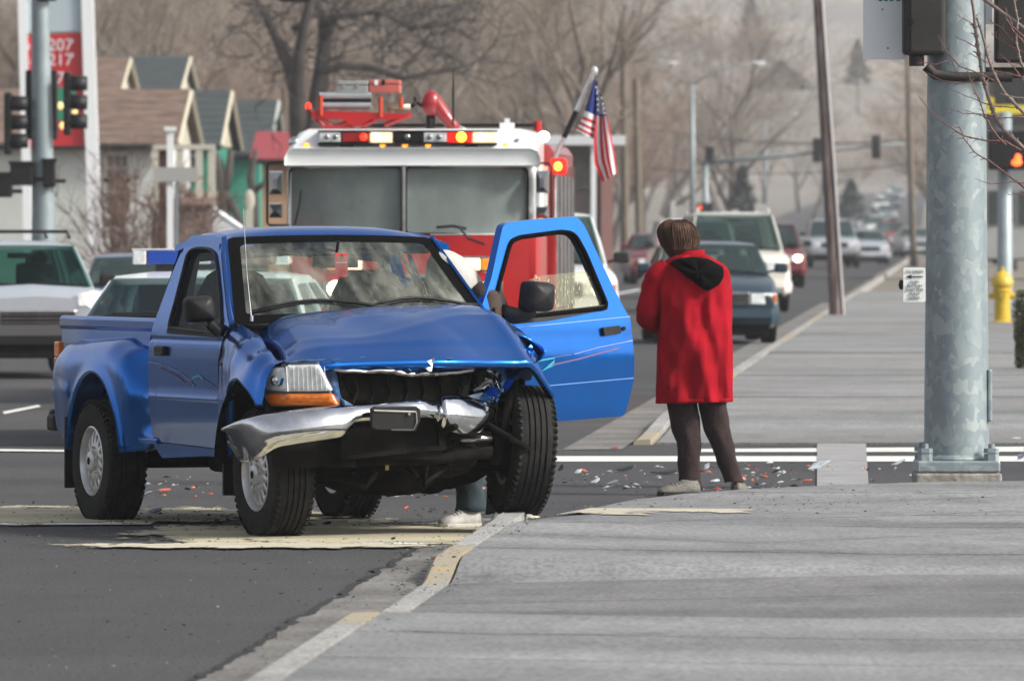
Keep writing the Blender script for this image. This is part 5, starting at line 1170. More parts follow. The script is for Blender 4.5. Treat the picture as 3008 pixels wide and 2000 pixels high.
# queue climbing the hill, too far to tell parts apart well
Q=[(2578,640,'suv',WHITEP,'white'),(2548,700,'sedan',SILV,'silver'),(2610,800,'pickup',GREYP,'grey'),(2590,960,'suv',WHITEP,'white'),(2625,1040,'van',TEAL,'teal'),(2600,1180,'sedan',WHITEP,'white'),(2640,1250,'suv',SILV,'silver'),(2622,1400,'van',WHITEP,'white')]
lbs=['white vehicle first in the far queue behind the grey sedan','silver car in the far queue left of the white one','grey pickup truck halfway up the far road','white sport utility vehicle high on the far road','teal van on the far rising road','small white car near the top of the far road','silver vehicle at right near the top of the far road','white van topmost on the far road']
for (px,Y,kd,pm,cn),lab in zip(Q,lbs): car('distant_car',lab,'car',px,Y,kind=kd,paint=pm,yaw=2.5,group='cars queueing up the far road',Hh=1.7 if kd!='sedan' else 1.45)
# cars right of the galvanised pole
for px,Y,kd,pm,lab in [(2925,330,'suv',WHITEP,'white vehicle parked right of the galvanised pole'),(3000,350,'van',WHITEP,'white van parked at the right edge behind the hydrant'),(2700,420,'sedan',GREYP,'grey car between the second wooden pole and the galvanised pole')]:
    car('parked_car',lab,'car',px,Y,kind=kd,paint=pm,yaw=20 if px>2900 else 3,Hh=1.75 if kd!='sedan' else 1.45)
# ------------------------------------------------------------------ people
def skin_body(name,joints,edges,m,parent,sub=2):
    me=bpy.data.meshes.new(name); me.from_pydata([j[0] for j in joints],edges,[]); me.materials.append(m)
    o=bpy.data.objects.new(name,me); link(o,parent); md=o.modifiers.new('skin','SKIN'); md.use_smooth_shade=True
    for i,j in enumerate(joints):
        r=j[1]; me.skin_vertices[0].data[i].radius=(r,r) if not hasattr(r,'__len__') else r
    me.skin_vertices[0].data[0].use_root=True
    s=o.modifiers.new('sub','SUBSURF'); s.levels=sub; s.render_levels=sub; return o
def hand(parent,wrist,d,up,m,curl=.5):   # palm with five bent fingers
    d=Vector(d).normalized(); up=Vector(up); sdv=d.cross(up).normalized(); up=sdv.cross(d); w_=Vector(wrist)
    J=[(w_,.024),(w_+d*.04,(.036,.018)),(w_+d*.085,(.040,.016))]; Ed=[(0,1),(1,2)]
    for k,(o_,L) in enumerate(((-.032,.068),(-.011,.078),(.011,.072),(.031,.056))):
        b=w_+d*.088+sdv*o_; i=len(J); J+=[(b,.0095),(b+(d*math.cos(curl*.5)-up*math.sin(curl*.5))*L*.45,.009),(b+(d*math.cos(curl*.5)-up*math.sin(curl*.5))*L*.45+(d*math.cos(curl*1.6)-up*math.sin(curl*1.6))*L*.5,.0075)]
        Ed+=[(2,i),(i,i+1),(i+1,i+2)]
    i=len(J); J+=[(w_+d*.03-sdv*.036,.012),(w_+d*.065-sdv*.055-up*.02,.010),(w_+d*.09-sdv*.050-up*.035,.008)]; Ed+=[(1,i),(i,i+1),(i+1,i+2)]
    return skin_body('hand',J,Ed,m,parent,1)
def cring(c,rx,ry,n=28,fn=None,tilt=0):
    r=[]
    for k in range(n):
        a=2*math.pi*k/n; x,y=rx*math.cos(a),ry*math.sin(a); dz=0
        if fn: s_=fn(a); x*=s_; y*=s_
        r.append((c[0]+x,c[1]+y,c[2]+tilt*x))
    return r
# frame: seen from behind, local x = image right, local y = away from the camera, z up
YP=55.1; sP=YP/F
def pp(px,py,y=0): return Vector(((px-2018)*sP,y,H-(py-HOR)*sP))
wm=thing('person','woman in a long red coat with black hood and brown trousers, back turned','person',((2018-1504)*sP,YP,0))
COATM=mat('red_wool',(.26,.003,.010),.9,col2=(.36,.005,.016),scale=5,bump=.5,bscale=220)
COATM.node_tree.nodes['Principled BSDF'].inputs['Specular IOR Level'].default_value=.15
TROU=mat('brown_trousers',(.017,.008,.008),.9,col2=(.032,.016,.015),scale=6,bump=.4,bscale=60)
HAIR=mat('auburn_hair',(.035,.013,.007),.7,col2=(.10,.042,.018),scale=12,stretch=(2,2,.5),bump=.5,bscale=90)
HOOD=mat('black_fleece',(.002,.002,.002),1,col2=(.004,.004,.004),scale=30); HOOD.node_tree.nodes['Principled BSDF'].inputs['Specular IOR Level'].default_value=.1
hd_=pp(1990,700,.04)
J=[(Vector((0,0,.92)),.10),(Vector((0,.0,1.12)),.09),(Vector((-.01,0,1.32)),.10),(Vector((-.02,.01,1.46)),.06),(Vector((-.04,.035,1.53)),.055),(hd_+Vector((0,0,-.02)),.075),(hd_+Vector((-.005,.0,.06)),.07),
   (Vector((-.17,.0,1.40)),.055),(Vector((-.27,.04,1.13)),.045),(Vector((-.17,.25,1.12)),.034),
   (Vector((.15,.0,1.40)),.055),(Vector((.22,.04,1.12)),.045),(Vector((.12,.25,1.15)),.034),
   (Vector((-.10,0,.84)),.085),(pp(2015,1255,.0),.05),(pp(2027,1415,.0),.035),
   (Vector((.09,0,.84)),.085),(pp(2104,1255,.01),.05),(pp(2152,1400,.05),.035)]
Ed=[(0,1),(1,2),(2,3),(3,4),(4,5),(5,6),(2,7),(7,8),(8,9),(2,10),(10,11),(11,12),(0,13),(13,14),(14,15),(0,16),(16,17),(17,18)]
skin_body('body',J,Ed,SKIN,wm)
hand(wm,(-.17,.25,1.12),(.9,.35,.15),(0,0,1),SKIN); hand(wm,(.12,.25,1.15),(-.9,.35,.1),(0,0,1),SKIN)
# face: nose and ear hint on the left profile
mb=MB(); fc_=hd_+Vector((-.035,.075,-.03)); mb.ball(fc_,(.06,.05,.085),14,10); mb.ball(fc_+Vector((-.025,.05,-.0)),(.014,.022,.02)); mb.ball(fc_+Vector((.045,.0,.0)),(.012,.02,.03))
mb.ball(fc_+Vector((-.04,.035,.03)),(.012,.012,.008)); mb.ball(fc_+Vector((.0,.045,.03)),(.012,.012,.008)); mb.ball(fc_+Vector((-.02,.045,-.045)),(.022,.012,.007)); mb.build('face',SKIN,wm,smooth=True)
# coat by silhouette rows
rows=[]
prof=[(1181,1929,2146,.155),(1176,1930,2147,.16),(1120,1930,2148,.165),(1060,1931,2148,.165),(1000,1933,2149,.165),(960,1936,2149,.165),(920,1938,2149,.165),(880,1934,2148,.165),(840,1928,2143,.16),(810,1926,2136,.15),(785,1934,2126,.135),(768,1950,2108,.115),(755,1968,2088,.09),(748,1982,2072,.07)]
for i,(py,xl,xr,dp) in enumerate(prof):
    c=pp((xl+xr)/2,py,.0); rx=(xr-xl)/2*sP
    def fl_(a,py=py):
        low=min(1,max(0,(py-820)/260)); return 1+low*(.060*math.sin(a*9+.6)+.028*math.sin(a*15+py*.004)+.012*math.sin(a*26)) + .012*noise.noise((math.cos(a)*4,math.sin(a)*4,py*.02))
    rows.append(cring(c,rx,dp,64,fl_,tilt=0.02))
# dense rows by interpolation
dr_=[]
for a,b in zip(rows,rows[1:]):
    for k in range(4): t=k/4; dr_.append([tuple(p[i]+(q[i]-p[i])*t for i in(0,1,2)) for p,q in zip(a,b)])
dr_.append(rows[-1])
nr=[]
for r in dr_:
    nr.append([(p[0]+.006*noise.noise((p[0]*9,p[1]*9,p[2]*5)),p[1]+(.045*noise.noise((p[0]*11+p[2]*3,1,p[2]*3.5))+.022*noise.noise((p[0]*24,3,p[2]*8)) - (.022*math.exp(-((p[0]+.10-(1.26-p[2])*.45)/.03)**2)*math.exp(-((p[2]-1.20)/.10)**2))) if p[1]<0 else p[1],p[2]) for p in r])
mb=MB(); mb.loft(nr,True,False); coat=mb.build('coat',COATM,wm,smooth=True,solid=.008)
mb=MB(); mb.loft([[ (p[0]*1.006,p[1]*1.01,p[2]+dz) for p in rows[0]] for dz in(-.004,.012,.022)],True); mb.build('hem',COATM,coat,smooth=True,solid=.006)
def sleeve(pts,rad,nm='sleeve'):
    mb=MB(); P_=[];Rr=[]
    for i in range(len(pts)-1):
        for k in range(5):
            t=k/5; P_.append(Vector(pts[i]).lerp(Vector(pts[i+1]),t)); Rr.append((rad[i]+(rad[i+1]-rad[i])*t)*(1+.035*math.sin(len(P_)*1.9)))
    P_.append(Vector(pts[-1])); Rr.append(rad[-1]); mb.tube(P_,Rr,20); 
    mb.v=[(v[0]+.010*noise.noise((v[0]*12,v[1]*12,v[2]*12)),v[1]+.012*noise.noise((v[0]*11,v[1]*11,v[2]*14+4)),v[2]) for v in mb.v]
    return mb.build(nm,COATM,coat,smooth=True)
sleeve([pp(1965,785,.0),pp(1938,810,-.005),pp(1922,850,.0),pp(1908,900,.01),pp(1905,935,.05),pp(1925,950,.12),pp(1950,945,.24)],[.07,.088,.086,.080,.076,.070,.055])
sleeve([pp(2085,785,.0),pp(2108,810,-.0),pp(2122,860,.02),pp(2122,920,.05),pp(2105,950,.15),pp(2070,945,.24)],[.07,.08,.062,.058,.06,.052])
# collar
mb=MB(); mb.loft([cring(pp(2026,762,.0),.098,.085,24),cring(pp(2028,748,.0),.092,.08,24),cring(pp(2030,736,.005),.086,.075,24,None,.10)],True); mb.build('collar',COATM,coat,smooth=True,solid=.012)
# black hood lying on the back
hp=[(1962,772),(1985,758),(2035,752),(2082,760),(2124,784),(2126,812),(2112,838),(2082,855),(2058,848),(2030,828),(1998,800)]
mb=MB(); 
cx=sum(p[0] for p in hp)/len(hp); cy=sum(p[1] for p in hp)/len(hp)
ring=[]
for k,(sc_,dy) in enumerate([(1.0,.10),(1.0,-.10),(.97,-.135),(.88,-.165),(.7,-.19),(.45,-.20),(.15,-.205)]):
    ring.append([tuple(pp(cx+(x-cx)*sc_,cy+(y-cy)*sc_,dy+ (.03 if y<775 else 0)+ .012*math.sin(x*.09))) for x,y in rnd_poly(hp,9,3)])
mb.loft(ring,True,True); mb.build('hood',HOOD,coat,smooth=True,recalc=True)
# hair
mb=MB(); hr=[]
for py,xl,xr,dp,cy_ in [(645,1982,1996,.012,.03),(647,1968,2008,.04,.03),(650,1957,2020,.06,.03),(656,1946,2031,.078,.03),(666,1937,2041,.093,.03),(676,1934,2046,.10,.03),(690,1932,2050,.105,.03),(708,1938,2052,.10,.02),(722,1945,2050,.09,.01),(734,1951,2042,.08,.0),(744,1957,2024,.06,-.0),(756,1966,2000,.035,-.0)]:
    c=pp((xl+xr)/2,py,cy_); rx=(xr-xl)/2*sP
    hr.append(cring(c,rx,dp,48,lambda a,py=py:1+.09*noise.noise((math.cos(a)*5,math.sin(a)*5,py*.012))+.05*noise.noise((math.cos(a)*14,math.sin(a)*14,py*.02))))
dd=[]
for a,b in zip(hr,hr[1:]):
    for k in range(3): t=k/3; dd.append([tuple(p[i]+(q[i]-p[i])*t for i in(0,1,2)) for p,q in zip(a,b)])
dd.append(hr[-1]); mb.loft(dd,True,True)
hairo=mb.build('hair',HAIR,wm,smooth=True)
random.seed(31); st2=MB()
for _ in range(700):
    a=random.uniform(-math.pi*1.02,.1); i=random.randint(2,20); p=dd[i][int((a%(2*math.pi))/(2*math.pi)*48)%48]; q=dd[min(len(dd)-1,i+random.randint(4,9))][int((a%(2*math.pi))/(2*math.pi)*48)%48]
    c=pp(1992,700,.03); o1=(Vector(p)-c).normalized()*random.uniform(.002,.009); st2.tube([Vector(p)+o1*.3,(Vector(p)+Vector(q))/2+o1*1.2,Vector(q)+o1*.8],[.0012,.0016,.0005],3,False)
tag(st2.build('hair_strands',HAIR,wm,smooth=True),kind='stuff')
# trousers and shoes
def legtube(pts,rad,parent,m,nm='trouser_leg',flat=.8):
    mb=MB(); rings=[]; n=20
    PP=[];RR_=[]
    for i in range(len(pts)-1):
        for k in range(4):
            t=k/4; PP.append(Vector(pts[i]).lerp(Vector(pts[i+1]),t)); RR_.append(rad[i]+(rad[i+1]-rad[i])*t)
    PP.append(Vector(pts[-1])); RR_.append(rad[-1])
    for i,(p,r) in enumerate(zip(PP,RR_)):
        rings.append([(p.x+r*math.cos(2*math.pi*k/n)*(1+.16*noise.noise((math.cos(2*math.pi*k/n)*2,p.z*11,i*.1))),p.y+r*flat*math.sin(2*math.pi*k/n)*(1+.18*noise.noise((k*.5,p.z*8,3))),p.z+.012*noise.noise((k*.4,i*.7,2))) for k in range(n)])
    mb.loft(rings,True,True); return mb.build(nm,m,parent,smooth=True)
legtube([pp(2004,1150),pp(2006,1190),pp(2014,1250),pp(2022,1300),pp(2027,1380,.0),pp(2026,1410,.0),pp(2028,1436,.0)],[.098,.100,.092,.080,.072,.073,.070],wm,TROU)
legtube([pp(2098,1150),pp(2094,1190),pp(2104,1250,.01),pp(2118,1300,.02),pp(2136,1350,.03),pp(2152,1400,.05),pp(2156,1416,.05)],[.092,.092,.084,.078,.068,.065,.06],wm,TROU)
SHOE=mat('grey_running_shoe',(.09,.085,.075),.7,col2=(.19,.18,.155),scale=25,stretch=(1,1,4)); SOLE=mat('black_sole',(.012,.012,.012),.8)
WSH=mat('white_leather_shoe',(.26,.255,.24),.6,col2=(.42,.41,.38),scale=18); WSO=mat('white_sole',(.45,.44,.40),.8)
def shoe(parent,heel,toe,um,sm,w_=.046,h=.085):
    heel=Vector(heel); toe=Vector(toe); d=(toe-heel); L=d.length; d.normalize(); s_=Vector((-d.y,d.x,0)); up=Vector((0,0,1))
    mb=MB(); rg=[]
    for t,ww,hh in[(-.02,.5,.75),(.05,.85,1.1),(.2,.95,1.15),(.35,.95,1.0),(.5,1.0,.82),(.7,1.08,.62),(.87,.95,.48),(.97,.6,.34),(1.0,.2,.2)]:
        c=heel+d*L*t; rg.append([c+s_*w_*ww*math.cos(a*math.pi/8)+up*(.022+(h*hh)*math.sin(a*math.pi/8)) for a in range(9)]+[c+s_*-w_*ww*.9+up*.018,c+s_*w_*ww*.9+up*.018])
    mb.loft(rg,True,True); o=mb.build('shoe',um,parent,smooth=True,auto=60)
    mb=MB(); rg=[]
    for t,ww in[(-.03,.5),(.04,.9),(.3,.95),(.5,.98),(.7,1.1),(.9,.95),(1.01,.35)]:
        c=heel+d*L*t; rg.append([c-s_*w_*ww*1.06,c+s_*w_*ww*1.06,c+s_*w_*ww*1.06+up*.030,c-s_*w_*ww*1.06+up*.030])
    mb.loft(rg,True,True); mb.build('sole',sm,o,bevel=.006)
    for t in(.42,.5,.58,.66):
        c=heel+d*L*t; hh=interp([(.35,1.0),(.5,.82),(.7,.62)],t)*h+.022; mb=MB(); mb.tube([c-s_*w_*.6+up*(hh*.88),c+up*(hh+.004),c+s_*w_*.6+up*(hh*.88)],.004,5); mb.build('lace',um,o)
    return o
shoe(wm,pp(2050,1455,.0)*Vector((1,1,0)) if False else Vector((pp(2052,1455).x,-.02,0)),Vector((pp(1932,1458).x,-.10,0)),SHOE,SOLE)
shoe(wm,Vector((pp(2162,1450).x,.10,0)),Vector((pp(2166,1450).x+.05,.36,0)),SHOE,SOLE)
# --- person leaning into the cab by the open door
YL=49.3
lp_=Vector(((1375-1504)*YL/F,YL,0))
man=thing('person','person in pale jacket, jeans and white shoes leaning into the open blue pickup cab','person',lp_)
sL=YL/F
def lpp(px,py,y=0): return Vector(((px-1375)*sL,y,H-(py-HOR)*sL))
JEAN=mat('blue_jeans',(.010,.019,.026),.9,col2=(.030,.052,.062),scale=6,bump=.4,bscale=60)
PALE=mat('pale_jacket',(.50,.48,.44),.85,col2=(.40,.38,.34),scale=6,bump=.4,bscale=40); BRN=mat('brown_sleeve',(.035,.02,.016),.85,col2=(.06,.035,.025),scale=8,bump=.4,bscale=40)
J=[(Vector((.04,.06,.90)),.13),(Vector((-.06,.08,1.12)),.13),(Vector((-.16,.10,1.32)),.14),(Vector((-.28,.12,1.34)),.06),(Vector((-.36,.14,1.30)),.06),(Vector((-.44,.14,1.27)),.085),
   (Vector((.02,.0,1.30)),.055),(Vector((-.08,-.02,1.05)),.045),(Vector((-.30,.05,1.10)),.034),(Vector((-.15,.25,1.38)),.055),(Vector((-.35,.30,1.2)),.045),(Vector((-.5,.25,1.1)),.034),
   (Vector((.0,.04,.82)),.09),(Vector((.02,.03,.48)),.06),(Vector((.01,.03,.12)),.04),(Vector((.14,.12,.82)),.09),(Vector((.20,.14,.48)),.06),(Vector((.19,.15,.12)),.04)]
Ed=[(0,1),(1,2),(2,3),(3,4),(4,5),(2,6),(6,7),(7,8),(2,9),(9,10),(10,11),(0,12),(12,13),(13,14),(0,15),(15,16),(16,17)]
skin_body('body',J,Ed,SKIN,man)
mb=MB(); mb.ball((-.45,.14,1.30),(.10,.09,.10),16,10); mb.build('hair',mat('brown_hair',(.03,.02,.015),.8),man,smooth=True)
hand(man,(-.30,.05,1.10),(-1,.1,-.1),(0,0,1),SKIN)
mb=MB(); rg=[]
for c,rx,ry in [((.04,.08,.82),.17,.13),((.0,.08,1.0),.17,.14),((-.04,.08,1.18),.18,.15),((-.07,.09,1.34),.18,.15),((-.10,.10,1.46),.15,.13),((-.14,.11,1.55),.10,.09),((-.16,.12,1.59),.03,.03)]: rg.append(cring(c,rx,ry,24,lambda a,c=c:1+.04*math.sin(a*5+c[2]*9),tilt=.1))
mb.loft(rg,True,True); jk=mb.build('jacket',PALE,man,smooth=True,sub=1)
mb=MB(); mb.tube([(.04,.0,1.36),(.11,-.03,1.30),(.13,-.05,1.20),(.08,-.07,1.10),(-.05,-.06,1.06),(-.24,.0,1.08)],[.06,.085,.08,.07,.065,.05],14); mb.build('sleeve',BRN,jk,smooth=True)
mb=MB(); mb.tube([(-.15,.22,1.40),(-.28,.30,1.25),(-.45,.26,1.12)],[.08,.075,.05],12); mb.build('sleeve',BRN,jk,smooth=True)
legtube([(.0,.05,.92),(.02,.04,.6),(.0,.03,.42),(-.01,.03,.30),(.02,.03,.20),(.01,.03,.10)],[.12,.10,.092,.090,.080,.088],man,JEAN,flat=.9)
legtube([(.15,.12,.92),(.20,.14,.6),(.20,.15,.4),(.19,.15,.2),(.19,.15,.08)],[.12,.10,.088,.08,.085],man,JEAN,flat=.9)
shoe(man,(.06,.04,0),(-.165,-.10,0),WSH,WSO,.052,.095); shoe(man,(.21,.18,0),(.16,-.08,0),WSH,WSO,.05,.09)
# --- driver of the silver wagon
dpos=wag.location+Vector((0,0,0)); fW=Frame(wag.location,R(11))
dv_=thing('person','driver silhouette behind the wheel of the silver wagon at the left edge','person',fW.w((-.05,.36,.45)),wag.rotation_euler[2])
DKC=mat('dark_jacket',(.02,.02,.02),.9); 
J=[(Vector((0,0,.20)),.13),(Vector((-.08,0,.45)),.15),(Vector((-.10,0,.64)),.07),(Vector((-.09,0,.72)),.06),(Vector((-.08,0,.80)),.085),(Vector((-.07,0,.88)),.08),(Vector((-.09,.18,.58)),.05),(Vector((.08,.24,.38)),.045),(Vector((.3,.12,.42)),.03),(Vector((-.09,-.18,.58)),.05),(Vector((.08,-.22,.38)),.045),(Vector((.3,-.1,.42)),.03)]
skin_body('body',J,[(0,1),(1,2),(2,3),(3,4),(4,5),(1,6),(6,7),(7,8),(1,9),(9,10),(10,11)],mat('driver_dark',(.035,.022,.018),.9),dv_)
mb=MB(); mb.ball((-.09,0,.86),(.095,.09,.09)); mb.build('hair',HOOD,dv_,smooth=True)
mb=MB(); mb.loft([cring((-.05,0,.1),.15,.2,16),cring((-.08,0,.4),.14,.23,16),cring((-.1,0,.58),.1,.22,16),cring((-.1,0,.66),.05,.07,16)],True,True); mb.build('jacket',DKC,dv_,smooth=True)
# ------------------------------------------------------------------ street furniture
GALV=mat('galvanised_steel',(.20,.26,.28),.5,.35,col2=(.34,.40,.40),scale=14)
# spangle: angular patches
def spangle():
    m=GALV; n=m.node_tree.nodes; L=m.node_tree.links; p=n['Principled BSDF']
    t=n.new('ShaderNodeTexCoord'); mp=n.new('ShaderNodeMapping'); mp.inputs['Scale'].default_value=(1,1,.75); L.new(t.outputs['Object'],mp.inputs[0])
    nz=n.new('ShaderNodeTexNoise'); nz.inputs['Scale'].default_value=9; nz.inputs['Detail'].default_value=4; L.new(mp.outputs[0],nz.inputs['Vector'])
    ad=n.new('ShaderNodeMix'); ad.data_type='VECTOR'; ad.inputs[0].default_value=.13; L.new(mp.outputs[0],ad.inputs[4]); L.new(nz.outputs['Color'],ad.inputs[5])
    v=n.new('ShaderNodeTexVoronoi'); v.inputs['Scale'].default_value=24; L.new(ad.outputs[1],v.inputs['Vector'])
    r=n.new('ShaderNodeValToRGB'); r.color_ramp.interpolation='CONSTANT'; e=r.color_ramp.elements; e[0].position=0; e[0].color=(.235,.285,.305,1); e[1].position=.30; e[1].color=(.255,.305,.32,1)
    for ps,c in((.55,(.28,.33,.34,1)),(.74,(.305,.355,.36,1)),(.88,(.345,.39,.39,1))): q=e.new(ps); q.color=c
    sp=n.new('ShaderNodeSeparateColor'); L.new(v.outputs['Color'],sp.inputs[0]); L.new(sp.outputs[0],r.inputs[0])
    L.new(r.outputs[0],p.inputs['Base Color'])
spangle()
GALV2=mat('far_pole_steel',(.24,.29,.31),.5,.3,col2=(.30,.35,.36),scale=3)
YB=56.2; bx=((2810-1504)*YB/F)
mast=thing('signal_mast','thick mottled galvanised mast bolted to a concrete footing on the pavement corner','pole',(bx,YB,0))
s_=YB/F
mb=MB(); mb.lathe([(.212,.22),(.210,.6),(.198,1.8),(.186,3.4),(.18,5.5)],48,'z'); mb.build('shaft',GALV,mast,smooth=True,auto=60)
mb=MB(); mb.b2((-.27,-.27,.125),(.27,.27,.20)); mb.build('base_plate',GALV,mast,bevel=.012)
mb=MB(); mb.b2((-.28,-.28,-.05),(.28,.28,.12)); mb.build('footing',mat('rough_footing',(.20,.18,.16),.9,col2=(.34,.32,.28),scale=7,bump=1,bscale=25),mast,bevel=.015)
mb=MB(); mb.lathe([(.24,.20),(.235,.215),(.214,.235)],40,'z'); mb.build('weld_collar',GALV,mast,smooth=True)
for x,y in((-.215,-.215),(.215,-.215),(-.215,.215),(.215,.215)):
    mb=MB(); mb.cyl((x,y,.19),(x,y,.31),.022,10); mb.lathe([(.048,.20),(.048,.245)],6,'z',(x,y,0)); mb.lathe([(.05,.25),(.05,.28)],6,'z',(x,y,0)); mb.build('anchor_bolt',GALV,mast)
mb=MB(); mb.box((.212,-.02,.62),(.03,.14,.34)); mb.build('hand_hole_cover',GALV,mast,bevel=.01)
# pedestrian sign
def pb_(px,py,y=0): return Vector(((px-2810)*s_,y,H-(py-HOR)*s_))
ps=thing('crossing_sign','small white TO CROSS PUSH BUTTON sign on the left of the galvanised mast','sign',Vector((bx,YB,0))+pb_(2682,836,-.16))
mb=MB(); panel(mb,rnd_poly([(-.070,-.112),(.074,-.112),(.074,.112),(-.070,.112)],.012,3),[],lambda u,v:(u,0,v),.1); mb.build('plate',mat('sign_white',(.82,.86,.82),.5,col2=(.76,.80,.76),scale=7),ps,solid=.004)
INK=mat('sign_ink',(.012,.012,.03),.6)
for k,(tx,sz) in enumerate((('TO CROSS',.0215),('PUSH',.0215),('BUTTON',.0215),('WAIT FOR',.0215),('WALK',.0215),('SIGNAL',.0215))):
    z=[.085,.018,-.008,-.034,-.060,-.086][k]; text('lettering',tx,sz*1.12,INK,ps,(.002,-.0055,z),(R(90),0,0))
mb=MB(); mb.add([(-.056,-.0055,.052),(-.018,-.0055,.065),(-.018,-.0055,.039)],[(0,1,2)]); mb.b2((-.02,-.0058,.048),(.056,-.0052,.056)); mb.build('arrow',INK,ps)
mb=MB(); mb.b2((-.02,.004,-.09),(.07,.05,.09)); mb.build('bracket',GALV2,ps)
mb=MB(); mb.ball((-.082,.03,-.0),(.018,.03,.033)); mb.build('push_button',BLACK,ps,smooth=True)
# near signal housing and white sign, top right
HSG=mat('signal_housing',(.018,.016,.014),.6,col2=(.026,.024,.02),scale=6)
sh=thing('traffic_signal','big black signal housing clamped left of the galvanised mast at the top','traffic signal',Vector((bx,YB,0))+pb_(2706,165,-.18))
def q_(p,o): return p-o
o0=pb_(2706,165,-.18)
mb=MB(); a=pb_(2648,160)-pb_(2706,165); b=pb_(2772,-260)-pb_(2706,165); mb.b2((a.x,-.10,0),(b.x,.14,b.z)); mb.build('housing',HSG,sh,bevel=.03,bseg=3)
mb=MB(); mb.b2((a.x+.045,-.108,.02),(a.x+.052,-.10,b.z)); mb.build('door_seam',BLACK,sh)
for z in(.2,.6): mb=MB(); mb.b2((a.x+.03,-.115,z),(a.x+.07,-.10,z+.03)); mb.build('latch',BLACK,sh)
mb=MB(); c0=Vector((a.x+.09,.0,-.05)); mb.cyl(c0+Vector((0,0,.06)),c0+Vector((0,0,-.02)),.05,14); mb.tube([c0+Vector((.06,0,-.02)),c0+Vector((.12,0,-.075)),c0+Vector((.26,0,-.09)),c0+Vector((.62,0,-.09))],[.035,.036,.034,.034],10); mb.build('mounting_pipe',HSG,sh,smooth=True,auto=50)
gs=thing('street_sign','white sign plate with the bottom of green letters, cut off by the top edge','sign',Vector((bx,YB,0))+pb_(2590,175,.05))
p0=pb_(2590,175)
mb=MB(); L_=pb_(2536,175)-p0; R_=pb_(2660,175)-p0; mb.b2((L_.x,0,0),(R_.x,.006,.62)); mb.build('plate',mat('sign_white_plate',(.80,.82,.84),.4),gs,bevel=.002)
for k,dx in enumerate((2588,2604,2620,2640)):
    v=pb_(dx,4)-p0; MB().b2((v.x-.013,-.004,v.z),(v.x+.010,-.001,v.z+.10)).build('letter',mat('sign_green',(.0,.22,.14),.5),gs)
for px,py in((2593,28),(2609,142)):
    v=pb_(px,py)-p0; mb=MB(); mb.lathe([(.006,0),(.006,.003)],8,'y',(v.x,-.004,v.z)); mb.build('rivet',BLACK,gs)
ws_=thing('walk_signal','black pedestrian signal box right of the galvanised mast behind the twigs','traffic signal',Vector((bx,YB,0))+pb_(2965,190,.0))
p0=pb_(2965,190)
a=pb_(2922,185)-p0; b=pb_(3060,-30)-p0; mb=MB(); mb.b2((a.x,-.1,a.z),(b.x,.12,b.z)); mb.build('housing',HSG,ws_,bevel=.02)
mb=MB(); mb.b2((a.x-.12,-.02,a.z-.10),(b.x,.06,a.z-.03)); mb.build('mounting_pipe',HSG,ws_,bevel=.02)
a2=pb_(2868,200)-p0; b2_=pb_(2918,-30)-p0; mb=MB(); mb.b2((a2.x-.02,.02,a2.z),(b2_.x-.05,.1,b2_.z)); mb.build('back_bracket',HSG,ws_,bevel=.02)
a3=pb_(2894,72)-p0; b3=pb_(2914,-40)-p0; mb=MB(); mb.b2((a3.x,-.01,a3.z),(b3.x,.01,b3.z)); mb.build('white_panel',WHITEP,ws_)
# yellow hydrant
Yh_=139.0; hx=(2944-1504)*Yh_/F
hy=thing('fire_hydrant','yellow fire hydrant on the pavement right of the galvanised mast','hydrant',(hx,Yh_,.10))
YP_=mat('hydrant_yellow',(.62,.43,.02),.45,0,.3,col2=(.50,.34,.02),scale=9)
mb=MB(); mb.lathe([(.20,0),(.20,.04),(.13,.06),(.125,.50),(.15,.52),(.15,.56),(.13,.58)],24,'z'); mb.build('barrel',YP_,hy,smooth=True,auto=35)
mb=MB(); mb.lathe([(.17,.62),(.185,.64),(.18,.70),(.12,.80),(.05,.84),(.035,.85),(.035,.91),(.01,.92)],24,'z'); mb.build('bonnet_cap',YP_,hy,smooth=True,auto=40)
mb=MB(); mb.lathe([(.13,.58),(.16,.60),(.17,.62)],24,'z'); mb.build('flange',YP_,hy,smooth=True)
for d in((-1,0),(1,0),(0,-1)):
    mb=MB(); mb.cyl((d[0]*.10,d[1]*.10,.45),(d[0]*.20,d[1]*.20,.45),.055,12); mb.cyl((d[0]*.20,d[1]*.20,.45),(d[0]*.23,d[1]*.23,.45),.025,6); mb.build('nozzle_cap',YP_,hy,smooth=True,auto=40)
# wooden poles
WOOD=mat('weathered_wood',(.085,.045,.035),.9,col2=(.24,.20,.19),scale=7,stretch=(4,4,.25),bump=.6,bscale=20,lo=.4,hi=.62)
WOOD2=mat('grey_wood',(.11,.085,.06),.9,col2=(.20,.17,.13),scale=6,stretch=(4,4,.3))
def wpole(label,px0,py0,px1,py1,r0,r1,m,Y=None,base=True):
    Y=Y or H*F/(py0-HOR); t=thing('utility_pole',label,'pole',((px0-1504)*Y/F,Y,gh(Y)+(.0)))
    top=P(px1,py1,Y)-t.location; ext=1.0+ .25
    mb=MB(); mb.tube([(0,0,0),top*.08,top*.5,top,top*ext],[r0*1.25,r0,(r0+r1)/2,r1,r1*.95],14); mb.build('shaft',m,t,smooth=True,auto=60)
    return t,top
t,top=wpole('leaning weathered wooden utility pole at the kerb right of the woman in red',2460,942,2403,0,.125,.085,WOOD,Y=150)
mb=MB(); mb.ball((0,0,.05),(.22,.22,.10),12,6); mb.build('tar_collar',mat('tar_base',(.02,.015,.014),.9),t,smooth=True)
mb=MB(); mb.tube([Vector((.11,-.11,0)),top*.5+Vector((.10,-.1,0)),top+Vector((.07,-.08,0))],.03,6); mb.build('conduit',mat('grey_conduit',(.42,.40,.40),.6),t)
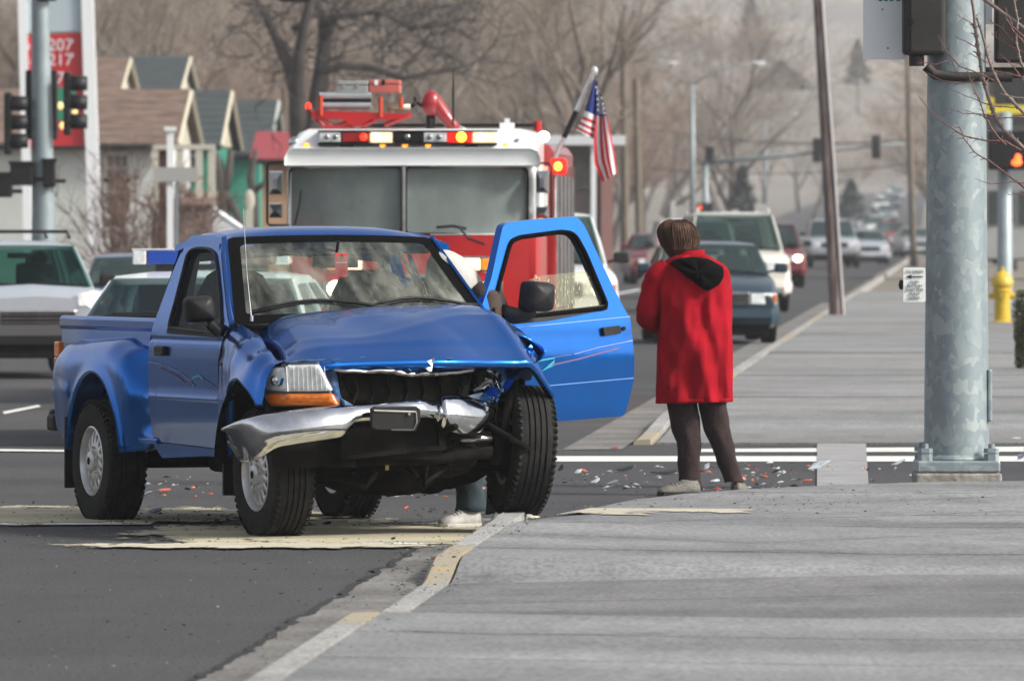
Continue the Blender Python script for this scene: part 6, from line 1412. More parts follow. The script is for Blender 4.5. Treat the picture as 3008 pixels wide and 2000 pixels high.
wpole('thin brown wooden utility pole left of the galvanised mast',2684,780,2660,0,.13,.11,WOOD2,Y=333)
wpole('tall grey wooden pole just right of the flag',1838,600,1832,200,.16,.12,WOOD2,Y=300)
wpole('short grey wooden pole right of the tall one beyond the flag',1880,600,1870,345,.15,.12,WOOD2,Y=310)
# street lights and far mast arm
def lamp(label,px,Y,py_top,arm,hx_,hy_):
    t=thing('street_light',label,'street light',((px-1504)*Y/F,Y,gh(Y))); top=P(px,py_top,Y)-t.location; hd=P(hx_,hy_,Y)-t.location
    mb=MB(); mb.tube([(0,0,0),top],[.16,.09],10); mb.build('pole',GALV2,t,smooth=True)
    mb=MB(); mb.tube([top,top.lerp(hd,.35)+Vector((0,0,.25)),top.lerp(hd,.75)+Vector((0,0,.15)),hd],[.06,.05,.04,.035],6); mb.build('arm',GALV2,t,smooth=True)
    mb=MB(); mb.ball(hd+Vector((.25,0,0)),(.38,.15,.09),12,6); o=mb.build('lamp_head',mat('lamp_head_white',(.6,.62,.62),.4),t,smooth=True)
    mb=MB(); mb.ball(hd+Vector((.32,0,-.10)),(.17,.11,.09),10,6); mb.build('lamp_glass',mat('lamp_glass',(.75,.75,.72),.2,coat=1),o,smooth=True)
lamp('grey street light whose arm reaches right over the far road',2034,400,250,1,2210,186)
lamp('street light farthest down the far road, low and right',2250,700,355,1,2330,335)
lamp('street light whose head hangs left of the others against the hill',1830,430,186,1,1958,186)
tm=thing('far_traffic_signal','far signal mast with long arm of traffic signals across the road','traffic signal',((2073-1504)*380/F,380,gh(380)))
def tq_(px,py,Y=380): return P(px,py,Y)-tm.location
mb=MB(); mb.tube([(0,0,0),tq_(2072,478)],[.16,.12],10); mb.build('pole',GALV2,tm,smooth=True)
mb=MB(); mb.tube([tq_(2058,480),tq_(2300,458),tq_(2560,430),tq_(2660,420)],[.10,.085,.06,.05],8); mb.build('arm',GALV2,tm,smooth=True)
for px,py,h in((2084,452,.62),(2400,442,1.05),(2573,432,1.05),(2088,480,.0)):
    if h: 
        c=tq_(px,py); mb=MB(); mb.box(c+Vector((0,-.2,0)),(.38,.25,h*1.0)); o=mb.build('signal_head',BLACK,tm,bevel=.04)
        for k in range(3 if h>1 else 2): mb=MB(); mb.lathe([(.12,-.36),(.13,-.5)],10,'y',c+Vector((0,.0,(k-1)*.33 if h>1 else (k-.5)*.3))); mb.build('visor',BLACK,o)
v=tq_(2056,610); mb=MB(); mb.box(v+Vector((.2,-.2,0)),(.7,.2,.4)); o=mb.build('walk_box',BLACK,tm); mb=MB(); mb.box(v+Vector((0,-.32,0)),(.16,.03,.14)); mb.build('red_hand',mat('dim_red_hand',(.9,.1,.03),.5,emit=(1,.12,.04),estr=.8),o)
# overhead wires
for k,(y0,y1,Y) in enumerate(((380,405,420),(495,470,420),(395,408,500))):
    t=thing('overhead_wire',['upper overhead wire sagging across the far road','lower overhead wire sagging across the far road','faint overhead wire just under the upper wire'][k],'wire',P(1900,y0,Y))
    a=Vector((0,0,0)); b=P(2760,y1,Y)-P(1900,y0,Y); mb=MB(); mb.tube([a.lerp(b,i/12)-Vector((0,0,.45*math.sin(math.pi*i/12))) for i in range(13)],.022,4); mb.build('cable',BLACK,t)
# DON'T WALK signal behind the twigs
Yd=150; dn_=thing('walk_signal','pedestrian signal with lit orange hand on a blue grey pole at right edge','traffic signal',((2952-1504)*Yd/F,Yd,.1))
def dq(px,py): return P(px,py,Yd)-dn_.location
mb=MB(); mb.tube([(0,0,0),(0,0,.3),dq(2952,330)],[.19,.14,.12],14); mb.build('pole',GALV2,dn_,smooth=True)
a=dq(2900,500); b=dq(3050,385); mb=MB(); mb.b2((a.x,-.35,a.z),(b.x,-.12,b.z)); o=mb.build('housing',BLACK,dn_,bevel=.04)
c=dq(2983,475); mb=MB(); mb.ball(c+Vector((0,-.37,-.02)),(.09,.02,.06)); mb.ball(c+Vector((.02,-.37,.05)),(.055,.02,.08)); mb.build('orange_hand',mat('lit_red_orange',(1,.1,.02),.4,emit=(1,.10,.015),estr=2.2),o,smooth=True)
# building right edge
br=thing('shop_building','low shop with black and yellow fascia at the right edge behind the twigs','building',((2990-1504)*260/F,262,0))
def rq(px,py): return P(px,py,260)-br.location
def rbox(nm,x0,x1,y0,y1,m,d0=-.5,d1=3): a=rq(x0,y0); b=rq(x1,y1); return MB().b2((a.x,d0,b.z),(b.x,d1,a.z)).build(nm,m,br)
rbox('wall',2905,3300,360,760,mat('shop_wall',(.30,.31,.31),.8,col2=(.36,.37,.36),scale=.6),0,6)
rbox('fascia',2895,3300,308,334,mat('fascia_yellow',(.75,.60,.02),.5),-1,0); rbox('fascia_top',2900,2925,285,308,MATS['fascia_yellow'],-1.05,0)
rbox('fascia_black',2926,3300,200,306,mat('fascia_black',(.012,.014,.014),.5),-1,2); rbox('soffit',2895,3300,336,358,mat('soffit',(.05,.055,.06),.7),-.9,2)
for k in range(3): rbox('window',2915+k*45,2945+k*45,560,660,mat('shop_window',(.04,.05,.05),.2),-.06,.0)
# hedge at right edge
LEAF=mat('hedge_leaf',(.05,.065,.02),.7,col2=(.11,.11,.04),scale=9); LEAFD=mat('hedge_twig',(.05,.035,.02),.9)
Yq=96; hg_=thing('clipped_bush','clipped dark green bush at the right edge beside the pavement','bush',((3040-1504)*Yq/F,Yq,.0))
random.seed(77); mb=MB()
for _ in range(5200):
    a=random.uniform(0,2*math.pi); z=random.uniform(.02,.98); rr=.24*(1-abs(z-.5)**3*2.2)*(1+.10*math.sin(a*3+z*5)); q=random.uniform(.75,1.03)
    c=Vector((rr*q*math.cos(a),rr*q*math.sin(a),z*1.0)); d=Vector((random.gauss(0,1),random.gauss(0,1),random.gauss(0,1))).normalized()*.02; e=d.cross(Vector((random.gauss(0,1),random.gauss(0,1),1))).normalized()*.01
    mb.add([c-d,c+e,c+d,c-e],[(0,1,2,3)])
tag(mb.build('foliage',LEAF,hg_,recalc=False),kind='stuff')
mb=MB(); mb.ball((0,0,.5),(.17,.17,.46),12,8); mb.build('inner_twigs',LEAFD,hg_)
# ------------------------------------------------------------------ left side: signal pole, price sign, houses
Yp=130; sp_=thing('signal_pole','grey steel pole carrying black traffic signals at the left edge','pole',((130-1504)*Yp/F,Yp,0))
def sq(px,py,dy=0): return P(px,py,Yp)-sp_.location+Vector((0,dy,0))
mb=MB(); mb.tube([(0,0,0),(0,0,1),sq(118,0),sq(116,-60)],[.20,.19,.13,.125],18); mb.build('shaft',GALV2,sp_,smooth=True)
mb=MB(); a=sq(118,2); mb.box(a+Vector((.1,-.05,.05)),(.3,.3,.12)); mb.build('cap_bracket',BLACK,sp_,bevel=.03)
def head(nm,label,px0,px1,py0,py1,side,yd_):
    c=sq((px0+px1)/2,py1,yd_); t=thing(nm,label,'traffic signal',sp_.location+c); h=(py1-py0)*Yp/F; w_=(px1-px0)*Yp/F
    MB().b2((-w_/2,-.12,0),(w_/2,.12,h)).build('housing',BLACK,t,bevel=.03)
    for k in range(3):
        z=h*(.2+.3*k); mb=MB()
        if side: 
            ring=lambda x,r:[(x,r*math.cos(a*math.pi/8),z+r*math.sin(a*math.pi/8)) for a in range(-2,11)]
            mb.loft([ring(side*w_*.5,.135),ring(side*(w_*.5+.24),.125)],closed=False)
        else: mb.loft([[(r*math.cos(a*math.pi/8),y,z+r*math.sin(a*math.pi/8)) for a in range(-2,11)] for y,r in((-.12,.135),(-.34,.125))],closed=False)
        mb.build('visor',BLACK,t,smooth=True,solid=.01)
    return t
head('traffic_signal','three lamp signal right of the grey pole before the red price sign',188,210,212,398,1,-.1)
head('traffic_signal','three lamp signal at the far left edge with visors pointing right',14,36,272,455,1,-.1)
t=head('traffic_signal','flat black signal back plate behind the grey pole',72,165,205,410,0,.35)
for px0,px1,py0,py1,lb_ in((32,98,478,545,'black pedestrian signal box left of the grey pole'),(128,165,470,550,'black pedestrian signal box right of the grey pole'),(-30,38,510,580,'black pedestrian signal box cut by the left edge')):
    c=sq((px0+px1)/2,py1,-.15); t=thing('walk_signal',lb_,'traffic signal',sp_.location+c); h=(py1-py0)*Yp/F; w_=(px1-px0)*Yp/F
    MB().b2((-w_/2,-.12,0),(w_/2,.12,h)).build('housing',BLACK,t,bevel=.03)
    MB().b2((-w_/2-.02,-.14,h-.03),(w_/2+.02,.0,h+.02)).build('hood',BLACK,t); MB().b2((-w_/2,-.03,.06),(w_/2+.15,.05,.12)).build('bracket',BLACK,t)
# price sign
Yg=185; pg=thing('price_sign','gas price sign with red panel between two white posts','sign',((180-1504)*Yg/F,Yg,0))
def gq(px,py,dy=0): return P(px,py,Yg)-pg.location+Vector((0,dy,0))
POST=mat('white_post',(.80,.82,.83),.4)
for x0,x1,x2,x3 in((52,78,72,96),(238,272,262,300)):
    a=gq(x2,760);b=gq(x3,760);c=gq(x1,-60);d=gq(x0,-60)
    mb=MB(); mb.prism([(p.x,-.2,p.z if p.z>0.1 else 0) for p in(a,b,c,d)],(0,0,0),(0,.4,0)); mb.build('post',POST,pg)
a=gq(74,430);b=gq(248,428);c=gq(240,98);d=gq(66,106)
mb=MB(); mb.prism([(p.x,-.1,p.z) for p in(a,b,c,d)],(0,0,0),(0,.2,0)); mb.build('red_panel',mat('sign_red',(.50,.015,.02),.4,emit=None),pg)
a=gq(64,98);b=gq(238,92);c=gq(236,-60);d=gq(58,-60)
mb=MB(); mb.prism([(p.x,-.12,p.z) for p in(a,b,c,d)],(0,0,0),(0,.24,0)); mb.build('upper_panel',mat('sign_pale_blue',(.42,.50,.54),.4),pg)
LET=mat('sign_letter_white',(.75,.72,.74),.5)
for tx,px,py,sz in (('207',178,135,.36),('9',212,124,.16),('217',178,178,.36),('9',213,165,.16),('7',178,232,.36),('REG',88,140,.15),('PLUS',88,183,.13)):
    v=gq(px,py,-.115); text('price',tx,sz,LET,pg,v,(R(90),0,0),.004)
v=gq(182,305,-.11); MB().b2((v.x-.10,-.13,v.z-.35),(v.x+.30,-.11,v.z+.35)).build('green_panel',mat('sign_green2',(.02,.22,.13),.5),pg)
for px,py in((178,312),(184,370),(220,330)):
    v=gq(px,py,-.15); mb=MB(); mb.ball(v,(.06,.02,.08)); mb.build('sign_bulb',mat('warm_bulb',(1,.7,.3),.4,emit=(1,.75,.3),estr=.5),pg,smooth=True)
# street sign posts
Ys_=150; t=thing('street_sign','white post with blank grey sign arm in front of the houses','sign',((500-1504)*Ys_/F,Ys_,0))
def zq(px,py): return P(px,py,Ys_)-t.location
mb=MB(); a=zq(500,385); mb.b2((-.055,-.05,0),(.055,.05,a.z)); mb.build('post',POST,t); mb=MB(); mb.b2((-.10,-.08,a.z),(.10,.08,a.z+.07)); mb.build('post_cap',POST,t)
a=zq(452,492); b=zq(580,535); MB().b2((a.x,-.09,b.z),(b.x,-.06,a.z)).build('blade',mat('sign_back',(.36,.36,.34),.5),t); MB().b2((.09,-.02,0),(.14,.02,zq(500,490).z)).build('steel_post',GALV2,t)
# houses
STU=mat('white_stucco',(.55,.57,.54),.9,col2=(.48,.50,.48),scale=.8); RFB=mat('brown_shingles',(.10,.062,.045),.9,col2=(.19,.13,.10),scale=2.2,stretch=(1,1,5),bump=.4); RFG=mat('slate_green_shingles',(.028,.038,.040),.9,col2=(.045,.058,.060),scale=3,stretch=(1,1,4),bump=.4)
CRM=mat('cream_trim',(.42,.39,.30),.8); GRN=mat('green_wall',(.03,.22,.15),.8,col2=(.04,.26,.18),scale=1); ORG=mat('tan_orange_wall',(.38,.22,.12),.85,col2=(.44,.28,.16),scale=1); CRW=mat('cream_wall',(.50,.48,.40),.85); BRK=mat('brown_brick',(.16,.07,.05),.9)
def house(label,px0,px1,pyr,pye,Y,wall,roof,gable=CRM,gw=55,Yd=7,base=None,windows=(),ov=.35):
    xm=(px0+px1)/2; t=thing('house',label,'house',((xm-1504)*Y/F,Y,gh(Y))); q=lambda px,py: P(px,py,Y)-t.location
    x0=q(px0,0).x; x1=q(px1,0).x; ze=q(0,pye).z; zr=(P(0,pyr,Y+3)-t.location).z; D=3.4; sk=gw*Y/F/D*.5
    # roof: two slopes, gable end on the right turned a little to the camera
    f=lambda x,d: (x+d*sk,d)   # skew of the house axis
    L_=x0-.3; R__=x1
    def pt(x,d,z): a=f(x,d); return (a[0],a[1],z)
    mb=MB(); th=.12
    n=12
    for s0,s1,za,zb in((-ov,D,ze-.12,zr),(2*D+ov,D,ze-.12,zr)):
        mb.add([pt(L_,s0,za),pt(R__,s0,za),pt(R__,s1,zb),pt(L_,s1,zb),pt(L_,s0,za+th),pt(R__,s0,za+th),pt(R__,s1,zb+th),pt(L_,s1,zb+th)],[(0,1,2,3),(4,5,6,7),(0,1,5,4),(1,2,6,5),(2,3,7,6),(3,0,4,7)])
    ro=mb.build('roof',roof,t)
    k=0
    for j in range(1,8):   # shingle courses, standing proud
        v=j/8; d=-ov+(D+ov)*v; z=ze-.12+(zr-ze+.12)*v+th; mb=MB(); mb.add([pt(L_,d,z-.01),pt(R__,d,z-.01),pt(R__,d,z+.012),pt(L_,d,z+.012)],[(0,1,2,3)]); mb.build('shingle_course',roof,ro)
    mb=MB(); mb.add([pt(L_+.3,0,0),pt(R__-.25,0,0),pt(R__-.25,0,ze),pt(L_+.3,0,ze)],[(0,1,2,3)])
    mb.add([pt(R__-.25,0,0),pt(R__-.25,2*D,0),pt(R__-.25,2*D,ze-.05),pt(R__-.25,D,zr-.05),pt(R__-.25,0,ze-.05)],[(0,1,2,3,4)])
    mb.add([pt(L_+.3,0,0),pt(L_+.3,2*D,0),pt(L_+.3,2*D,ze),pt(L_+.3,D,zr-.05),pt(L_+.3,0,ze)],[(0,1,2,3,4)]); mb.build('wall',wall,t)
    for s0 in(-ov,2*D+ov):
        mb=MB(); mb.tube([pt(R__+.02,s0,ze-.05),pt(R__+.02,D,zr+.06)],.07,4); mb.build('barge_board',gable,t)
    mb=MB(); mb.add([pt(R__-.2,0,ze-.02),pt(R__-.2,2*D,ze-.02),pt(R__-.2,D,zr-.08)],[(0,1,2)]); mb.build('gable_wall',gable,t)
    mb=MB(); mb.tube([pt(L_,-ov-.03,ze-.10),pt(R__,-ov-.03,ze-.10)],.06,4); mb.build('gutter',BLACK,t)
    for (wx0,wx1,wy0,wy1,nx,ny) in windows:
        a=q(wx0,wy1); b=q(wx1,wy0); mb=MB(); mb.b2((a.x-.06,-.06,a.z-.06),(b.x+.06,.0,b.z+.06)); wo_=mb.build('window',mat('window_frame_cream',(.55,.54,.47),.7),t)
        for i in range(nx):
            for j in range(ny):
                u0=a.x+(b.x-a.x)*(i+.08)/nx; u1=a.x+(b.x-a.x)*(i+.92)/nx; v0=a.z+(b.z-a.z)*(j+.06)/ny; v1=a.z+(b.z-a.z)*(j+.94)/ny; MB().b2((u0,-.075,v0),(u1,-.05,v1)).build('pane',mat('pane_dark',(.10,.10,.09),.2,col2=(.18,.16,.14),scale=2),wo_)
    return t,q
house('dark green roofed house standing behind the brown roofed ones',330,530,176,272,262,CRW,RFG,gw=28)
house('brown roofed house farthest back left with a small gable',180,352,180,280,255,CRW,RFB,gw=28)
house('long brown roofed white stucco house behind the price sign',-260,524,276,420,200,STU,RFB,gw=34,windows=((314,376,455,530,3,2),(314,376,530,630,3,3)))
house('narrow dark roofed house with cream gable next to the long white house',545,650,278,425,222,GRN,RFG,gw=30,windows=((560,580,460,500,1,1),))
house('green walled house with dark roof left of the fire engine',665,790,305,450,235,GRN,RFG,gw=30,gable=mat('grey_barge',(.30,.32,.30),.8))
house('tan walled house hidden behind the fire engine mirror',770,1000,400,465,222,ORG,mat('rust_red_roof',(.28,.04,.05),.8),gw=10)
t=thing('porch','white porch posts and small brown shed roof before the green wall','porch',((560-1504)*196/F,196,0)); q=lambda px,py: P(px,py,196)-t.location
for px in(455,528,585,622): a=q(px,430); MB().b2((a.x-.08,-.08,0),(a.x+.08,.08,a.z)).build('porch_post',CRW,t)
a=q(450,425); b=q(630,440); MB().b2((a.x,-.1,b.z),(b.x,.3,a.z)).build('porch_beam',CRW,t)
a=q(512,560); b=q(640,600); mb=MB(); mb.add([(a.x,-.8,b.z),(b.x-.1,-.8,b.z),(b.x,.6,a.z),(a.x,.6,a.z)],[(0,1,2,3)]); mb.build('shed_roof',RFB,t,solid=.08)
a=q(512,600); b=q(632,760); MB().b2((a.x,-.6,0),(b.x,.5,a.z)).build('shed_wall',mat('shed_brown',(.20,.15,.13),.9,col2=(.26,.2,.17),scale=3),t)
a=q(455,440); MB().b2((a.x-.1,.3,0),(a.x+.35,.5,a.z)).build('brick_panel',BRK,t)
t=thing('stair_rail','white sloping stair railing beside the brown shed','railing',((660-1504)*190/F,190,0)); q=lambda px,py: P(px,py,190)-t.location
mb=MB(); mb.tube([q(630,615),q(712,672)],.06,5); mb.build('handrail',POST,t)
for k in range(8): a=q(632+k*10,620+k*7); MB().b2((a.x-.03,-.03,0),(a.x+.03,.03,a.z)).build('baluster',POST,t)
t=thing('round_sign','white round sign leaning near the tan house','sign',((732-1504)*190/F,190,0)); q=lambda px,py: P(px,py,190)-t.location
c=q(732,590); mb=MB(); mb.ball(c,(.12,.03,.25)); mb.build('disc',CRW,t,smooth=True); MB().b2((-.09,-.05,0),(.09,.05,c.z-.2)).build('base_post',CRW,t)
# pale canopy building beyond the flag
cb=thing('canopy_building','small pale roofed building with white columns behind the flag','building',((1740-1504)*205/F,205,0)); q=lambda px,py: P(px,py,205)-cb.location
a=q(1600,400); b=q(1835,428); MB().b2((a.x,-1.5,b.z),(b.x,3,a.z)).build('canopy_roof',mat('pale_roof',(.62,.64,.66),.6),cb)
a=q(1660,428); b=q(1780,640); MB().b2((a.x,0,0),(b.x,3,a.z)).build('wall',mat('dim_wall',(.16,.13,.12),.9,col2=(.22,.18,.16),scale=1),cb)
a=q(1765,450); b=q(1800,700); MB().b2((a.x,-.3,0),(b.x,2,a.z)).build('brick_end',mat('dull_brick',(.28,.15,.13),.9),cb)
for px in(1742,): a=q(px,428); MB().b2((a.x-.06,-1.4,0),(a.x+.06,-1.25,a.z)).build('column',POST,cb)
a=q(1680,470); b=q(1735,560); MB().b2((a.x,-.05,b.z),(b.x,0,a.z)).build('window',mat('pane_dark',None),cb)
for k,(px,py,w_,h,lab) in enumerate(((1978,640,16,50,'white roadside board left of the far cars'),(2160,640,22,24,'small pale roadside sign left of the far lamp pole'),(2235,635,36,36,'square pale roadside sign beside the far lamp pole'))):
    Y=300+k*40; t=thing('roadside_sign',lab,'sign',((px-1504)*Y/F,Y,gh(Y))); a=P(px-w_/2,py-h,Y)-t.location; b=P(px+w_/2,py,Y)-t.location
    MB().b2((a.x,-.03,b.z),(b.x,.03,a.z)).build('board',mat('board_pale',(.5,.5,.47),.6),t); MB().b2((-.04,-.03,0),(.04,.03,b.z)).build('board_post',GALV2,t)
# signal underside at the very top
t=thing('traffic_signal','black signal underside peeking in at the top above the fire engine','traffic signal',P(868,6,150)); MB().b2((-.28,-.2,0),(.28,.2,1.0)).build('housing',BLACK,t,bevel=.05); MB().lathe([(.13,-.2),(.14,-.42)],12,'y',(0,0,.25)).build('visor',BLACK,t)
# ------------------------------------------------------------------ bare trees
BARK=mat('grey_brown_bark',(.12,.10,.085),.95,col2=(.20,.17,.145),scale=3)
TWIG=mat('bare_twigs',(.22,.18,.145),.95,col2=(.30,.255,.21),scale=.8); TWIG2=mat('reddish_twigs',(.25,.175,.135),.95,col2=(.32,.24,.19),scale=.8); TWIG3=mat('pale_twigs',(.33,.30,.26),.95,col2=(.42,.39,.34),scale=.8)
def gen_tree(seed,h=11,spread=1.0,levels=5,trunk=.28,low=.25,kids=4):
    rnd=random.Random(seed); tr=MB(); cr_m=MB()
    def branch(p,d,L,r,lev):
        n=3; pts=[p]; rad=[r]
        for k in range(n):
            d=(d+Vector((rnd.gauss(0,.16),rnd.gauss(0,.16),rnd.gauss(0.05,.10)))).normalized(); p=p+d*L/n; pts.append(p); rad.append(r*(1-.55*(k+1)/n))
        (tr if lev<=1 else cr_m).tube(pts,rad,7 if lev==0 else (5 if lev==1 else 3),lev<2)
        if lev>=levels: return
        for c in range(kids if lev else kids+2):
            t=rnd.uniform(low if lev==0 else .15,1); i=min(n-1,int(t*n)); q=pts[i].lerp(pts[i+1],t*n-i)
            a=rnd.uniform(0,2*math.pi); tilt=rnd.uniform(.35,1.0)*spread; ax=d.orthogonal().normalized(); ax.rotate(Matrix.Rotation(a,3,d)); nd=(d*math.cos(tilt)+ax*math.sin(tilt)); nd.z=nd.z*.8+.12
            branch(q,nd.normalized(),L*rnd.uniform(.50,.78),max(.006,rad[i+1]*.62),lev+1)
    branch(Vector((0,0,0)),Vector((0,0,1)),h*.55,trunk,0)
    return tr,cr_m
protos=[]
for k,(sd,h,sp2,m2,kids) in enumerate([(1,12,1,TWIG,5),(2,10,1.1,TWIG2,5),(5,13,.8,TWIG,5),(8,9,1.2,TWIG3,5)]):
    a,b=gen_tree(sd,h,sp2,5,.26,.25,kids); protos.append((a,b,m2,h))
made={}
def tree(k,px,Y,sc_,rz,label,group=None,name='bare_tree'):
    x=(px-1504)*Y/F
    if k not in made:
        a,b,m2,h=protos[k]; t=thing(name,label,'tree',(x,Y,gh(Y)),rz,group); a.build('trunk',BARK,t,smooth=True,recalc=False); b.build('crown',m2,t,recalc=False); made[k]=t
    else:
        t=made[k].copy(); COL.objects.link(t); t['label']=label; t.name=name
        for ch in made[k].children: c=ch.copy(); COL.objects.link(c); c.parent=t
        t.location=(x,Y,gh(Y)); t.rotation_euler=(0,0,rz)
    if group: t['group']=group
    elif 'group' in t: del t['group']
    t.scale=(sc_,sc_,sc_); return t
random.seed(101)
kinds=['brown bare tree','reddish bare tree','tall bare tree','pale bare tree']
def nth(k): return {1:'leftmost',2:'second from left'}.get(k,['','','','third','fourth','fifth','sixth','seventh','eighth','ninth','tenth','eleventh','twelfth','thirteenth','fourteenth','fifteenth','sixteenth','seventeenth','eighteenth','nineteenth','twentieth'][k]+' from left' if k<=20 else '')
for Y0,Y1,cnt,s0,s1,x0,x1,row in [(275,330,19,.75,1.15,-120,1640,'nearest row of bare trees'),(345,470,20,.85,1.25,-150,1800,'second row of bare trees'),(500,640,20,.9,1.4,-150,2150,'third row of bare trees'),(750,900,20,.9,1.5,-100,2480,'fourth row of bare trees'),(950,1200,20,1.0,1.7,-100,2520,'farthest row of bare trees'),(700,1000,10,.8,1.4,2750,3150,'far trees behind the galvanised mast'),(300,450,6,.6,.9,2760,3150,'nearer trees behind the galvanised mast')]:
    L_=[]
    for i in range(cnt):
        L_.append((x0+(x1-x0)*(i+random.uniform(.1,.9))/cnt,random.uniform(Y0,Y1),random.choice([0,1,2,3] if Y0>450 else [0,1,2,0,2]),random.uniform(s0,s1),random.uniform(0,6.28)))
    for i,(px,Y,k,s_,rz) in enumerate(L_): tree(k,px,Y,s_,rz,'%s, %s in the %s'%(kinds[k],nth(i+1),row),'bare trees of the '+row)
# the big dark tree above the fire engine, specially shaped
bt=thing('bare_tree','big dark tree with twisting limbs above the fire engine light bar','tree',((915-1504)*215/F,215,0)); q=lambda px,py,dy=0: P(px,py,215)-bt.location+Vector((0,dy,0))
DBK=mat('dark_bark',(.040,.033,.030),.95,col2=(.075,.062,.055),scale=3)
mb=MB()
def limb(pts,r): mb.tube([q(a,b,c) for a,b,c in pts],r,8)
limb([(900,700,0),(895,500,0),(930,330,0),(945,200,.2),(955,120,.3),(948,60,.5),(930,0,.8),(915,-60,1)],[.42,.36,.26,.20,.17,.13,.10,.07])
limb([(890,500,0),(880,380,0),(872,260,-.3),(880,160,-.6),(900,60,-.8),(930,-50,-1)],[.30,.26,.20,.16,.12,.08])
limb([(872,300,0),(850,200,.5),(810,110,.8),(780,50,1),(740,-20,1.2)],[.20,.17,.14,.11,.08])
limb([(950,120,.2),(975,60,.4),(1010,25,.5),(1050,-20,.6)],[.14,.12,.09,.06])
limb([(945,60,0),(1000,45,.2),(1080,35,.4),(1140,45,.5),(1200,80,.6),(1290,75,.7),(1380,50,.8)],[.10,.09,.075,.065,.05,.04,.03])
limb([(935,215,0),(1000,195,.2),(1080,195,.4),(1180,230,.5),(1260,215,.6),(1340,200,.7),(1420,170,.8)],[.11,.10,.085,.07,.055,.045,.03])
limb([(860,90,0),(900,60,.1),(930,40,.2)],[.1,.08,.05])
mb.build('trunk',DBK,bt,smooth=True)
rnd=random.Random(17); cm=MB()
for px0,py0 in [(rnd.uniform(740,1420),rnd.uniform(-40,230)) for _ in range(150)]:
    p=q(px0,py0,rnd.uniform(-1,1)); d=Vector((rnd.gauss(0,1),rnd.gauss(0,.5),rnd.gauss(.3,.7))).normalized()
    for _ in range(5):
        p2=p+d*rnd.uniform(.25,.5); cm.tube([p,p2],[.022,.012],3,False); d2=(d+Vector((rnd.gauss(0,.6),rnd.gauss(0,.4),rnd.gauss(0,.5)))).normalized()
        cm.tube([p2,p2+d2*.5],[.012,.005],3,False); d=(d+Vector((rnd.gauss(0,.4),rnd.gauss(0,.3),rnd.gauss(0,.4)))).normalized(); p=p2
cm.build('crown',DBK,bt,recalc=False)
# evergreens on the slope
EVG=mat('evergreen_needles',(.040,.050,.045),.95,col2=(.075,.085,.078),scale=.8)
def conifer(label,px,Y,pyb,pyt,wpx):
    t=thing('evergreen_tree',label,'tree',P(px,pyb,Y)); h=(pyb-pyt)*Y/F; r=wpx*Y/F/2; rn=random.Random(px); 
    MB().tube([(0,0,-4),(0,0,h)],[h*.02,.02],6).build('trunk',DBK,t); mb=MB()
    for _ in range(1400):
        z=rn.random()**.8; rr=r*(1-z)**.75*(.8+.4*rn.random())*(1+.25*math.sin(z*22)); a=rn.uniform(0,6.28); c=Vector((rr*math.cos(a)*rn.uniform(.4,1),rr*math.sin(a),z*h)); e=r*.16
        mb.add([c+Vector((rn.uniform(-e,e),rn.uniform(-e,e),rn.uniform(-e,e))) for _ in range(3)],[(0,1,2)])
    mb.build('crown',EVG,t,recalc=False)
conifer('dark evergreen standing alone high on the hillside',2205,1150,185,0,120)
conifer('dark evergreen beneath the far signal arm',2180,420,655,490,120)
conifer('dark rounded evergreen behind the silver pickup truck',2500,600,650,535,110)
conifer('dark evergreen patch left of the second wooden pole',2520,1100,250,120,90)
conifer('low evergreen mass right of the far lamp arm',2290,900,260,190,180)
# shrubs before the white house
def shrub(label,px,Y,h,seed,m=TWIG2):
    rn=random.Random(seed); t=thing('bare_shrub',label,'shrub',((px-1504)*Y/F,Y,0)); st_=MB(); tw=MB()
    for _ in range(9):
        d=Vector((rn.gauss(0,.3),rn.gauss(0,.25),1)).normalized(); p=Vector((rn.gauss(0,.08),rn.gauss(0,.08),0)); r=.035; L=h/6
        for k in range(6):
            p2=p+d*L; (st_ if k<3 else tw).tube([p,p2],[r,r*.75],4,False); r*=.75
            for _ in range(4):
                dd=(d+Vector((rn.gauss(0,.7),rn.gauss(0,.6),rn.gauss(.1,.4)))).normalized(); pe=p2+dd*h*rn.uniform(.1,.25); tw.tube([p2,pe],[.011,.005],3,False)
                for _ in range(2): tw.tube([pe,pe+(dd+Vector((rn.gauss(0,.6),rn.gauss(0,.5),rn.gauss(0,.5)))).normalized()*h*.12],[.006,.003],3,False)
            d=(d+Vector((rn.gauss(0,.18),rn.gauss(0,.15),0))).normalized(); p=p2
    st_.build('stem',BARK,t,recalc=False); tw.build('twigs',m,t,recalc=False)
SHB=mat('shrub_brown',(.13,.075,.06),.95)
shrub('bare brown shrub in front of the white house window',372,165,2.6,3,SHB); shrub('bare shrub between the white post and the window',440,163,2.2,4,SHB); shrub('small bare shrub right of the white post',560,163,2.3,6,SHB); shrub('bare shrub left of the first one beside the white signpost',330,168,1.8,9,SHB)
t=thing('bare_tree','dark forked bare tree before the green wall','tree',((672-1504)*205/F,205,0)); q=lambda px,py: P(px,py,205)-t.location
mb=MB()
for pts,r in (([(660,760),(655,600),(648,520),(632,450)],.16),([(656,560),(672,510),(678,440)],.12),([(655,560),(690,620),(720,690)],.12),([(745,760),(748,600),(735,520),(752,440)],.13),([(748,560),(775,540),(790,500)],.08)): mb.tube([q(*p) for p in pts],[r,r*.8,r*.7,r*.5][:len(pts)],7)
mb.build('trunk',DBK,t,smooth=True)
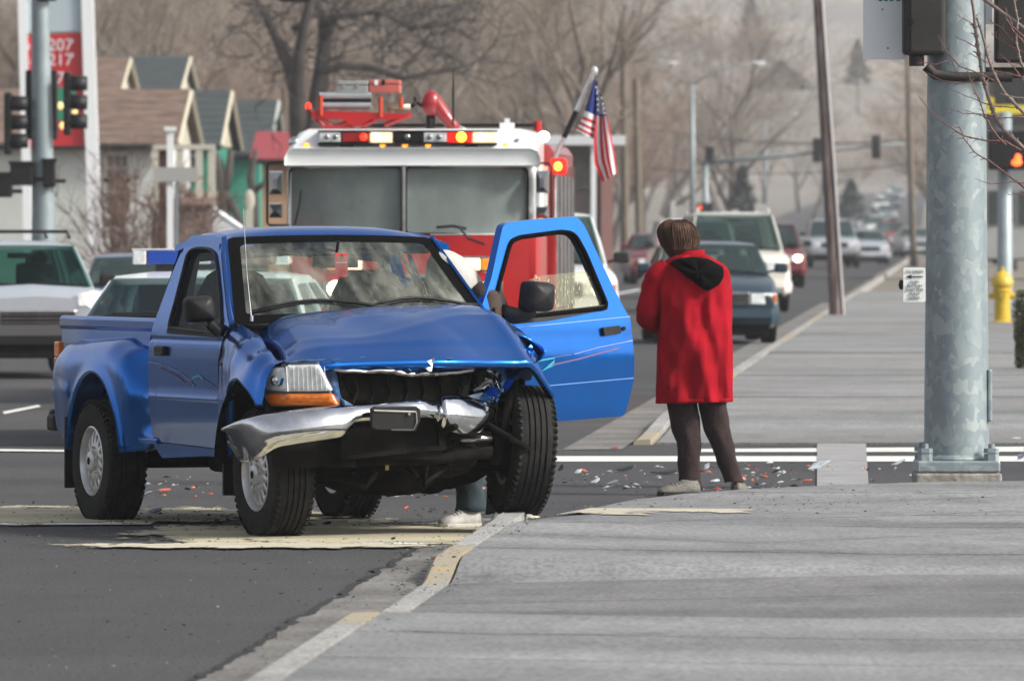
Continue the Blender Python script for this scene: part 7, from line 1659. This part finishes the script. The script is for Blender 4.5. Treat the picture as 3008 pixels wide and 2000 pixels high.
# ------------------------------------------------------------------ twigs in front of the mast
YT=54.9; tw0=P(3100,700,YT)
bt2=thing('bare_branches','bare reddish twigs with thorns reaching in from the top right corner','tree branches',(tw0.x,YT,0))
TWN=mat('near_twig_bark',(.16,.115,.10),.8,col2=(.24,.20,.17),scale=30); TWR=mat('near_red_twig',(.13,.045,.04),.7,col2=(.17,.09,.075),scale=30)
def tq2(u,v,dy=0): return P(2700+u*.3953,v*.3953,YT)+Vector((0,dy,0))-bt2.location
BR=[([(400,-60),(400,0),(420,200),(450,400),(470,560),(490,620),(520,720),(560,850),(640,970),(780,1100),(900,1200)],13,0),([(430,130),(490,330),(520,450),(560,560),(640,700),(780,840),(900,930)],11,0),
([(140,265),(200,380),(300,490),(450,550),(560,600)],5,1),([(0,715),(60,800),(180,910),(330,1010),(480,1045),(640,1050),(760,1120)],6,1),([(280,920),(330,1030),(400,1130),(520,1200),(690,1330),(800,1420)],6,1),
([(30,520),(170,600),(280,620),(470,605)],4,1),([(190,640),(300,690),(440,750),(560,790),(700,800)],4,1),([(350,500),(380,620),(440,740),(480,870),(560,1000),(640,1080)],6,1),([(410,1330),(520,1370),(690,1350),(800,1370)],4,1),
([(220,810),(320,850),(450,850),(540,860)],4,1),([(265,270),(350,310),(430,355)],4,1),([(275,110),(360,160),(410,185)],4,1),([(555,20),(640,120),(700,230),(790,330)],7,1),([(700,-40),(730,150),(720,330),(760,480),(830,600)],8,0),([(520,150),(620,220),(720,350)],5,1),([(540,250),(640,330),(800,400)],5,1),
([(-20,470),(20,470),(120,485),(200,455)],4,1),([(360,390),(430,430),(520,470)],4,1),([(590,400),(700,500),(800,640)],5,1),([(330,820),(430,850),(520,880),(640,880),(780,870)],4,1),([(660,1450),(720,1440),(800,1450)],4,1),([(500,520),(600,540),(740,570),(800,600)],5,1),([(640,60),(690,200),(800,300)],6,1),([(590,700),(660,720),(800,740)],5,0),([(240,420),(280,520),(330,580)],4,1)]
rn=random.Random(5)
for pts,w_,red in BR:
    mb=MB(); Pp=[]
    for a,b in zip(pts,pts[1:]):
        for k in range(3): t=k/3; Pp.append((a[0]+(b[0]-a[0])*t+rn.uniform(-3,3),a[1]+(b[1]-a[1])*t+rn.uniform(-3,3)))
    Pp.append(pts[-1]); dy=rn.uniform(-.15,.15); r0=w_*.52*YT/F
    thick=[r0*(.35+.65*min(1,i/len(Pp)*1.3)) if red else r0*(.75+.25*i/len(Pp)) for i in range(len(Pp))]
    mb.tube([tq2(a,b,dy) for a,b in Pp],thick,6)
    for i in range(1,len(Pp)-1):
        if rn.random()<.6:
            s=rn.choice((-1,1)); L=rn.uniform(12,45); a,b=Pp[i]; da=Pp[i+1][0]-a; db=Pp[i+1][1]-b; l_=math.hypot(da,db)+1e-6; nx,ny=-db/l_*s,da/l_*s
            mb.tube([tq2(a,b,dy),tq2(a+nx*L*.6-da/l_*L*.5,b+ny*L*.6-db/l_*L*.5,dy+.01),tq2(a+nx*L-da/l_*L*.7,b+ny*L-db/l_*L*.7,dy+.02)],[r0*.4,r0*.3,r0*.12],4)
        if rn.random()<.5: mb.ball(tq2(Pp[i][0],Pp[i][1],dy),[thick[i]*1.5]*3,6,4)
    mb.build('twig',TWR if red else TWN,bt2,smooth=True)
mb=MB(); mb.tube([Vector((1.2,0,0)),Vector((1.1,0,1)),Vector((.75,0,1.7)),tq2(900,1150)],[.05,.04,.03,.014],8); mb.tube([Vector((.9,0,1.45)),Vector((.6,0,2.4)),tq2(400,-60)],[.03,.02,.01],8); mb.build('stem',TWN,bt2,smooth=True)
# ------------------------------------------------------------------ crash debris
DO=mat('orange_plastic',(.75,.12,.02),.4); DWt=mat('pale_plastic',(.62,.66,.68),.3); DK_=BLACK; DBL=mat('blue_chip',(.02,.14,.38),.3); DRd=mat('red_plastic',(.5,.02,.02),.35); DSI=CHROME
def shard(name,label,px,py,wpx,hpx,m,sd,grp=None,flat=.5,Yo=0):
    v=G(px,py); z0=.013 if not(v.x>kx(v.y) and v.y<E(v.x)) else near_h(v.x,v.y)
    t=None; rn=random.Random(sd); s=v.y/F; w_=wpx*s; h=hpx*s
    mb=MB(); n=7; top=[];bot=[]
    for k in range(n):
        a=2*math.pi*k/n; r=rn.uniform(.45,1.0); x=w_/2*r*math.cos(a); y=w_*flat*r*math.sin(a); z=h*(.5+.5*math.sin(a+1.1))*rn.uniform(.5,1)
        top.append((x,y,z+.003)); bot.append((x*.97,y*.97,max(0,z-.004)))
    mb.add(top+[(0,0,h*.45+.005)],[(k,(k+1)%n,n) for k in range(n)]); mb.add(bot,[tuple(range(n))]); mb.loft([top,bot],True)
    o=mb.build(name,m); o.location=(v.x,v.y,z0); o.rotation_euler=(0,0,rn.uniform(-.3,.3)); return tag(o,label,'debris',grp)
named=[('large clear headlight fragment lying on the road right of the woman in red',2405,1384,100,36,mat('clear_shard',(.62,.70,.74),.1,.2,1)),('second clear shard left of the galvanised mast base',2640,1372,60,26,MATS['clear_shard']),
('black curved trim piece left of the woman in red',1835,1386,90,14,DK_),('long thin black trim strip between the debris and the woman',1960,1394,120,9,DK_),('silver bracket fragment just behind the rear wheel of the blue pickup',432,1462,36,24,CHROME),('black flap lying beside the pickup rear wheel',455,1512,66,22,mat('slate_flap',(.06,.09,.12),.4)),
('black scrap in front of the pickup front wheel',962,1546,34,10,DK_),('small black scrap near the kerb in front of the pickup',1155,1590,20,7,DK_),('black and silver scrap behind the pickup beneath the bumper',1168,1432,46,20,DK_),('bent black strip under the pickup',1245,1436,40,10,DK_),
('dark scrap under the pickup',1148,1455,26,10,DK_),('white curl of plastic under the pickup',1165,1464,50,9,DWt),('orange lens piece under the pickup near the jeans',1190,1500,20,8,DO),('long orange lens strip behind the pickup rear wheel',478,1446,60,5,DO),
('silver can lying on the road at the right edge',3000,1355,50,26,mat('can_metal',(.5,.5,.65),.2,.9)),('white paper scrap on the far side street at right',2980,1296,44,8,DWt),('white crumpled paper on the far sidewalk',2860,1070,30,8,DWt),('red lens strip behind the woman in red',2105,1443,40,7,DRd),
('red sliver on the side street left of the woman',1803,1321,34,5,DRd),('black scrap left of the rear wheel at the far left',235,1492,30,12,DK_),('small black chip on the powder at far left',98,1484,14,8,DK_),('black trim chunk right of the raised front wheel',1648,1388,26,22,DK_),
('white shard between the woman and the pickup',1700,1396,26,18,DWt),('white bent shard left of the woman in red',1750,1424,34,16,DWt),('grey curved shard left of the woman in red',1800,1428,44,14,mat('grey_shard',(.25,.27,.28),.3)),('white chip right of the woman left shoe',2075,1384,30,20,DWt),
('white flat shard behind the woman',2100,1420,36,8,DWt),('orange chip right of the woman in red',2372,1418,34,7,DO),('leaf brown scrap in the gutter',1272,1650,24,8,mat('leaf_scrap',(.12,.05,.02),.9)),('pale litter at the far kerb corner',1878,1306,26,8,DWt),('white litter at the kerb beyond the woman',2213,1058,30,12,DWt)]
for k,(lab,px,py,w_,h,m) in enumerate(named): shard('debris_fragment',lab,px,py,w_,h,m,k+11)
def scatter(name,label,n,boxes,mats,sz,sd):
    rn=random.Random(sd); mb=MB()
    for _ in range(n):
        x0,x1,y0,y1=rn.choice(boxes); px=rn.uniform(x0,x1); py=rn.uniform(y0,y1); v=G(px,py); z=.013
        if v.x>kx(v.y)-.15 and v.y<E(v.x)+.02: z=near_h(v.x,v.y)+.001
        s=rn.uniform(*sz)*rn.choice((.5,.7,1,1.6)); a=rn.uniform(0,6.28); mb.mi=rn.randrange(len(mats))
        d=Vector((math.cos(a),math.sin(a),rn.uniform(-.1,.3)))*s; e=Vector((-math.sin(a),math.cos(a),rn.uniform(-.1,.5)))*s*rn.uniform(.25,.7); c=Vector((v.x,v.y,z+s*.25))
        mb.add([c-d,c+e,c+d*.8,c-e,c+Vector((0,0,s*.3))],[(0,1,4),(1,2,4),(2,3,4),(3,0,4),(0,1,2,3)])
    return tag(mb.build(name,mats,recalc=False),label,'debris',None,'stuff')
scatter('glass_crumbs','crumbs of orange and clear lens glass scattered over the road',430,[(1640,2350,1375,1455),(1700,2300,1385,1450),(1000,1420,1415,1470),(420,1000,1405,1470),(2050,2690,1360,1440)],[DO,DWt,mat('dusty_shard',(.22,.22,.21),.6),BLACK,BLACK,mat('clear_chip',(.35,.38,.38),.2)],(.005,.028),3)
scatter('gravel','small dark grit and pebbles on the road and pavement',2600,[(0,1450,1480,1600),(1300,2900,1480,1560),(0,1200,1600,2000),(1150,1350,1600,1760),(1350,1560,1490,1640)],[mat('grit_dark',(.03,.028,.025),.9),mat('grit_pale',(.16,.15,.13),.9),mat('grit_dark',None)],(.003,.011),4)
scatter('gravel','coarse dirt crumbs under the pickup truck',500,[(600,1450,1500,1550),(300,900,1500,1560)],[MATS['grit_dark']],(.005,.016),6)

# ------------------------------------------------------------------ the air
hz=MB(); hz.b2((-1400,-760,-1.5),(1700,3300,110)); ho=hz.build('haze',None or mat('haze',(1,1,1))); ho['kind']='stuff'
hm_=bpy.data.materials.new('haze_air'); hm_.use_nodes=True; nn=hm_.node_tree.nodes; nn.clear(); vo_=nn.new('ShaderNodeVolumePrincipled'); vo_.inputs['Color'].default_value=(.86,.88,.92,1); vo_.inputs['Density'].default_value=.00030; vo_.inputs['Anisotropy'].default_value=.2
oo=nn.new('ShaderNodeOutputMaterial'); hm_.node_tree.links.new(vo_.outputs[0],oo.inputs['Volume']); ho.data.materials.clear(); ho.data.materials.append(hm_)
